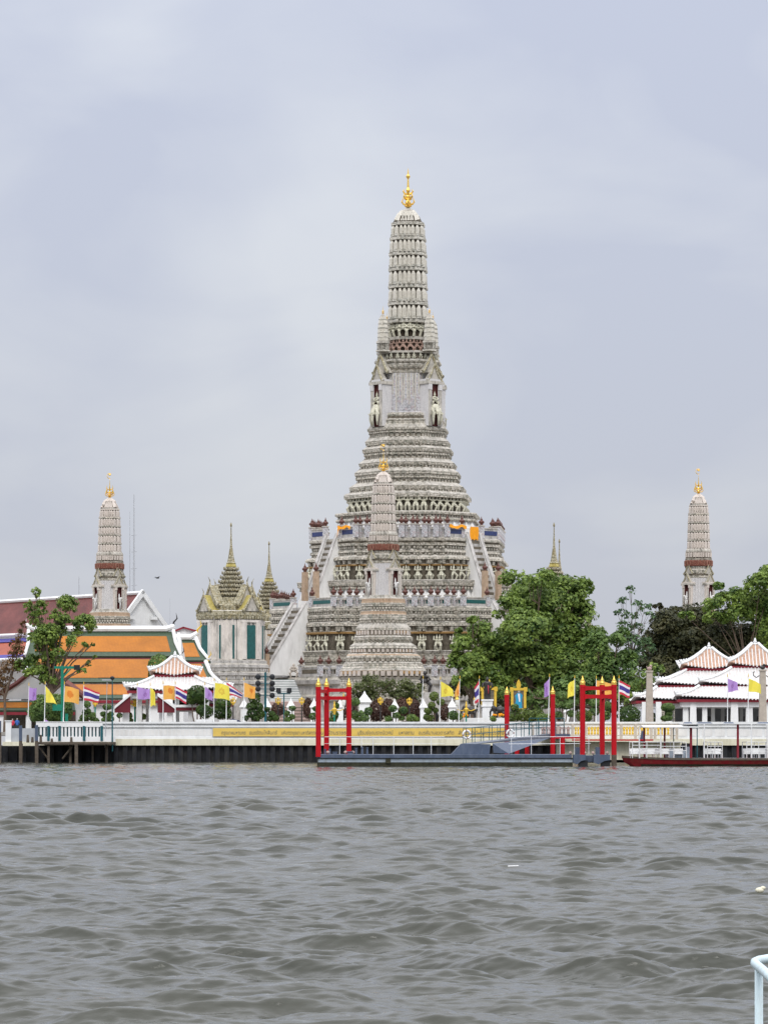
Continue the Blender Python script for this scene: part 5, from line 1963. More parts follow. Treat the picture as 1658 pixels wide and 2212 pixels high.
for px, y0, y1, w, lab in ((44.5, 1567, 1650, 6.5, 'square blue topped mooring pile standing before the start of the slatted rail'), (79, 1566, 1650, 6.5, 'square blue topped mooring pile in front of the slatted rail by the timber deck'), (-1.5, 1557, 1652, 8, 'blue topped mooring pile cut by the edge of the photo')):
    t = thing('mooring_pile', lab, 'pile', (X(px, 372), 372, 0), 0, 'blue topped mooring piles')
    mb = MB()
    w = w * S(372)
    ym = 1600 if px > 0 else 1582
    mb.obox((0, 0, -1.2), w, w, Z(ym, 372) + 1.2)
    mb.build('pile_foot', M['wood'], t)
    mb = MB()
    mb.obox((0, 0, Z(ym, 372)), w * .98, w * .98, Z(y0, 372) - Z(ym, 372))
    mb.build('pile_top', M['navalgrey'], t)
br = thing('slatted_rail', 'white slatted balustrade with thick top rail along the pier bank', 'railing', (X(160, 379), 379.0, 0))
mb = MB()
x0, x1 = X(78, 379) - br.location.x, X(222, 379) - br.location.x
mb.box(x0, x1, -.15, .15, Z(1570, 379), Z(1560, 379), 0)
mb.box(x0, x1, -.2, .2, Z(1560, 379), Z(1558.5, 379), 0)
mb.box(x0, x1 + 1.5, -.12, .12, Z(1602, 379), Z(1591, 379), 0)
x = x0
k = 0
while x < x1:
    mb.box(x + .02, x + .26, -.08, .08, Z(1591, 379), Z(1570, 379), 0)
    x += .42
mb.box(x0, x1, .3, .36, Z(1596, 379), Z(1570, 379), 1)
for px in (105, 129, 182, 220):
    q = X(px, 379) - br.location.x
    mb.box(q - .15, q + .15, -.25, -.16, Z(1600, 379), Z(1568, 379), 2)
mb.build('balusters', [M['white'], M['bluegreen'], M['bluegreen']], br)
wl = thing('white_wall', 'white gate pier and steps at the far upstream end of the bank', 'wall', (X(18, 380), 380.0, 0))
mb = MB()
p = X(18, 380)
mb.box(X(12, 380) - p, X(24, 380) - p, -.1, .5, Z(1609, 380), Z(1558, 380), 0)
mb.box(X(10.5, 380) - p, X(25.5, 380) - p, -.2, .6, Z(1558, 380), Z(1556, 380), 0)
mb.box(X(6, 380) - p, X(82, 380) - p, -.3, 1, Z(1611, 380), Z(1602, 380), 1)
mb.box(X(24, 380) - p, X(80, 380) - p, .1, .5, Z(1602, 380), Z(1573, 380), 2)
mb.build('wall_body', [M['white'], M['cream'], M['grey']], wl)

# ------------------------------------------------------------------ gilded fence and ramp before the white wall
fe = thing('gilded_fence', 'grey post fence with gilded ornamental panels behind the red gate', 'fence', (X(1300, 380), 380.0, 0))


def er(px):
    return X(px, 380) - fe.location.x


mb = MB()
for px in (1150, 1205, 1236, 1265, 1297, 1330, 1341, 1372, 1406, 1414, 1450, 1461):
    mb.obox((er(px), 0, Z(1600, 380)), .3, .3, Z(1563, 380) - Z(1600, 380))
mb.box(er(1150), er(1462), -.08, .08, Z(1567, 380), Z(1565, 380))
mb.box(er(1150), er(1462), -.08, .08, Z(1590, 380), Z(1588, 380))
mb.build('fence_frame', M['beige'], fe)
for (a, b, g) in ((1168, 1190, 0), (1195, 1231, 0), (1240, 1262, 1), (1268, 1294, 1), (1300, 1327, 1), (1344, 1369, 1), (1376, 1402, 1), (1418, 1446, 1)):
    mb = MB()
    n = 4
    w = (er(b) - er(a)) / n
    for i in range(n):
        c = er(a) + w * (i + .5)
        mb.prism([(c - w * .42, .0, Z(1587, 380)), (c + w * .42, .0, Z(1587, 380)), (c + w * .3, 0, Z(1581, 380)), (c + w * .42, 0, Z(1572, 380)), (c + w * .15, 0, Z(1569, 380)), (c - w * .15, 0, Z(1569.6, 380)), (c - w * .42, 0, Z(1573, 380)), (c - w * .28, 0, Z(1580, 380))], (0, .08, 0))
        mb.lathe([(.10, 0), (.14, .2), (.05, .42), (.11, .6), (.02, .8)], 6, (c, -.06, Z(1586, 380)))
    mb.build('panel', M['goldpaint'] if g else M['pink'], fe)
mb = MB()
mb.box(X(1205, 377), X(1470, 377), 376, 381.8, Z(1602, 377), Z(1598, 377))
mb.box(X(1205, 377), X(1470, 377), 377.5, 381.8, .3, Z(1602, 377), 0)
tag(mb.build('landing_stage', M['cream'], None), 'cream concrete landing stage below the gilded fence', 'landing stage')
mb = MB()
mb.prism([(X(1381, 372), 372, Z(1604, 372)), (X(1392, 372), 372, Z(1604, 372)), (X(1390.5, 372), 372, Z(1580, 372)), (X(1386, 372), 372, Z(1578, 372))], (0, .8, 0))
tag(mb.build('ticket_stand', M['navalgrey'], None), 'slim blue grey stand on the landing beside the ferry bow', 'stand')

# ------------------------------------------------------------------ handrail of our own landing, cut by the frame corner
hr = thing('handrail', 'white painted pipe handrail with rounded bend close to the viewer', 'handrail', (2.2, 18.6, 0))
mb = MB()
zrail = 1.775
pts = [(x - 2.2, y - 18.6, zrail) for x, y in ((3.3, 19.9), (2.75, 19.48), (2.45, 19.24), (2.283, 19.05), (2.215, 18.92), (2.175, 18.78), (2.157, 18.62), (2.152, 18.45), (2.147, 18.25), (2.138, 18.0), (2.127, 17.75), (2.10, 17.0))]
mb.tube(pts, .027, 14)
mb.build('top_pipe', M['railpaint'], hr, smooth=True)
mb = MB()
mb.tube([(2.147 - 2.2, 18.35 - 18.6, -1), (2.147 - 2.2, 18.35 - 18.6, zrail - .015)], .024, 14)
mb.build('upright', M['railpaint'], hr, smooth=True)

# ------------------------------------------------------------------ flags on the river wall
YFL = 382.3
ZW = Z(1559, YB)
FLM = {'purple': ['fl_purple', 'fl_markp'], 'yellow': ['fl_yellow', 'fl_marky'], 'orange': ['fl_orange', 'fl_mark'], 'thai': ['fl_red', 'fl_white', 'fl_blue']}
seed_k = [0]


def flagpole(pxb, pxt, ytop, kind, L, H, drop, q, dirx, label, mark=None, amp=.22, twist=0.0, off=0.0):
    """L, H in photo pixels; drop: how far the free end hangs; q: height of the free end relative to the hoist"""
    k = S(YFL)
    t = thing('flagpole', label, 'flag', (X(pxb, YFL), YFL, ZW), 0, 'flags along the river wall')
    ht = Z(ytop, YFL) - ZW
    dx = (pxt - pxb) * k
    mb = MB()
    mb.tube([(0, 0, -.02), (dx * .5, 0, ht * .5), (dx, 0, ht)], [.055, .05, .035], 6)
    mb.build('pole', M['white'], t)
    mb = MB()
    mb.lathe([(.05, 0), (.07, .06), (.04, .14), (.06, .2), (.005, .42)], 6, (dx, 0, ht))
    mb.build('pole_tip', M['goldpaint'], t)
    if not kind:
        return t
    seed_k[0] += 1
    ph = seed_k[0] * 1.7
    L, H, drop = L * k, H * k, drop * k
    nu, nv = 18, 12
    mb = MB()

    def P(u, v):
        w = math.sin(u * 7.5 + ph + v * 1.2) * amp * (u ** .8) * (1 - .0 * v)
        x = dx + dirx * L * (u - .05 * math.sin(u * 5 + ph + v * 2)) + off * u * k - twist * v * k * u
        z = ht - .12 - (.08 + v * H * (1 - u * (1 - q))) - drop * (u ** 1.15) + .05 * H * math.sin(u * 6.3 + ph) * u
        return (x, w - .02, z)
    vs = [P(i / nu, j / nv) for i in range(nu + 1) for j in range(nv + 1)]
    fs, ms = [], []
    for i in range(nu):
        for j in range(nv):
            a = i * (nv + 1) + j
            fs.append((a, a + 1, a + nv + 2, a + nv + 1) if dirx > 0 else (a, a + nv + 1, a + nv + 2, a + 1))
            m_ = 0
            if kind == 'thai':
                m_ = (0, 0, 1, 1, 2, 2, 2, 2, 1, 1, 0, 0)[j]
            elif mark:
                cu, cv, rr = mark
                e_ = ((i + .5) / nu - cu) ** 2 * 1.2 + ((j + .5) / nv - cv) ** 2
                if e_ < rr * rr and (kind == 'orange' or e_ > (rr * .45) ** 2 or (i + j) % 2):
                    m_ = 1
            ms.append(m_)
    mb.v, mb.f, mb.m = vs, fs, ms
    mb.build('flag', [M[x] for x in FLM[kind]], t, smooth=True)
    return t


FL = [
    (60.5, 62.5, 1481, 'purple', 17, 28, 3, .9, 1, 'purple flag bulging beside the thin yellow one, first flag of the row upstream', (.6, .5, .2)),
    (96, 97.7, 1478, 'yellow', 25, 36, 36, .12, 1, 'yellow flag folded into a triangle in front of the dark green bush', None),
    (136.5, 139.2, 1478, 'orange', 30, 34, 6, .95, 1, 'orange flag with dark orange wheel beside the green gantry post', (.43, .48, .24)),
    (180, 181, 1479, 'thai', 33, 30, 14, .72, 1, 'striped red white and blue flag above the slatted rail', None),
    (295.5, 296.5, 1480, 'purple', 28, 27, 7, .75, 1, 'purple flag before the porch of the striped roof pavilion', (.62, .55, .18)),
    (324, 324.3, 1481, 'yellow', 11, 42, 10, .7, 1, 'narrow edge-on yellow flag beside the pavilion columns', None),
    (352, 352.4, 1477, 'orange', 26, 31, 0, .95, 1, 'orange flag hanging square in front of the pavilion with a striped flag overlapping it', (.6, .38, .2)),
    (378.5, 378.5, 1478, 'thai', 25, 26, 14, 1.0, 1, 'striped red white and blue flag in front of the round clipped tree', None),
    (442, 442.5, 1479, 'purple', 17, 25, 15, .7, 1, 'purple flag hanging before the clipped round trees', (.6, .5, .16)),
    (461.5, 462.5, 1471, 'yellow', 32, 33, 6, .95, 1, 'broad yellow flag with ochre emblem touching a striped flag', (.55, .5, .22)),
    (488.5, 489, 1470, 'thai', 33, 28, 24, .35, 1, 'striped red white and blue flag pointed like a pennant below the spired hall', None),
    (526.5, 527, 1470, 'orange', 25, 32, 12, .78, 1, 'orange flag above the cloud pruned tree and first white stone pillars', (.6, .38, .17)),
    (909.5, 913.5, 1466, None, 0, 0, 0, 1, 1, 'bare pale pole leaning slightly with no flag', None),
    (949, 951, 1468, 'yellow', 28, 34, 18, .45, 1, 'yellow flag pointing towards an orange flag beside the small clipped tree', (.4, .55, .2)),
    (990.5, 992.7, 1466, 'orange', 11, 35, 24, .35, -1, 'orange flag wrapped round its pole between the yellow flag and the statue', (.4, .7, .2)),
    (1033, 1034.7, 1466, 'thai', 10, 48, 14, .75, -1, 'striped flag hanging limp beside the white statue pedestal', None),
    (1184, 1186.3, 1462, 'purple', 12, 36, 14, .8, -1, 'ragged purple flag blown back beside the single red column', (.5, .5, .18)),
    (1239.5, 1240.6, 1465, 'yellow', 15, 33, 9, .92, -1, 'yellow flag blown back next to the red gate', (.5, .5, .16)),
    (1287, 1287.2, 1466, 'orange', 33, 34, 6, .8, 1, 'orange flag seen through the red gate', (.6, .5, .2)),
    (1336, 1336.2, 1465, 'thai', 24, 30, 13, .9, 1, 'striped red white and blue flag beyond the red gate, before the dark trees', None),
    (1570.5, 1571, 1462, 'purple', 22, 30, 10, .55, 1, 'purple flag in front of the stacked white pavilion roofs', (.45, .5, .18)),
    (1615, 1615.5, 1462, 'yellow', 26, 28, 11, .75, 1, 'yellow flag in front of the stacked white pavilion roofs by the beige post', None),
]
for f_ in FL:
    flagpole(*f_)

# ------------------------------------------------------------------ pointed white stone pillars of the inner enclosure
pm_ = MB()
pm_.obox((0, 0, 0), .86, .86, 3.0, 0, .92)
pm_.obox((0, 0, 3.0), 1.0, 1.0, .14, 0, 1.08)
pm_.obox((0, 0, 3.14), 1.14, 1.14, .8, 0, .2)
pm_.lathe([(.10, 0), (.12, .1), (.01, .36)], 6, (0, 0, 3.92))
pme = pm_.mesh('pillar', M['white'])
YPI = 399.0
PIL = [(527, 1.0, 'white pointed pillar below the orange flag, behind the clipped tree'), (577, 1.0, 'white pointed pillar behind the floodlight mast'), (628, 1.0, 'white pointed pillar at the foot of the banded garden steps'),
       (678, 1.0, 'white pointed pillar just before the red gate'), (734, 1.0, 'white pointed pillar framed inside the red gate'), (787, 1.2, 'biggest white pointed pillar beside the red gate, pale shrubs behind it'),
       (852, .98, 'white pointed pillar between two dark posts with gilded tops'), (914, .98, 'white pointed pillar behind the bare leaning pole'), (976, 1.0, 'white pointed pillar between the yellow flag and the orange flag'),
       (1224, .8, 'small white pillar half hidden beyond the single red column')]
for px, k, lab in PIL:
    o = place(pme, 'stone_pillar', None, (X(px, YPI), YPI, GZ))
    o.scale = (k if k < 1.1 else 1.65, k if k < 1.1 else 1.65, k * 1.0)
    tag(o, lab, 'pillar', 'white pointed pillars of the enclosure')
# dark posts with gilded bird lamps
lm = MB()
lm.tube([(0, 0, 0), (0, 0, 2.0)], [.10, .07], 8)
lm.lathe([(.2, 0), (.24, .25), (.12, .4)], 8)
lmp = lm.mesh('post', M['bronze'])
lb = MB()
for q in (-1, 1):
    lb.tube([(0, 0, .25), (q * .3, 0, .35), (q * .38, 0, .75), (q * .2, 0, 1.0)], [.1, .13, .11, .03], 5)
lb.lathe([(.14, 0), (.2, .3), (.12, .55), (.2, .8), (.03, 1.15)], 7)
lbm = lb.mesh('gilded_top', M['goldpaint'])
for px, py, mtop, lab in ((503.5, 1515, 0, 'dark post with gilded top under the pointed striped flag'), (600.5, 1514, 0, 'dark post with gilded top before the banded steps, nearer the floodlight mast'), (651.5, 1514, 0, 'dark post with gilded top before the banded steps, nearer the red gate'),
                          (821.5, 1514, 0, 'dark post with gilded top beside the biggest white pillar'), (884, 1515, 0, 'dark post with gilded top between two white pillars, by the leaning pole'), (291, 1518, 1, 'green post with gilded winged top before the open pavilion'), (205.5, 1518, 1, 'green post with gilded top behind the slatted rail')):
    t = thing('ornamental_post', lab, 'post', (X(px, 394), 394.0, GZ), 0, 'posts with gilded tops')
    h = Z(py + 8, 394) - GZ
    o = place(lmp, 'post', t)
    o.scale = (1, 1, h / 2.0)
    if mtop:
        mb = MB()
        mb.tube([(0, 0, 0), (0, 0, h)], [.11, .08], 8)
        o.data = mb.mesh('post', M['teakgreen'])
        o.scale = (1, 1, 1)
    o = place(lbm, 'gilded_top', t, (0, 0, h))
    o.scale = (1.6, 1, .8) if px == 291 else (.78, .78, .85)

# double lantern standard near the statue, another inside the gate
for px, lab in ((1006.5, 'gold and green lantern standard with two glass lanterns beside the elephants'), (722, 'gold and green lantern standard showing inside the red gate')):
    t = thing('lantern_standard', lab, 'lamp', (X(px, 386), 386.0, GZ), 0, 'gold and green lantern standards')
    mb = MB()
    mb.lathe([(.17, 0), (.19, .3), (.1, .5), (.09, 2.1)], 8)
    mb.build('post', M['teakgreen'], t)
    mb = MB()
    mb.lathe([(.13, 2.1), (.2, 2.4), (.32, 2.75), (.1, 2.95), (.15, 3.2), (.02, 3.75)], 8)
    for q in (-1, 1):
        mb.tube([(0, 0, 2.7), (q * .6, 0, 2.55), (q * 1.08, 0, 2.75)], [.07, .06, .06], 5)
    mb.build('arms', M['goldpaint'], t)
    for q in (-1, 1):
        mb = MB()
        mb.lathe([(.1, 0), (.12, .35), (.22, .5), (.27, .9), (.22, 1.15), (.1, 1.2)], 8, (q * 1.1, 0, 2.75), mi=0)
        mb.lathe([(.3, 1.17), (.12, 1.45), (.02, 2.0)], 8, (q * 1.1, 0, 2.75), mi=1)
        mb.build('lantern', [M['glass'], M['goldpaint']], t)

# statue on its white pedestal
st = thing('statue', 'dark standing statue on a tall white stone pedestal', 'statue', (X(1052, 392), 392.0, GZ))
k = S(392)
mb = MB()
mb.obox((0, 0, 0), 46 * k, 3, .75)
mb.obox((0, 0, .75), 30 * k, 1.8, .5)
mb.obox((0, 0, 1.25), 22.5 * k, 1.3, 1.85, 0, .97)
mb.obox((0, 0, 3.1), 26 * k, 1.5, .16)
mb.obox((0, 0, 3.26), 22 * k, 1.3, .55)
mb.obox((0, 0, 3.81), 26 * k, 1.5, .2)
mb.build('pedestal', M['white'], st)
mb = MB()
h = Z(1446, 392) - Z(1494, 392)
b0 = 4.01
mb.lathe([(.42, 0), (.40, .9), (.45, 1.2), (.36, 1.5), (.50, 1.95), (.46, 2.1), (.16, 2.25)], 10, (0, 0, b0), (1, .7))
mb.lathe([(.14, 0), (.2, .12), (.19, .3), (.12, .42), (.05, .55)], 9, (0, 0, b0 + 2.22))
for q in (-1, 1):
    mb.tube([(q * .46, 0, b0 + 2.0), (q * .62, -.05, b0 + 1.5), (q * .42, -.3, b0 + 1.25)], [.16, .13, .1], 7)
mb.tube([(.1, -.42, b0 + 1.7), (.12, -.46, b0 + .7)], [.05, .04], 5, 1)
mb.build('figure', [M['bronze'], M['fl_red']], st, smooth=True)

# black elephant statues
def elephant_mb(s_, d):
    mb = MB()
    mb.ball((0, 0, 1.0 * s_), .62 * s_, (1.25, .8, .9), 10)
    for x in (-.5, .42):
        for y in (-.28, .28):
            mb.tube([(x * s_, y * s_, .9 * s_), (x * s_, y * s_, .5 * s_), ((x + .03) * s_, y * s_, 0)], [.26 * s_, .18 * s_, .17 * s_], 8)
    hx = d * .9
    mb.ball((hx * s_, 0, 1.25 * s_), .42 * s_, (.9, .8, 1.05), 9)
    mb.tube([(hx * 1.25 * s_, 0, 1.15 * s_), (hx * 1.5 * s_, 0, .75 * s_), (hx * 1.5 * s_, 0, .3 * s_), (hx * 1.65 * s_, 0, .12 * s_)], [.2 * s_, .15 * s_, .1 * s_, .06 * s_], 7)
    for q in (-1, 1):
        mb.ball((hx * .82 * s_, q * .36 * s_, 1.2 * s_), .34 * s_, (.6, .25, 1.1), 8)
        mb.tube([(hx * 1.25 * s_, q * .16 * s_, 1.0 * s_), (hx * 1.5 * s_, q * .2 * s_, .85 * s_)], [.05 * s_, .02 * s_], 5)
    mb.tube([(-d * .75 * s_, 0, 1.2 * s_), (-d * .88 * s_, 0, .6 * s_)], [.06 * s_, .02 * s_], 5)
    return mb


for px, sc_, d, lab in ((1018, .92, -1, 'black elephant statue between the lantern standard and the white pedestal'), (1080, .90, -1, 'black elephant statue beside the white pedestal, nearer the red column')):
    tag(elephant_mb(sc_, d).build('elephant_statue', M['bronze'], None, (X(px, 389), 389.0, GZ + 1.72), 0, True), lab, 'statue', 'black elephant statues')
mb = MB()
mb.box(X(1002, 389), X(1095, 389), 388.1, 389.9, GZ, GZ + 1.715)
tag(mb.build('stone_plinth', M['white'], None), 'low white stone plinth carrying the two black elephants', 'plinth')
for px, lab in ((1000, 'orange marigold bunch at the foot of the elephant by the lantern'), (1076, 'orange marigold bunch at the foot of the elephant nearer the red column')):
    mb = MB()
    for i in range(14):
        mb.ball((random.uniform(-.75, .75), random.uniform(-.2, .2), .1 + random.uniform(0, .35)), .16, (1, 1, .9), 6, 0 if i % 4 else 1)
    tag(mb.build('marigolds', [M['saffron'], M['leaf_top']], None, (X(px, 388.4), 388.4, GZ + 1.72)), lab, 'flowers', 'marigold offerings')

# framed portraits
for px, w, y0, y1, Y, full, lab in ((1119.5, 33, 1486, 1535, 395, True, 'tall gilded picture frame holding a portrait of a figure in blue dress'), (1055.5, 33, 1485, 1532, 397, False, 'tall gilded picture frame half hidden behind the dark statue')):
    t = thing('framed_portrait', lab, 'picture frame', (X(px, Y), Y, GZ), 0, 'gilded frames in the garden')
    k = S(Y)
    zb, zt_ = Z(y1, Y) - GZ, Z(y0, Y) - GZ
    hw_ = w * k / 2
    mb = MB()
    fw = .30
    mb.box(-hw_, -hw_ + fw, -.1, .1, zb, zt_ - fw)
    mb.box(hw_ - fw, hw_, -.1, .1, zb, zt_ - fw)
    mb.box(-hw_, hw_, -.1, .1, zt_ - fw, zt_)
    mb.box(-hw_ - .12, -hw_ + fw, -.12, .12, zt_ - fw - .15, zt_ + .1)
    mb.box(hw_ - fw, hw_ + .12, -.12, .12, zt_ - fw - .15, zt_ + .1)
    mb.box(-hw_, hw_, -.1, .1, zb, zb + .3)
    mb.prism([(-.2, -.08, zt_), (.2, -.08, zt_), (.3, -.08, zt_ + .35), (.2, -.08, zt_ + .75), (0, -.08, zt_ + 1.1), (-.2, -.08, zt_ + .75), (-.3, -.08, zt_ + .35)], (0, .16, 0), 0)
    mb.build('frame', M['goldpaint'], t)
    mb = MB()
    mb.box(-hw_ + fw * .9, hw_ - fw * .9, .0, .05, zb + .1, zt_ - fw * .9, 0)
    if full:
        zc_ = zb + .2
        mb.prism([(-.55, -.03, zc_), (.45, -.03, zc_), (.38, -.03, zc_ + 1.2), (.5, -.03, zc_ + 1.7), (.22, -.03, zc_ + 2.0), (-.12, -.03, zc_ + 2.0), (-.45, -.03, zc_ + 1.65), (-.32, -.03, zc_ + 1.1)], (0, .028, 0), 1)
        mb.prism([(-.1, -.045, zc_ + 1.9), (.05, -.045, zc_ + .9), (.2, -.045, zc_ + .9), (.16, -.045, zc_ + 1.9)], (0, .012, 0), 2)
        mb.ball((.05, -.02, zc_ + 2.22), .2, (.8, .2, 1.1), 9, 3)
        mb.ball((.05, -.01, zc_ + 2.32), .23, (.95, .15, .9), 9, 4)
    mb.build('picture', [M['recess'], mat('blue_print', (.03, .30, .50), .5), M['fl_white'], M['beige'], M['dark']], t)
    mb = MB()
    for q in (-hw_ + .2, hw_ - .2):
        mb.box(q - .12, q + .12, .1, .2, 0, zb)
    mb.build('stand', M['dark'], t)

# ------------------------------------------------------------------ masts, lamps, gantry, floodlights
gt_ = thing('gantry_post', 'bright green steel gantry post with crossbar and cabinet by the pier', 'post', (X(134.5, 384), 384.0, GZ))
k = S(384)
mb = MB()
zt_ = Z(1438, 384) - GZ
mb.box(-.16, .16, -.16, .16, 0, zt_)
mb.box(-.95, 1.55, -.14, .14, zt_ - .35, zt_ - .05)
mb.prism([(.15, -.06, zt_ - 1.4), (1.1, -.06, zt_ - .38), (.9, -.06, zt_ - .38), (.15, -.06, zt_ - 1.15)], (0, .12, 0))
mb.box(.35, .7, -.1, .1, 0, 2.2)
mb.build('post', M['teakgreen'], gt_)
mb = MB()
mb.box(-1.15, .1, -.3, -.17, Z(1535, 384) - GZ, Z(1521, 384) - GZ)
mb.build('cabinet', M['teakgreen'], gt_)
mb = MB()
mb.obox((1.75, 0, zt_ - .5), .7, .5, .6, .2)
mb.build('siren', M['dark'], gt_)
t = thing('street_lamp', 'dark street lamp post with round head where the white wall begins', 'street lamp', (X(242.5, 378), 378.0, 1.6))
mb = MB()
h = Z(1466, 378) - 1.6
mb.tube([(0, 0, -.3), (0, 0, h)], [.10, .06], 8)
mb.build('post', M['bluegreen'], t)
mb = MB()
mb.ball((0, 0, h + .08), .26, (1.1, 1, .9), 8)
mb.box(-1.7, -.2, -.12, .12, h + .05, h + .14)
mb.build('lamp_head', M['dark'], t)
t = thing('pole_lamp', 'thin pale lamp pole with flat head behind the pier rail', 'street lamp', (X(227, 379), 379.0, 2))
mb = MB()
mb.tube([(0, 0, -.3), (.25, 0, Z(1470, 379) - 2)], [.05, .04], 6)
mb.build('post', M['grey'], t)
mb = MB()
mb.box(-.35, .9, -.15, .15, Z(1470, 379) - 2, Z(1467, 379) - 2)
mb.build('lamp_head', M['grey'], t)
fl = thing('floodlight_mast', 'teal steel mast with clusters of round dark floodlights before the steps', 'floodlight', (X(573, 393), 393.0, GZ))
mb = MB()
mb.tube([(0, 0, 0), (0, 0, Z(1452, 393) - GZ)], [.17, .13], 8)
zz_ = [Z(y, 393) - GZ for y in (1462, 1476, 1488, 1502)]
for z in zz_:
    mb.box(-1.15, 1.15, -.06, .06, z - .04, z + .04)
mb.build('mast', M['bluegreen'], fl)
for z in zz_:
    for x in (-.9, .85):
        mb = MB()
        mb.ball((x, -.25, z), .36, (1, .8, 1), 9, 0)
        mb.build('floodlight', [M['dark'], M['glass']], fl)
t = thing('floodlight_stand', 'pair of dark floodlights on a teal bracket in front of the banded steps', 'floodlight', (X(613, 392), 392.0, GZ))
mb = MB()
mb.tube([(0, 0, 0), (0, 0, Z(1498, 392) - GZ)], .07, 6)
mb.box(-.8, .8, -.05, .05, Z(1499, 392) - GZ, Z(1496, 392) - GZ)
mb.build('bracket', M['bluegreen'], t)
for x in (-.65, .65):
    mb = MB()
    mb.obox((x, -.1, Z(1496, 392) - GZ), .55, .5, .55, .2, .9)
    mb.build('floodlight', M['dark'], t)
for px, y0, y1, Y, r, lab in ((289.5, 1068, 1290, 560, .28, 'tall thin lattice radio mast behind the russet hall'), (280.5, 1105, 1290, 565, .14, 'thinner antenna rod beside the tall radio mast'), (170.5, 1245, 1298, 545, .22, 'short dark rod on the ridge of the russet hall'), (367, 1292, 1370, 555, .08, 'thin rod behind the gable of the russet hall')):
    mb = MB()
    h0, h1 = 0, Z(y0, Y) - GZ
    mb.tube([(0, 0, h0), (0, 0, h1 * .55), (0, 0, h1)], [r, r * .8, r * .3], 5)
    if r > .25:
        for j in range(5):
            z = h1 * (.55 + .07 * j)
            mb.tube([(-.5, 0, z), (.5, 0, z + .1)], .06, 4)
    tag(mb.build('radio_mast', M['grey'], None, (X(px, Y), Y, GZ)), lab, 'mast', 'masts and rods behind the halls')
# beige stone posts with little guardian animals
for px, Y, lab in ((1402, 386, 'tapered beige post with small animal figure, standing clear of the white pavilion'), (1646.5, 386, 'tapered beige post with scrolled brackets in front of the white pavilion')):
    t = thing('stone_post', lab, 'post', (X(px, Y), Y, GZ), 0, 'tapered beige posts')
    h = Z(1452 if px < 1500 else 1450, Y) - GZ
    mb = MB()
    mb.obox((0, 0, 0), 17 * S(Y), 17 * S(Y), h, R(0), .72)
    mb.obox((0, 0, h), .85, .85, .22, 0, 1)
    mb.build('shaft', M['beige'], t)
    mb = MB()
    mb.ball((0, 0, h + .45), .26, (1.2, .8, .9), 8)
    mb.ball((.16, 0, h + .75), .18, (1, .8, 1), 7)
    mb.tube([(-.2, 0, h + .4), (-.35, 0, h + .75)], [.06, .04], 5)
    mb.build('animal_figure', M['pink'] if px < 1500 else M['bronze'], t, smooth=True)
    mb = MB()
    for q in (-1, 1):
        mb.tube([(q * .4, 0, h - .5), (q * .75, 0, h - .75), (q * 1.1, 0, h - .5), (q * 1.15, 0, h - .1), (q * .95, 0, h - .05)], .06, 5)
    mb.build('scroll_bracket', M['grey'] if px < 1500 else M['bronze'], t)

# banded garden steps, mid platform walls, sculpture bits around the foot of the towers
t = thing('garden_steps', 'broad flight of pale banded steps rising to the foot of the white stair', 'steps', (X(612, 440), 440.0, GZ))
mb = MB()
n = 13
for i in range(n):
    f_ = i / n
    xw0, xw1 = X(584 - 1 * (1 - f_), 440) - t.location.x, X(632 + 22 * (1 - f_), 440) - t.location.x
    z0, z1 = (Z(1515, 440) - GZ) + (Z(1466, 440) - Z(1515, 440)) * f_, (Z(1515, 440) - GZ) + (Z(1466, 440) - Z(1515, 440)) * (f_ + 1 / n)
    y0 = i * .42
    mb.box(xw0, xw1, y0, 8, z0, z0 + (z1 - z0) * .62, 0)
    mb.box(xw0 + .02, xw1 - .02, y0 + .09, 8, z0 + (z1 - z0) * .62, z1 - .002, 1)
mb.box(X(580, 440) - t.location.x, X(655, 440) - t.location.x, -.2, 8, 0, Z(1515, 440) - GZ - .01, 2)
mb.build('steps', [M['plaster'], mat('dark_riser', (.13, .16, .155), .7), M['pink']], t)
t = thing('garden_steps', 'lower pinkish stepped wall behind the white pillars', 'steps', (X(628, 420), 420.0, GZ))
mb = MB()
for i in range(8):
    z0 = i * .42
    w0, w1 = X(590, 420) - t.location.x, X(672, 420) - t.location.x
    mb.box(w0, w1, i * .5, 9, z0, z0 + .26, 0)
    mb.box(w0 + .03, w1 - .03, i * .5 + .12, 9, z0 + .26, z0 + .42 - .002, 1)
mb.build('steps', [M['pink'], M['recess']], t)
for px, Y, h, lab in ((634, 441, 2.1, 'slim grey stone guardian figure at the top of the banded steps'), (917.5, 420, 3.0, 'dark stone warrior figure on a block behind the leaning pole')):
    mb = figure_mb(h, False, False)
    for i, v in enumerate(mb.v):
        mb.v[i] = (v[1], -v[0], v[2])
    tag(mb.build('stone_figure', M['bronze'] if px > 700 else M['beige'], None, (X(px, Y), Y, (Z(1464, Y) if px < 700 else Z(1495, Y)))), lab, 'statue')
mb = MB()
mb.obox((0, 0, 0), 4.6, 3, Z(1495.5, 420) - GZ)
tag(mb.build('stone_block', M['dirtyplaster'], None, (X(918, 420), 420.0, GZ)), 'weathered stone block carrying the dark warrior figure', 'plinth')
mb = MB()
mb.obox((0, 0, 0), .05, .05, .01)
# parasol-like dark blue awning among the trees
t = thing('parasol', 'dark blue parasol beside the first white pillar behind the wall', 'parasol', (X(503, 389), 389.0, GZ))
mb = MB()
mb.lathe([(1.25, 0), (1.15, .32), (.75, .6), (.05, .75)], 10, (0, 0, .85))
mb.build('canopy', mat('navy_fabric', (.025, .03, .07), .8), t)
mb = MB()
mb.tube([(0, 0, 0), (0, 0, .9)], .04, 6)
mb.build('pole', M['grey'], t)

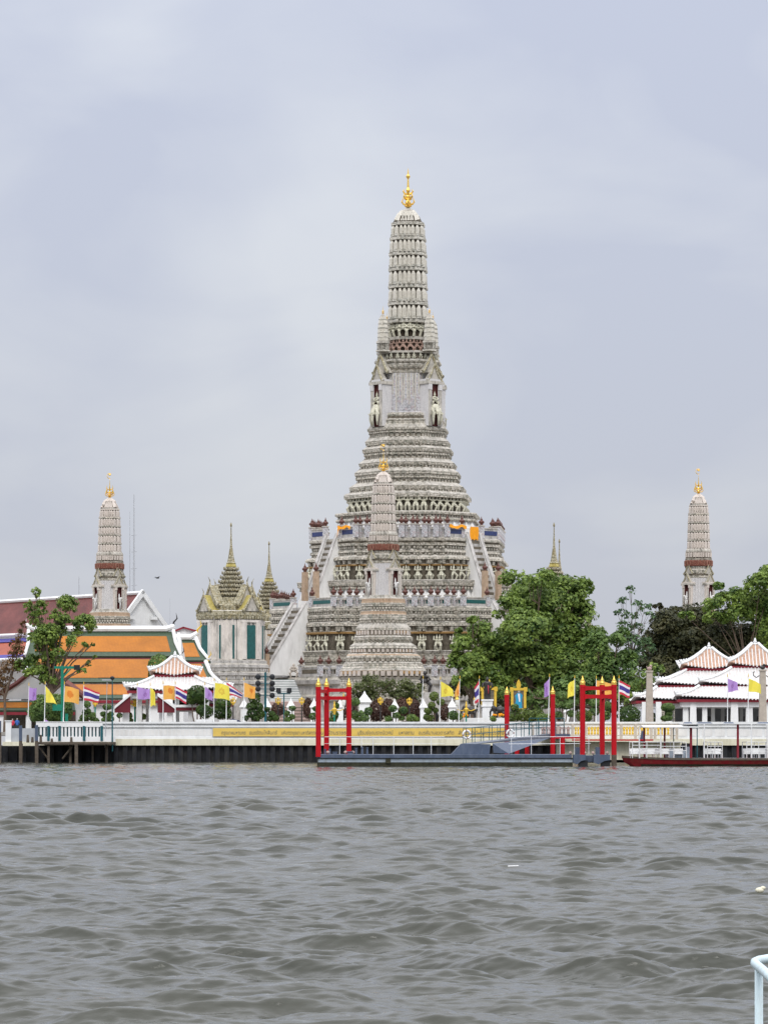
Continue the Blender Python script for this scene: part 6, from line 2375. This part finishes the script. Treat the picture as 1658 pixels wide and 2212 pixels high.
# a person on the quay stairs, visitors seen above the rail
def person(px, Y, z, h, top, bottom, label, turn=0.0):
    mb = MB()
    s_ = h / 1.7
    for q in (-1, 1):
        mb.tube([(q * .09 * s_, 0, .88 * s_), (q * .10 * s_, -.02, .46 * s_), (q * .10 * s_, 0, 0)], [.095 * s_, .07 * s_, .05 * s_], 8, 1)
        mb.tube([(q * .20 * s_, 0, 1.38 * s_), (q * .26 * s_, .02, 1.08 * s_), (q * .22 * s_, -.10, .86 * s_)], [.06 * s_, .048 * s_, .035 * s_], 7, 0)
    mb.lathe([(.13, .80), (.17, .92), (.14, 1.08), (.19, 1.32), (.17, 1.43), (.06, 1.48)], 10, sq=(1.05 * s_, .7 * s_), mi=0)
    for i in range(len(mb.v) - 60, len(mb.v)):
        v = mb.v[i]
        mb.v[i] = (v[0], v[1], v[2] * s_)
    mb.ball((0, -.01, 1.58 * s_), .105 * s_, (.9, 1, 1.15), 9, 2)
    mb.ball((0, .025, 1.62 * s_), .112 * s_, (.95, 1, 1.05), 9, 3)
    return tag(mb.build('person', [top, bottom, M['beige'], M['dark']], None, (X(px, Y), Y, z), turn, True), label, 'person')


person(37, 384.5, GZ, 1.65, mat('blue_shirt', (.05, .14, .42), .8), M['dark'], 'person in a bright blue top under the low hall by the bank', .4)
person(27, 385.5, GZ, 1.6, M['fl_red'], M['dark'], 'person in a reddish top standing behind the white gate pier', -.3)
person(99, 386, GZ, 1.65, M['fl_purple'], M['dark'], 'person in a mauve top behind the purple flag pole', 0)

# a bird and two bits of flotsam
mb = MB()
mb.ball((0, 0, 0), .14, (2.2, .8, .8), 8)
for q in (-1, 1):
    mb.prism([(.12, q * .08, .02), (-.16, q * .08, .02), (-.12, q * .6, .16), (.06, q * .62, .17)], (0, 0, .02))
mb.prism([(-.25, -.08, 0), (-.25, .08, 0), (-.5, .12, .02), (-.5, -.12, .02)], (0, 0, .02))
tag(mb.build('bird', M['dark'], None, (X(340, 460), 460.0, Z(1248, 460)), .6), 'tiny dark bird flying left of the spired hall in the grey sky'.replace(' left of', ' beside'), 'bird')
Yd = CZ * FP / (1895 - YH)
mb = MB()
mb.tube([(-.115, 0, .10), (.115, .02, .11)], [.018, .016], 6)
tag(mb.build('stick', M['white'], None, (X(1108, Yd), Yd, .14)), 'short white stick floating on the choppy river', 'flotsam')
Yd = CZ * FP / (1940 - YH)
mb = MB()
mb.ball((0, 0, .1), .07, (1.3, .9, .8), 8)
mb.ball((.06, 0, .14), .05, (1.2, .9, .8), 7)
tag(mb.build('foam_block', M['cream'], None, (X(1640, Yd), Yd, .05), 0, True), 'cream foam lump floating near the edge of the river view', 'flotsam')

# ------------------------------------------------------------------ vegetation
def leaf_object(name, pts, nrm, size, m, parent=None, jitter=.5):
    """many small bent leaf clumps: pts, nrm (n,3), size (n,)"""
    n = len(pts)
    d = nrm + rng.normal(0, jitter, (n, 3))
    d /= np.linalg.norm(d, axis=1, keepdims=True) + 1e-9
    ref = rng.normal(0, 1, (n, 3))
    a = np.cross(d, ref)
    a /= np.linalg.norm(a, axis=1, keepdims=True) + 1e-9
    b = np.cross(d, a)
    s_ = size[:, None]
    el = rng.uniform(.5, .9, (n, 1))
    v0 = pts - a * s_ * .5
    v1 = pts - b * s_ * .5 * el + d * s_ * .12
    v2 = pts + a * s_ * .5
    v3 = pts + b * s_ * .5 * el + d * s_ * .12
    co = np.stack([v0, v1, v2, v3], 1).reshape(-1, 3).astype(np.float32)
    me = bpy.data.meshes.new(name)
    me.vertices.add(4 * n)
    me.vertices.foreach_set('co', co.ravel())
    # two triangles folded along the midrib
    idx = np.arange(n)[:, None] * 4
    f = np.concatenate([idx + [0, 1, 2], idx + [0, 2, 3]], 1).reshape(-1, 3)
    me.loops.add(f.size)
    me.loops.foreach_set('vertex_index', f.ravel().astype(np.int32))
    me.polygons.add(len(f))
    me.polygons.foreach_set('loop_start', np.arange(0, f.size, 3, dtype=np.int32))
    me.update()
    me.materials.append(m)
    return place(me, name, parent)


def cloud(clumps, sub, per, size, shell=.55, sr=.42, kmin=26, loose=1.0):
    """clumps: (x, y, z, rx, ry, rz); sub clumps on every clump, leaves on every sub clump"""
    P, Nn, Sz = [], [], []
    for (x, y, z, rx, ry, rz) in clumps:
        vol = (rx * ry * rz) ** (1 / 3)
        ns = max(5, int(sub * (vol / 2.0) ** 1.6 + 2))
        u = rng.normal(0, 1, (ns, 3))
        u /= np.linalg.norm(u, axis=1, keepdims=True)
        u[:, 2] = np.where(u[:, 2] < -.55, -u[:, 2], u[:, 2])
        rad = rng.uniform(.45, 1.0, (ns, 1)) ** .6
        cs = np.array([[x, y, z]]) + u * rad * np.array([[rx, ry, rz]]) * (1 - sr * .55) * loose
        for c, uu in zip(cs, u):
            r = vol * sr * (rng.uniform(.6, 1.15) if loose == 1.0 else rng.uniform(.35, 1.1))
            k = max(kmin, int(per * (r / 1.0) ** 2))
            w = rng.normal(0, 1, (k, 3))
            w /= np.linalg.norm(w, axis=1, keepdims=True)
            rr = rng.uniform(shell, 1.0, (k, 1)) ** .5
            off = w * rr * r * np.array([[1.15, 1.15, .8]])
            P.append(c + off)
            Nn.append(w * .8 + uu * .5 + np.array([[0, 0, .45]]))
            Sz.append(size * rng.uniform(.6, 1.35, k))
    return np.concatenate(P), np.concatenate(Nn), np.concatenate(Sz)


def px_clumps(lst, Y, dep=.9, spread=0.0):
    out_ = []
    for c in lst:
        px, py, r = c[:3]
        ry = c[3] if len(c) > 3 else r
        dy = c[4] if len(c) > 4 else rng.uniform(-spread, spread)
        y = Y + dy
        k = S(y)
        out_.append((X(px, y), y, Z(py, y), r * k, r * k * dep, ry * k))
    return out_


def tree(name, label, cat, base, Y, clumps, m, sub=11, per=60, size=.5, limbs=None, trunk_r=.5, group=None, spread=3.0, dep=.9, sr=.42, loose=1.0, shell=.55, kmin=26):
    """tapered trunk, limbs to every clump, crown of leaf clumps"""
    t = thing(name, label, cat, (X(base[0], Y), Y, GZ), 0, group)
    cl = px_clumps(clumps, Y, dep, spread)
    P, Nn, Sz = cloud(cl, sub, per, size, sr=sr, loose=loose, shell=shell, kmin=kmin)
    P = P - np.array([[t.location.x, t.location.y, t.location.z]])
    leaf_object('crown', P, Nn, Sz, m, t)
    mb = MB()
    top = Z(base[1], Y) - GZ
    fx, fz = 0.0, top
    mb.tube([(0, 0, -.2), (.05, .02, top * .5), (fx, 0, top)], [trunk_r * 1.15, trunk_r * .85, trunk_r * .7], 8)
    for (x, y, z, rx, ry, rz) in cl:
        q = Vector((x - t.location.x, y - t.location.y, z - t.location.z))
        a = Vector((fx, 0, top * (.75 + .25 * random.random())))
        mid = a.lerp(q, .5) + Vector((random.uniform(-.4, .4), random.uniform(-.4, .4), random.uniform(0, .8)))
        mb.tube([a, mid, q], [trunk_r * .5, trunk_r * .3, trunk_r * .1], 5)
        for _ in range(3):
            e_ = q + Vector((random.uniform(-.8, .8) * rx, random.uniform(-.6, .6) * ry, random.uniform(-.2, .9) * rz))
            mb.tube([mid.lerp(q, .6), mid.lerp(e_, .7), e_], [trunk_r * .16, trunk_r * .1, .02], 4)
    mb.build('trunk', M['bark'], t)
    return t


# the big round tree and its neighbours
tree('broadleaf_tree', 'biggest round leafy green tree, its crown hiding one side of the great tower foot', 'tree', (1150, 1500), 417.0,
     [(1165, 1300, 62, 55), (1118, 1262, 42, 36), (1222, 1285, 52, 48), (1170, 1255, 36, 30), (1100, 1315, 40), (1255, 1330, 40), (1140, 1365, 60), (1210, 1370, 60), (1270, 1395, 48), (1095, 1400, 48), (1050, 1395, 34), (1060, 1430, 44), (1130, 1440, 60), (1215, 1450, 60), (1290, 1450, 45), (1160, 1500, 50), (1240, 1500, 50), (1260, 1270, 26)],
     M['leaf_mid'], 14, 80, .5, trunk_r=.6, spread=5, group='big trees behind the wall')
tree('broadleaf_tree', 'lower bright green tree spreading in front of the great tower beside the biggest tree', 'tree', (1020, 1500), 410.0,
     [(1000, 1395, 30), (1035, 1370, 32), (985, 1430, 24), (1020, 1440, 36), (1050, 1465, 36), (1000, 1468, 26), (1075, 1490, 36), (1022, 1345, 16), (990, 1365, 10)],
     M['leaf_bright'], 30, 85, .45, trunk_r=.35, spread=3, group='big trees behind the wall')
tree('broadleaf_tree', 'grey green tree below the biggest tree, over the red gate', 'tree', (1300, 1520), 408.0,
     [(1290, 1400, 42), (1335, 1380, 30), (1345, 1430, 38), (1310, 1460, 44), (1260, 1480, 40), (1350, 1480, 34), (1220, 1500, 36), (1120, 1505, 34), (1170, 1515, 36)],
     M['leaf_deep'], 14, 80, .5, trunk_r=.4, spread=3, group='big trees behind the wall')
tree('slender_tree', 'wispy slender tree with thin airy top between the big tree and the dark trees', 'tree', (1362, 1420), 414.0,
     [(1362, 1275, 12, 10), (1345, 1300, 14, 9), (1375, 1305, 12, 9), (1340, 1325, 17, 9), (1365, 1330, 14, 9), (1392, 1312, 14, 12), (1400, 1330, 14, 8), (1350, 1352, 20, 10), (1380, 1355, 18, 10), (1365, 1385, 26, 16), (1395, 1395, 24, 18), (1365, 1420, 28, 18)],
     M['leaf_blue'], 60, 50, .36, trunk_r=.16, spread=1.5, sr=.5, loose=1.4, shell=.05, kmin=7, group='big trees behind the wall')
tree('dark_tree', 'dark brownish tree with bare twigs showing, behind the white pavilion', 'tree', (1500, 1480), 432.0,
     [(1440, 1350, 44, 36), (1500, 1340, 46, 36), (1420, 1400, 46), (1480, 1400, 56), (1550, 1385, 56), (1610, 1400, 56), (1440, 1455, 46), (1400, 1440, 36), (1500, 1450, 50), (1570, 1440, 50), (1640, 1440, 50), (1400, 1490, 36), (1420, 1310, 14, 8), (1455, 1318, 20, 8), (1660, 1400, 40)],
     M['leaf_dark'], 24, 70, .48, trunk_r=.24, spread=4, group='big trees behind the wall')
tree('broadleaf_tree', 'bright yellow green tree rising at the edge behind the pavilion roofs', 'tree', (1610, 1440), 426.0,
     [(1640, 1265, 36, 30), (1672, 1250, 40), (1600, 1290, 32, 26), (1560, 1300, 30, 24), (1530, 1308, 22, 18), (1640, 1315, 44), (1590, 1330, 38, 26), (1680, 1320, 50), (1545, 1335, 28, 18), (1655, 1370, 40), (1480, 1330, 20, 10), (1700, 1380, 50), (1552, 1268, 12, 14)],
     M['leaf_bright'], 26, 85, .45, trunk_r=.2, spread=3, group='big trees behind the wall')
tree('broadleaf_tree', 'small green tree in shade beside the first pavilion roof, behind the beige post', 'tree', (1400, 1520), 405.0,
     [(1385, 1470, 30), (1415, 1455, 26), (1375, 1510, 30), (1350, 1510, 24), (1420, 1495, 20), (1535, 1425, 10)],
     M['leaf_mid'], 12, 55, .5, trunk_r=.3, spread=2, group='big trees behind the wall')

# open tree with bare branches in front of the orange hall
tree('open_tree', 'tree with sparse leaf tufts on bare branches before the orange roof', 'tree', (112, 1475), 398.0,
     [(78, 1284, 9, 14), (62, 1318, 10, 20), (88, 1318, 14, 20), (120, 1330, 12, 13), (146, 1308, 20, 22), (128, 1345, 12, 14), (182, 1350, 22, 20), (92, 1358, 15, 10), (78, 1345, 15, 14), (105, 1385, 22, 26), (154, 1388, 13, 14), (90, 1400, 14, 16), (184, 1394, 8, 6), (190, 1434, 6, 9), (177, 1450, 9, 8), (44, 1438, 12, 14), (68, 1430, 20, 14), (88, 1450, 20, 14), (106, 1468, 18, 14), (60, 1455, 10, 10), (205, 1420, 4, 4), (200, 1392, 4, 4), (125, 1410, 14, 10), (168, 1368, 12, 8), (100, 1375, 24, 24), (126, 1362, 18, 18), (110, 1422, 20, 16), (74, 1378, 14, 14), (140, 1340, 14, 12)],
     M['leaf_bright'], 120, 110, .34, trunk_r=.30, spread=2.0, dep=1.0, sr=.5, loose=1.5, shell=.05, kmin=8)
tree('dry_tree', 'brown dried tree at the frame edge before the white pediment', 'tree', (10, 1500), 400.0,
     [(45, 1378, 12, 20), (38, 1410, 18, 22), (22, 1440, 20, 20), (8, 1465, 20, 22), (50, 1350, 8, 10), (30, 1395, 10, 14), (-6, 1490, 20, 20)],
     M['leaf_brown'], 60, 70, .34, trunk_r=.2, spread=1.5, sr=.5, loose=1.35, shell=.05, kmin=8)

# thin garden trees in the middle
tree('garden_tree', 'airy olive green garden tree before the foot of the small front tower', 'tree', (805, 1520), 404.0,
     [(800, 1478, 26, 20), (775, 1490, 20, 18), (825, 1490, 22, 20), (800, 1505, 30, 18), (842, 1478, 16, 14), (765, 1505, 14, 16)],
     M['leaf_olive'], 50, 80, .32, trunk_r=.16, spread=1.5, sr=.5, loose=1.2, shell=.1, kmin=10, group='airy garden trees')
tree('garden_tree', 'airy olive green garden tree beside the leaning pole', 'tree', (880, 1525), 405.0,
     [(875, 1482, 24, 18), (895, 1500, 20, 22), (862, 1500, 22, 18), (880, 1512, 28, 16), (905, 1488, 12, 12)],
     M['leaf_olive'], 30, 80, .34, trunk_r=.16, spread=1.5, group='airy garden trees')


def shrub(name, label, clumps, Y, m, sub=12, per=70, size=.3, group=None, cat='shrub', stems=True, stem_m='bark', zbase=1559, sr=.4, core=True):
    """clipped or loose shrub: leafy balls on thin stems"""
    x0 = clumps[0][0]
    t = thing(name, label, cat, (X(x0, Y), Y, GZ), 0, group)
    cl = px_clumps(clumps, Y, .9, .0)
    P, Nn, Sz = [], [], []
    for (x, y, z, rx, ry, rz) in cl:
        k = int(per * 2.2 * max(rx, .3) * max(rz, .3) / .15 * .15 / (size * size) * .42) + 30
        w = rng.normal(0, 1, (k, 3))
        w /= np.linalg.norm(w, axis=1, keepdims=True)
        lump = 1 + .07 * np.sin(w[:, :1] * 9 + x * 7) * np.sin(w[:, 2:] * 8 + z) + rng.normal(0, .035, (k, 1))
        P.append(np.array([[x, y, z]]) + w * lump * np.array([[rx, ry, rz]]))
        Nn.append(w * 1.6)
        Sz.append(size * rng.uniform(.6, 1.3, k))
    P = np.concatenate(P) - np.array([[t.location.x, t.location.y, t.location.z]])
    leaf_object('crown', P, np.concatenate(Nn), np.concatenate(Sz), m, t, .4)
    if stems:
        mb = MB()
        for (x, y, z, rx, ry, rz) in cl:
            q = Vector((x - t.location.x, y - t.location.y, z - t.location.z))
            mb.tube([(q.x * .25, q.y, 0), (q.x * .8, q.y, max(q.z * .5, .1)), q], [.10, .08, .05], 5)
        mb.build('stem', M[stem_m], t)
    return t


G1 = 'cloud pruned trees along the wall'
SH = [
    ('dense_shrub', 'big dense dark green bush behind the pier rail under the yellow flag', [(100, 1530, 32, 30), (128, 1528, 26, 28), (80, 1540, 20, 20), (142, 1540, 14, 18), (108, 1512, 18, 14)], 392, 'leaf_deep', None),
    ('topiary_tree', 'cloud pruned tree with small balls by the striped flag over the rail', [(188, 1522, 7.5, 7), (183, 1538, 5), (198, 1547, 9), (181, 1551, 8), (191, 1536, 5), (208, 1557, 6), (176, 1557, 6)], 386, 'leaf_deep', G1),
    ('topiary_tree', 'cloud pruned tree with flat dark pads by the street lamp', [(231, 1527.5, 9, 6), (223, 1542, 6, 5), (239, 1542.5, 6, 5), (231, 1548, 6, 6), (239, 1552, 7, 6), (224, 1556, 5, 5), (232, 1561, 9, 8)], 385.5, 'leaf_deep', G1),
    ('topiary_tree', 'small pad of clipped leaves on the near side of the pavilion porch', [(258, 1545, 6, 5)], 390, 'leaf_deep', G1),
    ('topiary_tree', 'two small clipped balls seen between the pavilion porch columns', [(281, 1546, 4.5, 6), (310, 1547.5, 5, 6), (283, 1556, 4, 4)], 396, 'leaf_mid', G1),
    ('topiary_tree', 'large round clipped tree behind the striped flag', [(426, 1500, 22, 19), (414, 1508, 16, 13), (436, 1507, 14, 15)], 389, 'leaf_top', G1),
    ('topiary_tree', 'low round clipped tree in front of the purple flag pole', [(443, 1537, 15, 14), (433, 1533, 10, 9)], 386, 'leaf_top', G1),
    ('topiary_tree', 'double round clipped tree between the broad yellow flag and the pointed striped flag', [(481, 1522, 17, 14), (474, 1538, 15, 14), (490, 1541, 10, 12)], 387, 'leaf_top', G1),
    ('topiary_tree', 'tall cloud pruned tree below the orange flag by the first pillar', [(549, 1509, 11.5, 12), (543, 1526, 11, 8), (559, 1526, 9, 8), (544, 1541, 11, 9), (561, 1542, 10, 10), (552, 1552, 9, 7), (531, 1551, 5, 5)], 386, 'leaf_top', G1),
    ('topiary_tree', 'low cloud pruned tree with few pads at the second pillar', [(577, 1532.5, 5.5, 4.5), (586.5, 1542, 8, 6), (594, 1551, 8, 7), (583, 1552, 6, 5)], 386, 'leaf_top', G1),
    ('topiary_tree', 'slanting cloud pruned tree with small pads before the third pillar', [(631, 1530, 7, 5), (620, 1541, 6, 5), (631, 1548, 6, 5), (621, 1554, 7, 5)], 386, 'leaf_deep', G1),
    ('topiary_tree', 'cloud pruned tree partly hidden by the first red gate column', [(676, 1547, 8, 7), (681, 1531, 5, 5)], 387, 'leaf_deep', G1),
    ('topiary_tree', 'dark cloud pruned tree behind the lantern inside the red gate', [(722, 1545, 8, 11), (727, 1524, 5, 6), (715, 1555, 6, 5)], 389, 'leaf_deep', G1),
    ('topiary_tree', 'cloud pruned tree just past the red gate', [(768, 1516, 9, 8), (779, 1541, 7, 6), (766, 1544, 8, 9), (774, 1554, 7, 5)], 387, 'leaf_deep', G1),
    ('topiary_tree', 'cloud pruned tree in front of the biggest white pillar', [(795, 1536, 8, 8), (788, 1551, 9, 9)], 386, 'leaf_deep', G1),
    ('topiary_tree', 'mushroom shaped clipped tree before the pillar between gilded posts', [(848, 1530, 9, 7), (856, 1545, 8, 6), (839, 1553, 8, 6)], 386, 'leaf_deep', G1),
    ('topiary_tree', 'mushroom shaped clipped tree beside the gilded post near the leaning pole', [(871, 1534, 9, 7.5), (867, 1551, 6, 4.5)], 386, 'leaf_deep', G1),
    ('flowering_shrub', 'low light green shrub near the foot of the leaning pole', [(888, 1551, 11, 8), (899, 1554, 6, 5)], 386, 'leaf_mid', None),
    ('topiary_tree', 'lime green clipped tree on a thick black trunk beside the yellow flag', [(937, 1504, 10, 9), (951, 1516, 8, 7), (932, 1524, 8, 7), (924, 1536, 8, 7), (922, 1549, 8, 7), (940, 1534, 6, 5), (931, 1551, 7, 6)], 386, 'leaf_lime', G1),
    ('topiary_tree', 'rounded dark hedge ball at the foot of the orange flag pole', [(978, 1545, 11, 9.5), (990, 1548, 8, 7)], 386, 'leaf_deep', G1),
    ('hedge', 'long loose light green hedge between the portrait and the single red column', [(1110, 1548, 14, 12), (1128, 1544, 15, 13), (1145, 1547, 15, 12), (1160, 1543, 14, 11)], 388, 'leaf_lime', None),
    ('topiary_tree', 'round green ball under the blue portrait', [(1111.5, 1528, 8, 7)], 387.5, 'leaf_deep', G1),
    ('topiary_tree', 'low clipped mound at the near foot of the single red column', [(1172, 1551, 14, 9), (1186, 1550, 9, 8)], 386, 'leaf_mid', G1),
    ('topiary_tree', 'dark cloud pruned tree between the single red column and the gate', [(1214, 1502, 14, 9), (1208, 1522, 12, 8), (1224, 1524, 12, 8), (1232, 1541, 8, 7), (1206, 1545, 9, 8), (1200, 1515, 8, 8)], 391, 'leaf_deep', G1),
    ('topiary_tree', 'yellow green clipped dome behind the red gate', [(1261, 1547, 17, 13)], 388, 'leaf_lime', G1),
    ('topiary_tree', 'dark clipped pads seen through the red gate', [(1283, 1519, 11, 9), (1283, 1537, 11, 8), (1312, 1526, 8, 10), (1309, 1545, 9, 10)], 392, 'leaf_deep', G1),
    ('topiary_tree', 'large green dome of clipped leaves beyond the red gate', [(1358, 1545, 24, 20)], 388, 'leaf_top', G1),
    ('topiary_tree', 'small green bush between the pavilion end columns', [(1411, 1549, 6, 9)], 400, 'leaf_mid', G1),
    ('dome_tree', 'dark smooth dome of leaves behind the striped pavilion roof', [(345, 1440, 25, 26), (345, 1460, 24, 24)], 405, 'leaf_deep', None),
    ('loose_shrub', 'reddish brown shrubs between the pillars behind the wall', [(735, 1535, 14, 22), (762, 1530, 10, 18), (815, 1535, 18, 22), (838, 1530, 14, 20), (868, 1528, 14, 20), (892, 1530, 16, 20), (905, 1540, 10, 16), (665, 1530, 10, 22), (600, 1532, 14, 14), (960, 1538, 10, 18)], 402, 'leaf_purple', None),
    ('loose_shrub', 'tuft of green leaves at the foot of the white plinth', [(1063, 1553, 5, 5), (1067, 1554, 4, 4)], 386, 'leaf_mid', None),
]
for nm, lab, cl, Y, mm, gr in SH:
    shrub(nm, lab, cl, Y, M[mm], group=gr, cat='hedge' if nm == 'hedge' else ('shrub' if 'shrub' in nm else 'clipped tree'))
tpot = thing('potted_topiary', 'three tier clipped tree in a white pot before the pavilion columns', 'clipped tree', (X(1442, 387), 387.0, GZ))
cl = px_clumps([(1442, 1528, 14, 9), (1443.5, 1541, 7.5, 6), (1439, 1551, 12, 5.5)], 387)
P, Nn, Sz = [], [], []
for (x, y, z, rx, ry, rz) in cl:
    w = rng.normal(0, 1, (900, 3))
    w /= np.linalg.norm(w, axis=1, keepdims=True)
    P.append(np.array([[x, y, z]]) + w * np.array([[rx, ry, rz]]) * rng.normal(1, .04, (900, 1)))
    Nn.append(w * 1.6)
    Sz.append(.28 * rng.uniform(.6, 1.3, 900))
leaf_object('crown', np.concatenate(P) - np.array([list(tpot.location)]), np.concatenate(Nn), np.concatenate(Sz), M['leaf_deep'], tpot, .4)
mb = MB()
mb.lathe([(.35, 0), (.5, .5), (.55, 1.2), (.48, 1.3)], 10)
mb.build('pot', M['white'], tpot)
mb = MB()
mb.tube([(0, 0, 1.2), (0, 0, 3)], .09, 6)
mb.build('stem', M['bark'], tpot)
tk = MB()
tk.tube([(0, 0, 0), (.15, 0, 1.2), (-.1, 0, 2.6)], [.38, .3, .2], 8)
tag(tk.build('black_trunk', M['dark'], None, (X(942, 387.2), 387.2, GZ)), 'thick black wrapped trunk beside the lime green clipped tree', 'trunk')
mb = MB()
for i in range(26):
    c = X(450 + i * 3.0, 384)
    if i % 7 in (0, 1, 2):
        continue
t = thing('planter', 'row of white planters behind the wall below the clipped trees'.replace('row of ', 'long '), 'planter', (X(470, 384), 384.0, GZ))
mb = MB()
mb.box(-2.6, -.6, -.3, .4, 0, 1.5)
mb.box(.2, 2.3, -.3, .4, 0, 1.45)
mb.build('box', M['white'], t)
# dark green wood far behind everything, closing the gaps between trunks
far = px_clumps([(px, 1500 + 12 * math.sin(px), 46, 50) for px in range(1010, 1760, 42)], 446.0, .6, 3)
P, Nn, Sz = cloud(far, 8, 34, .8)
w_ = leaf_object('far_wood', P, Nn, Sz, M['leaf_dark'], None)
w_['kind'] = 'stuff'
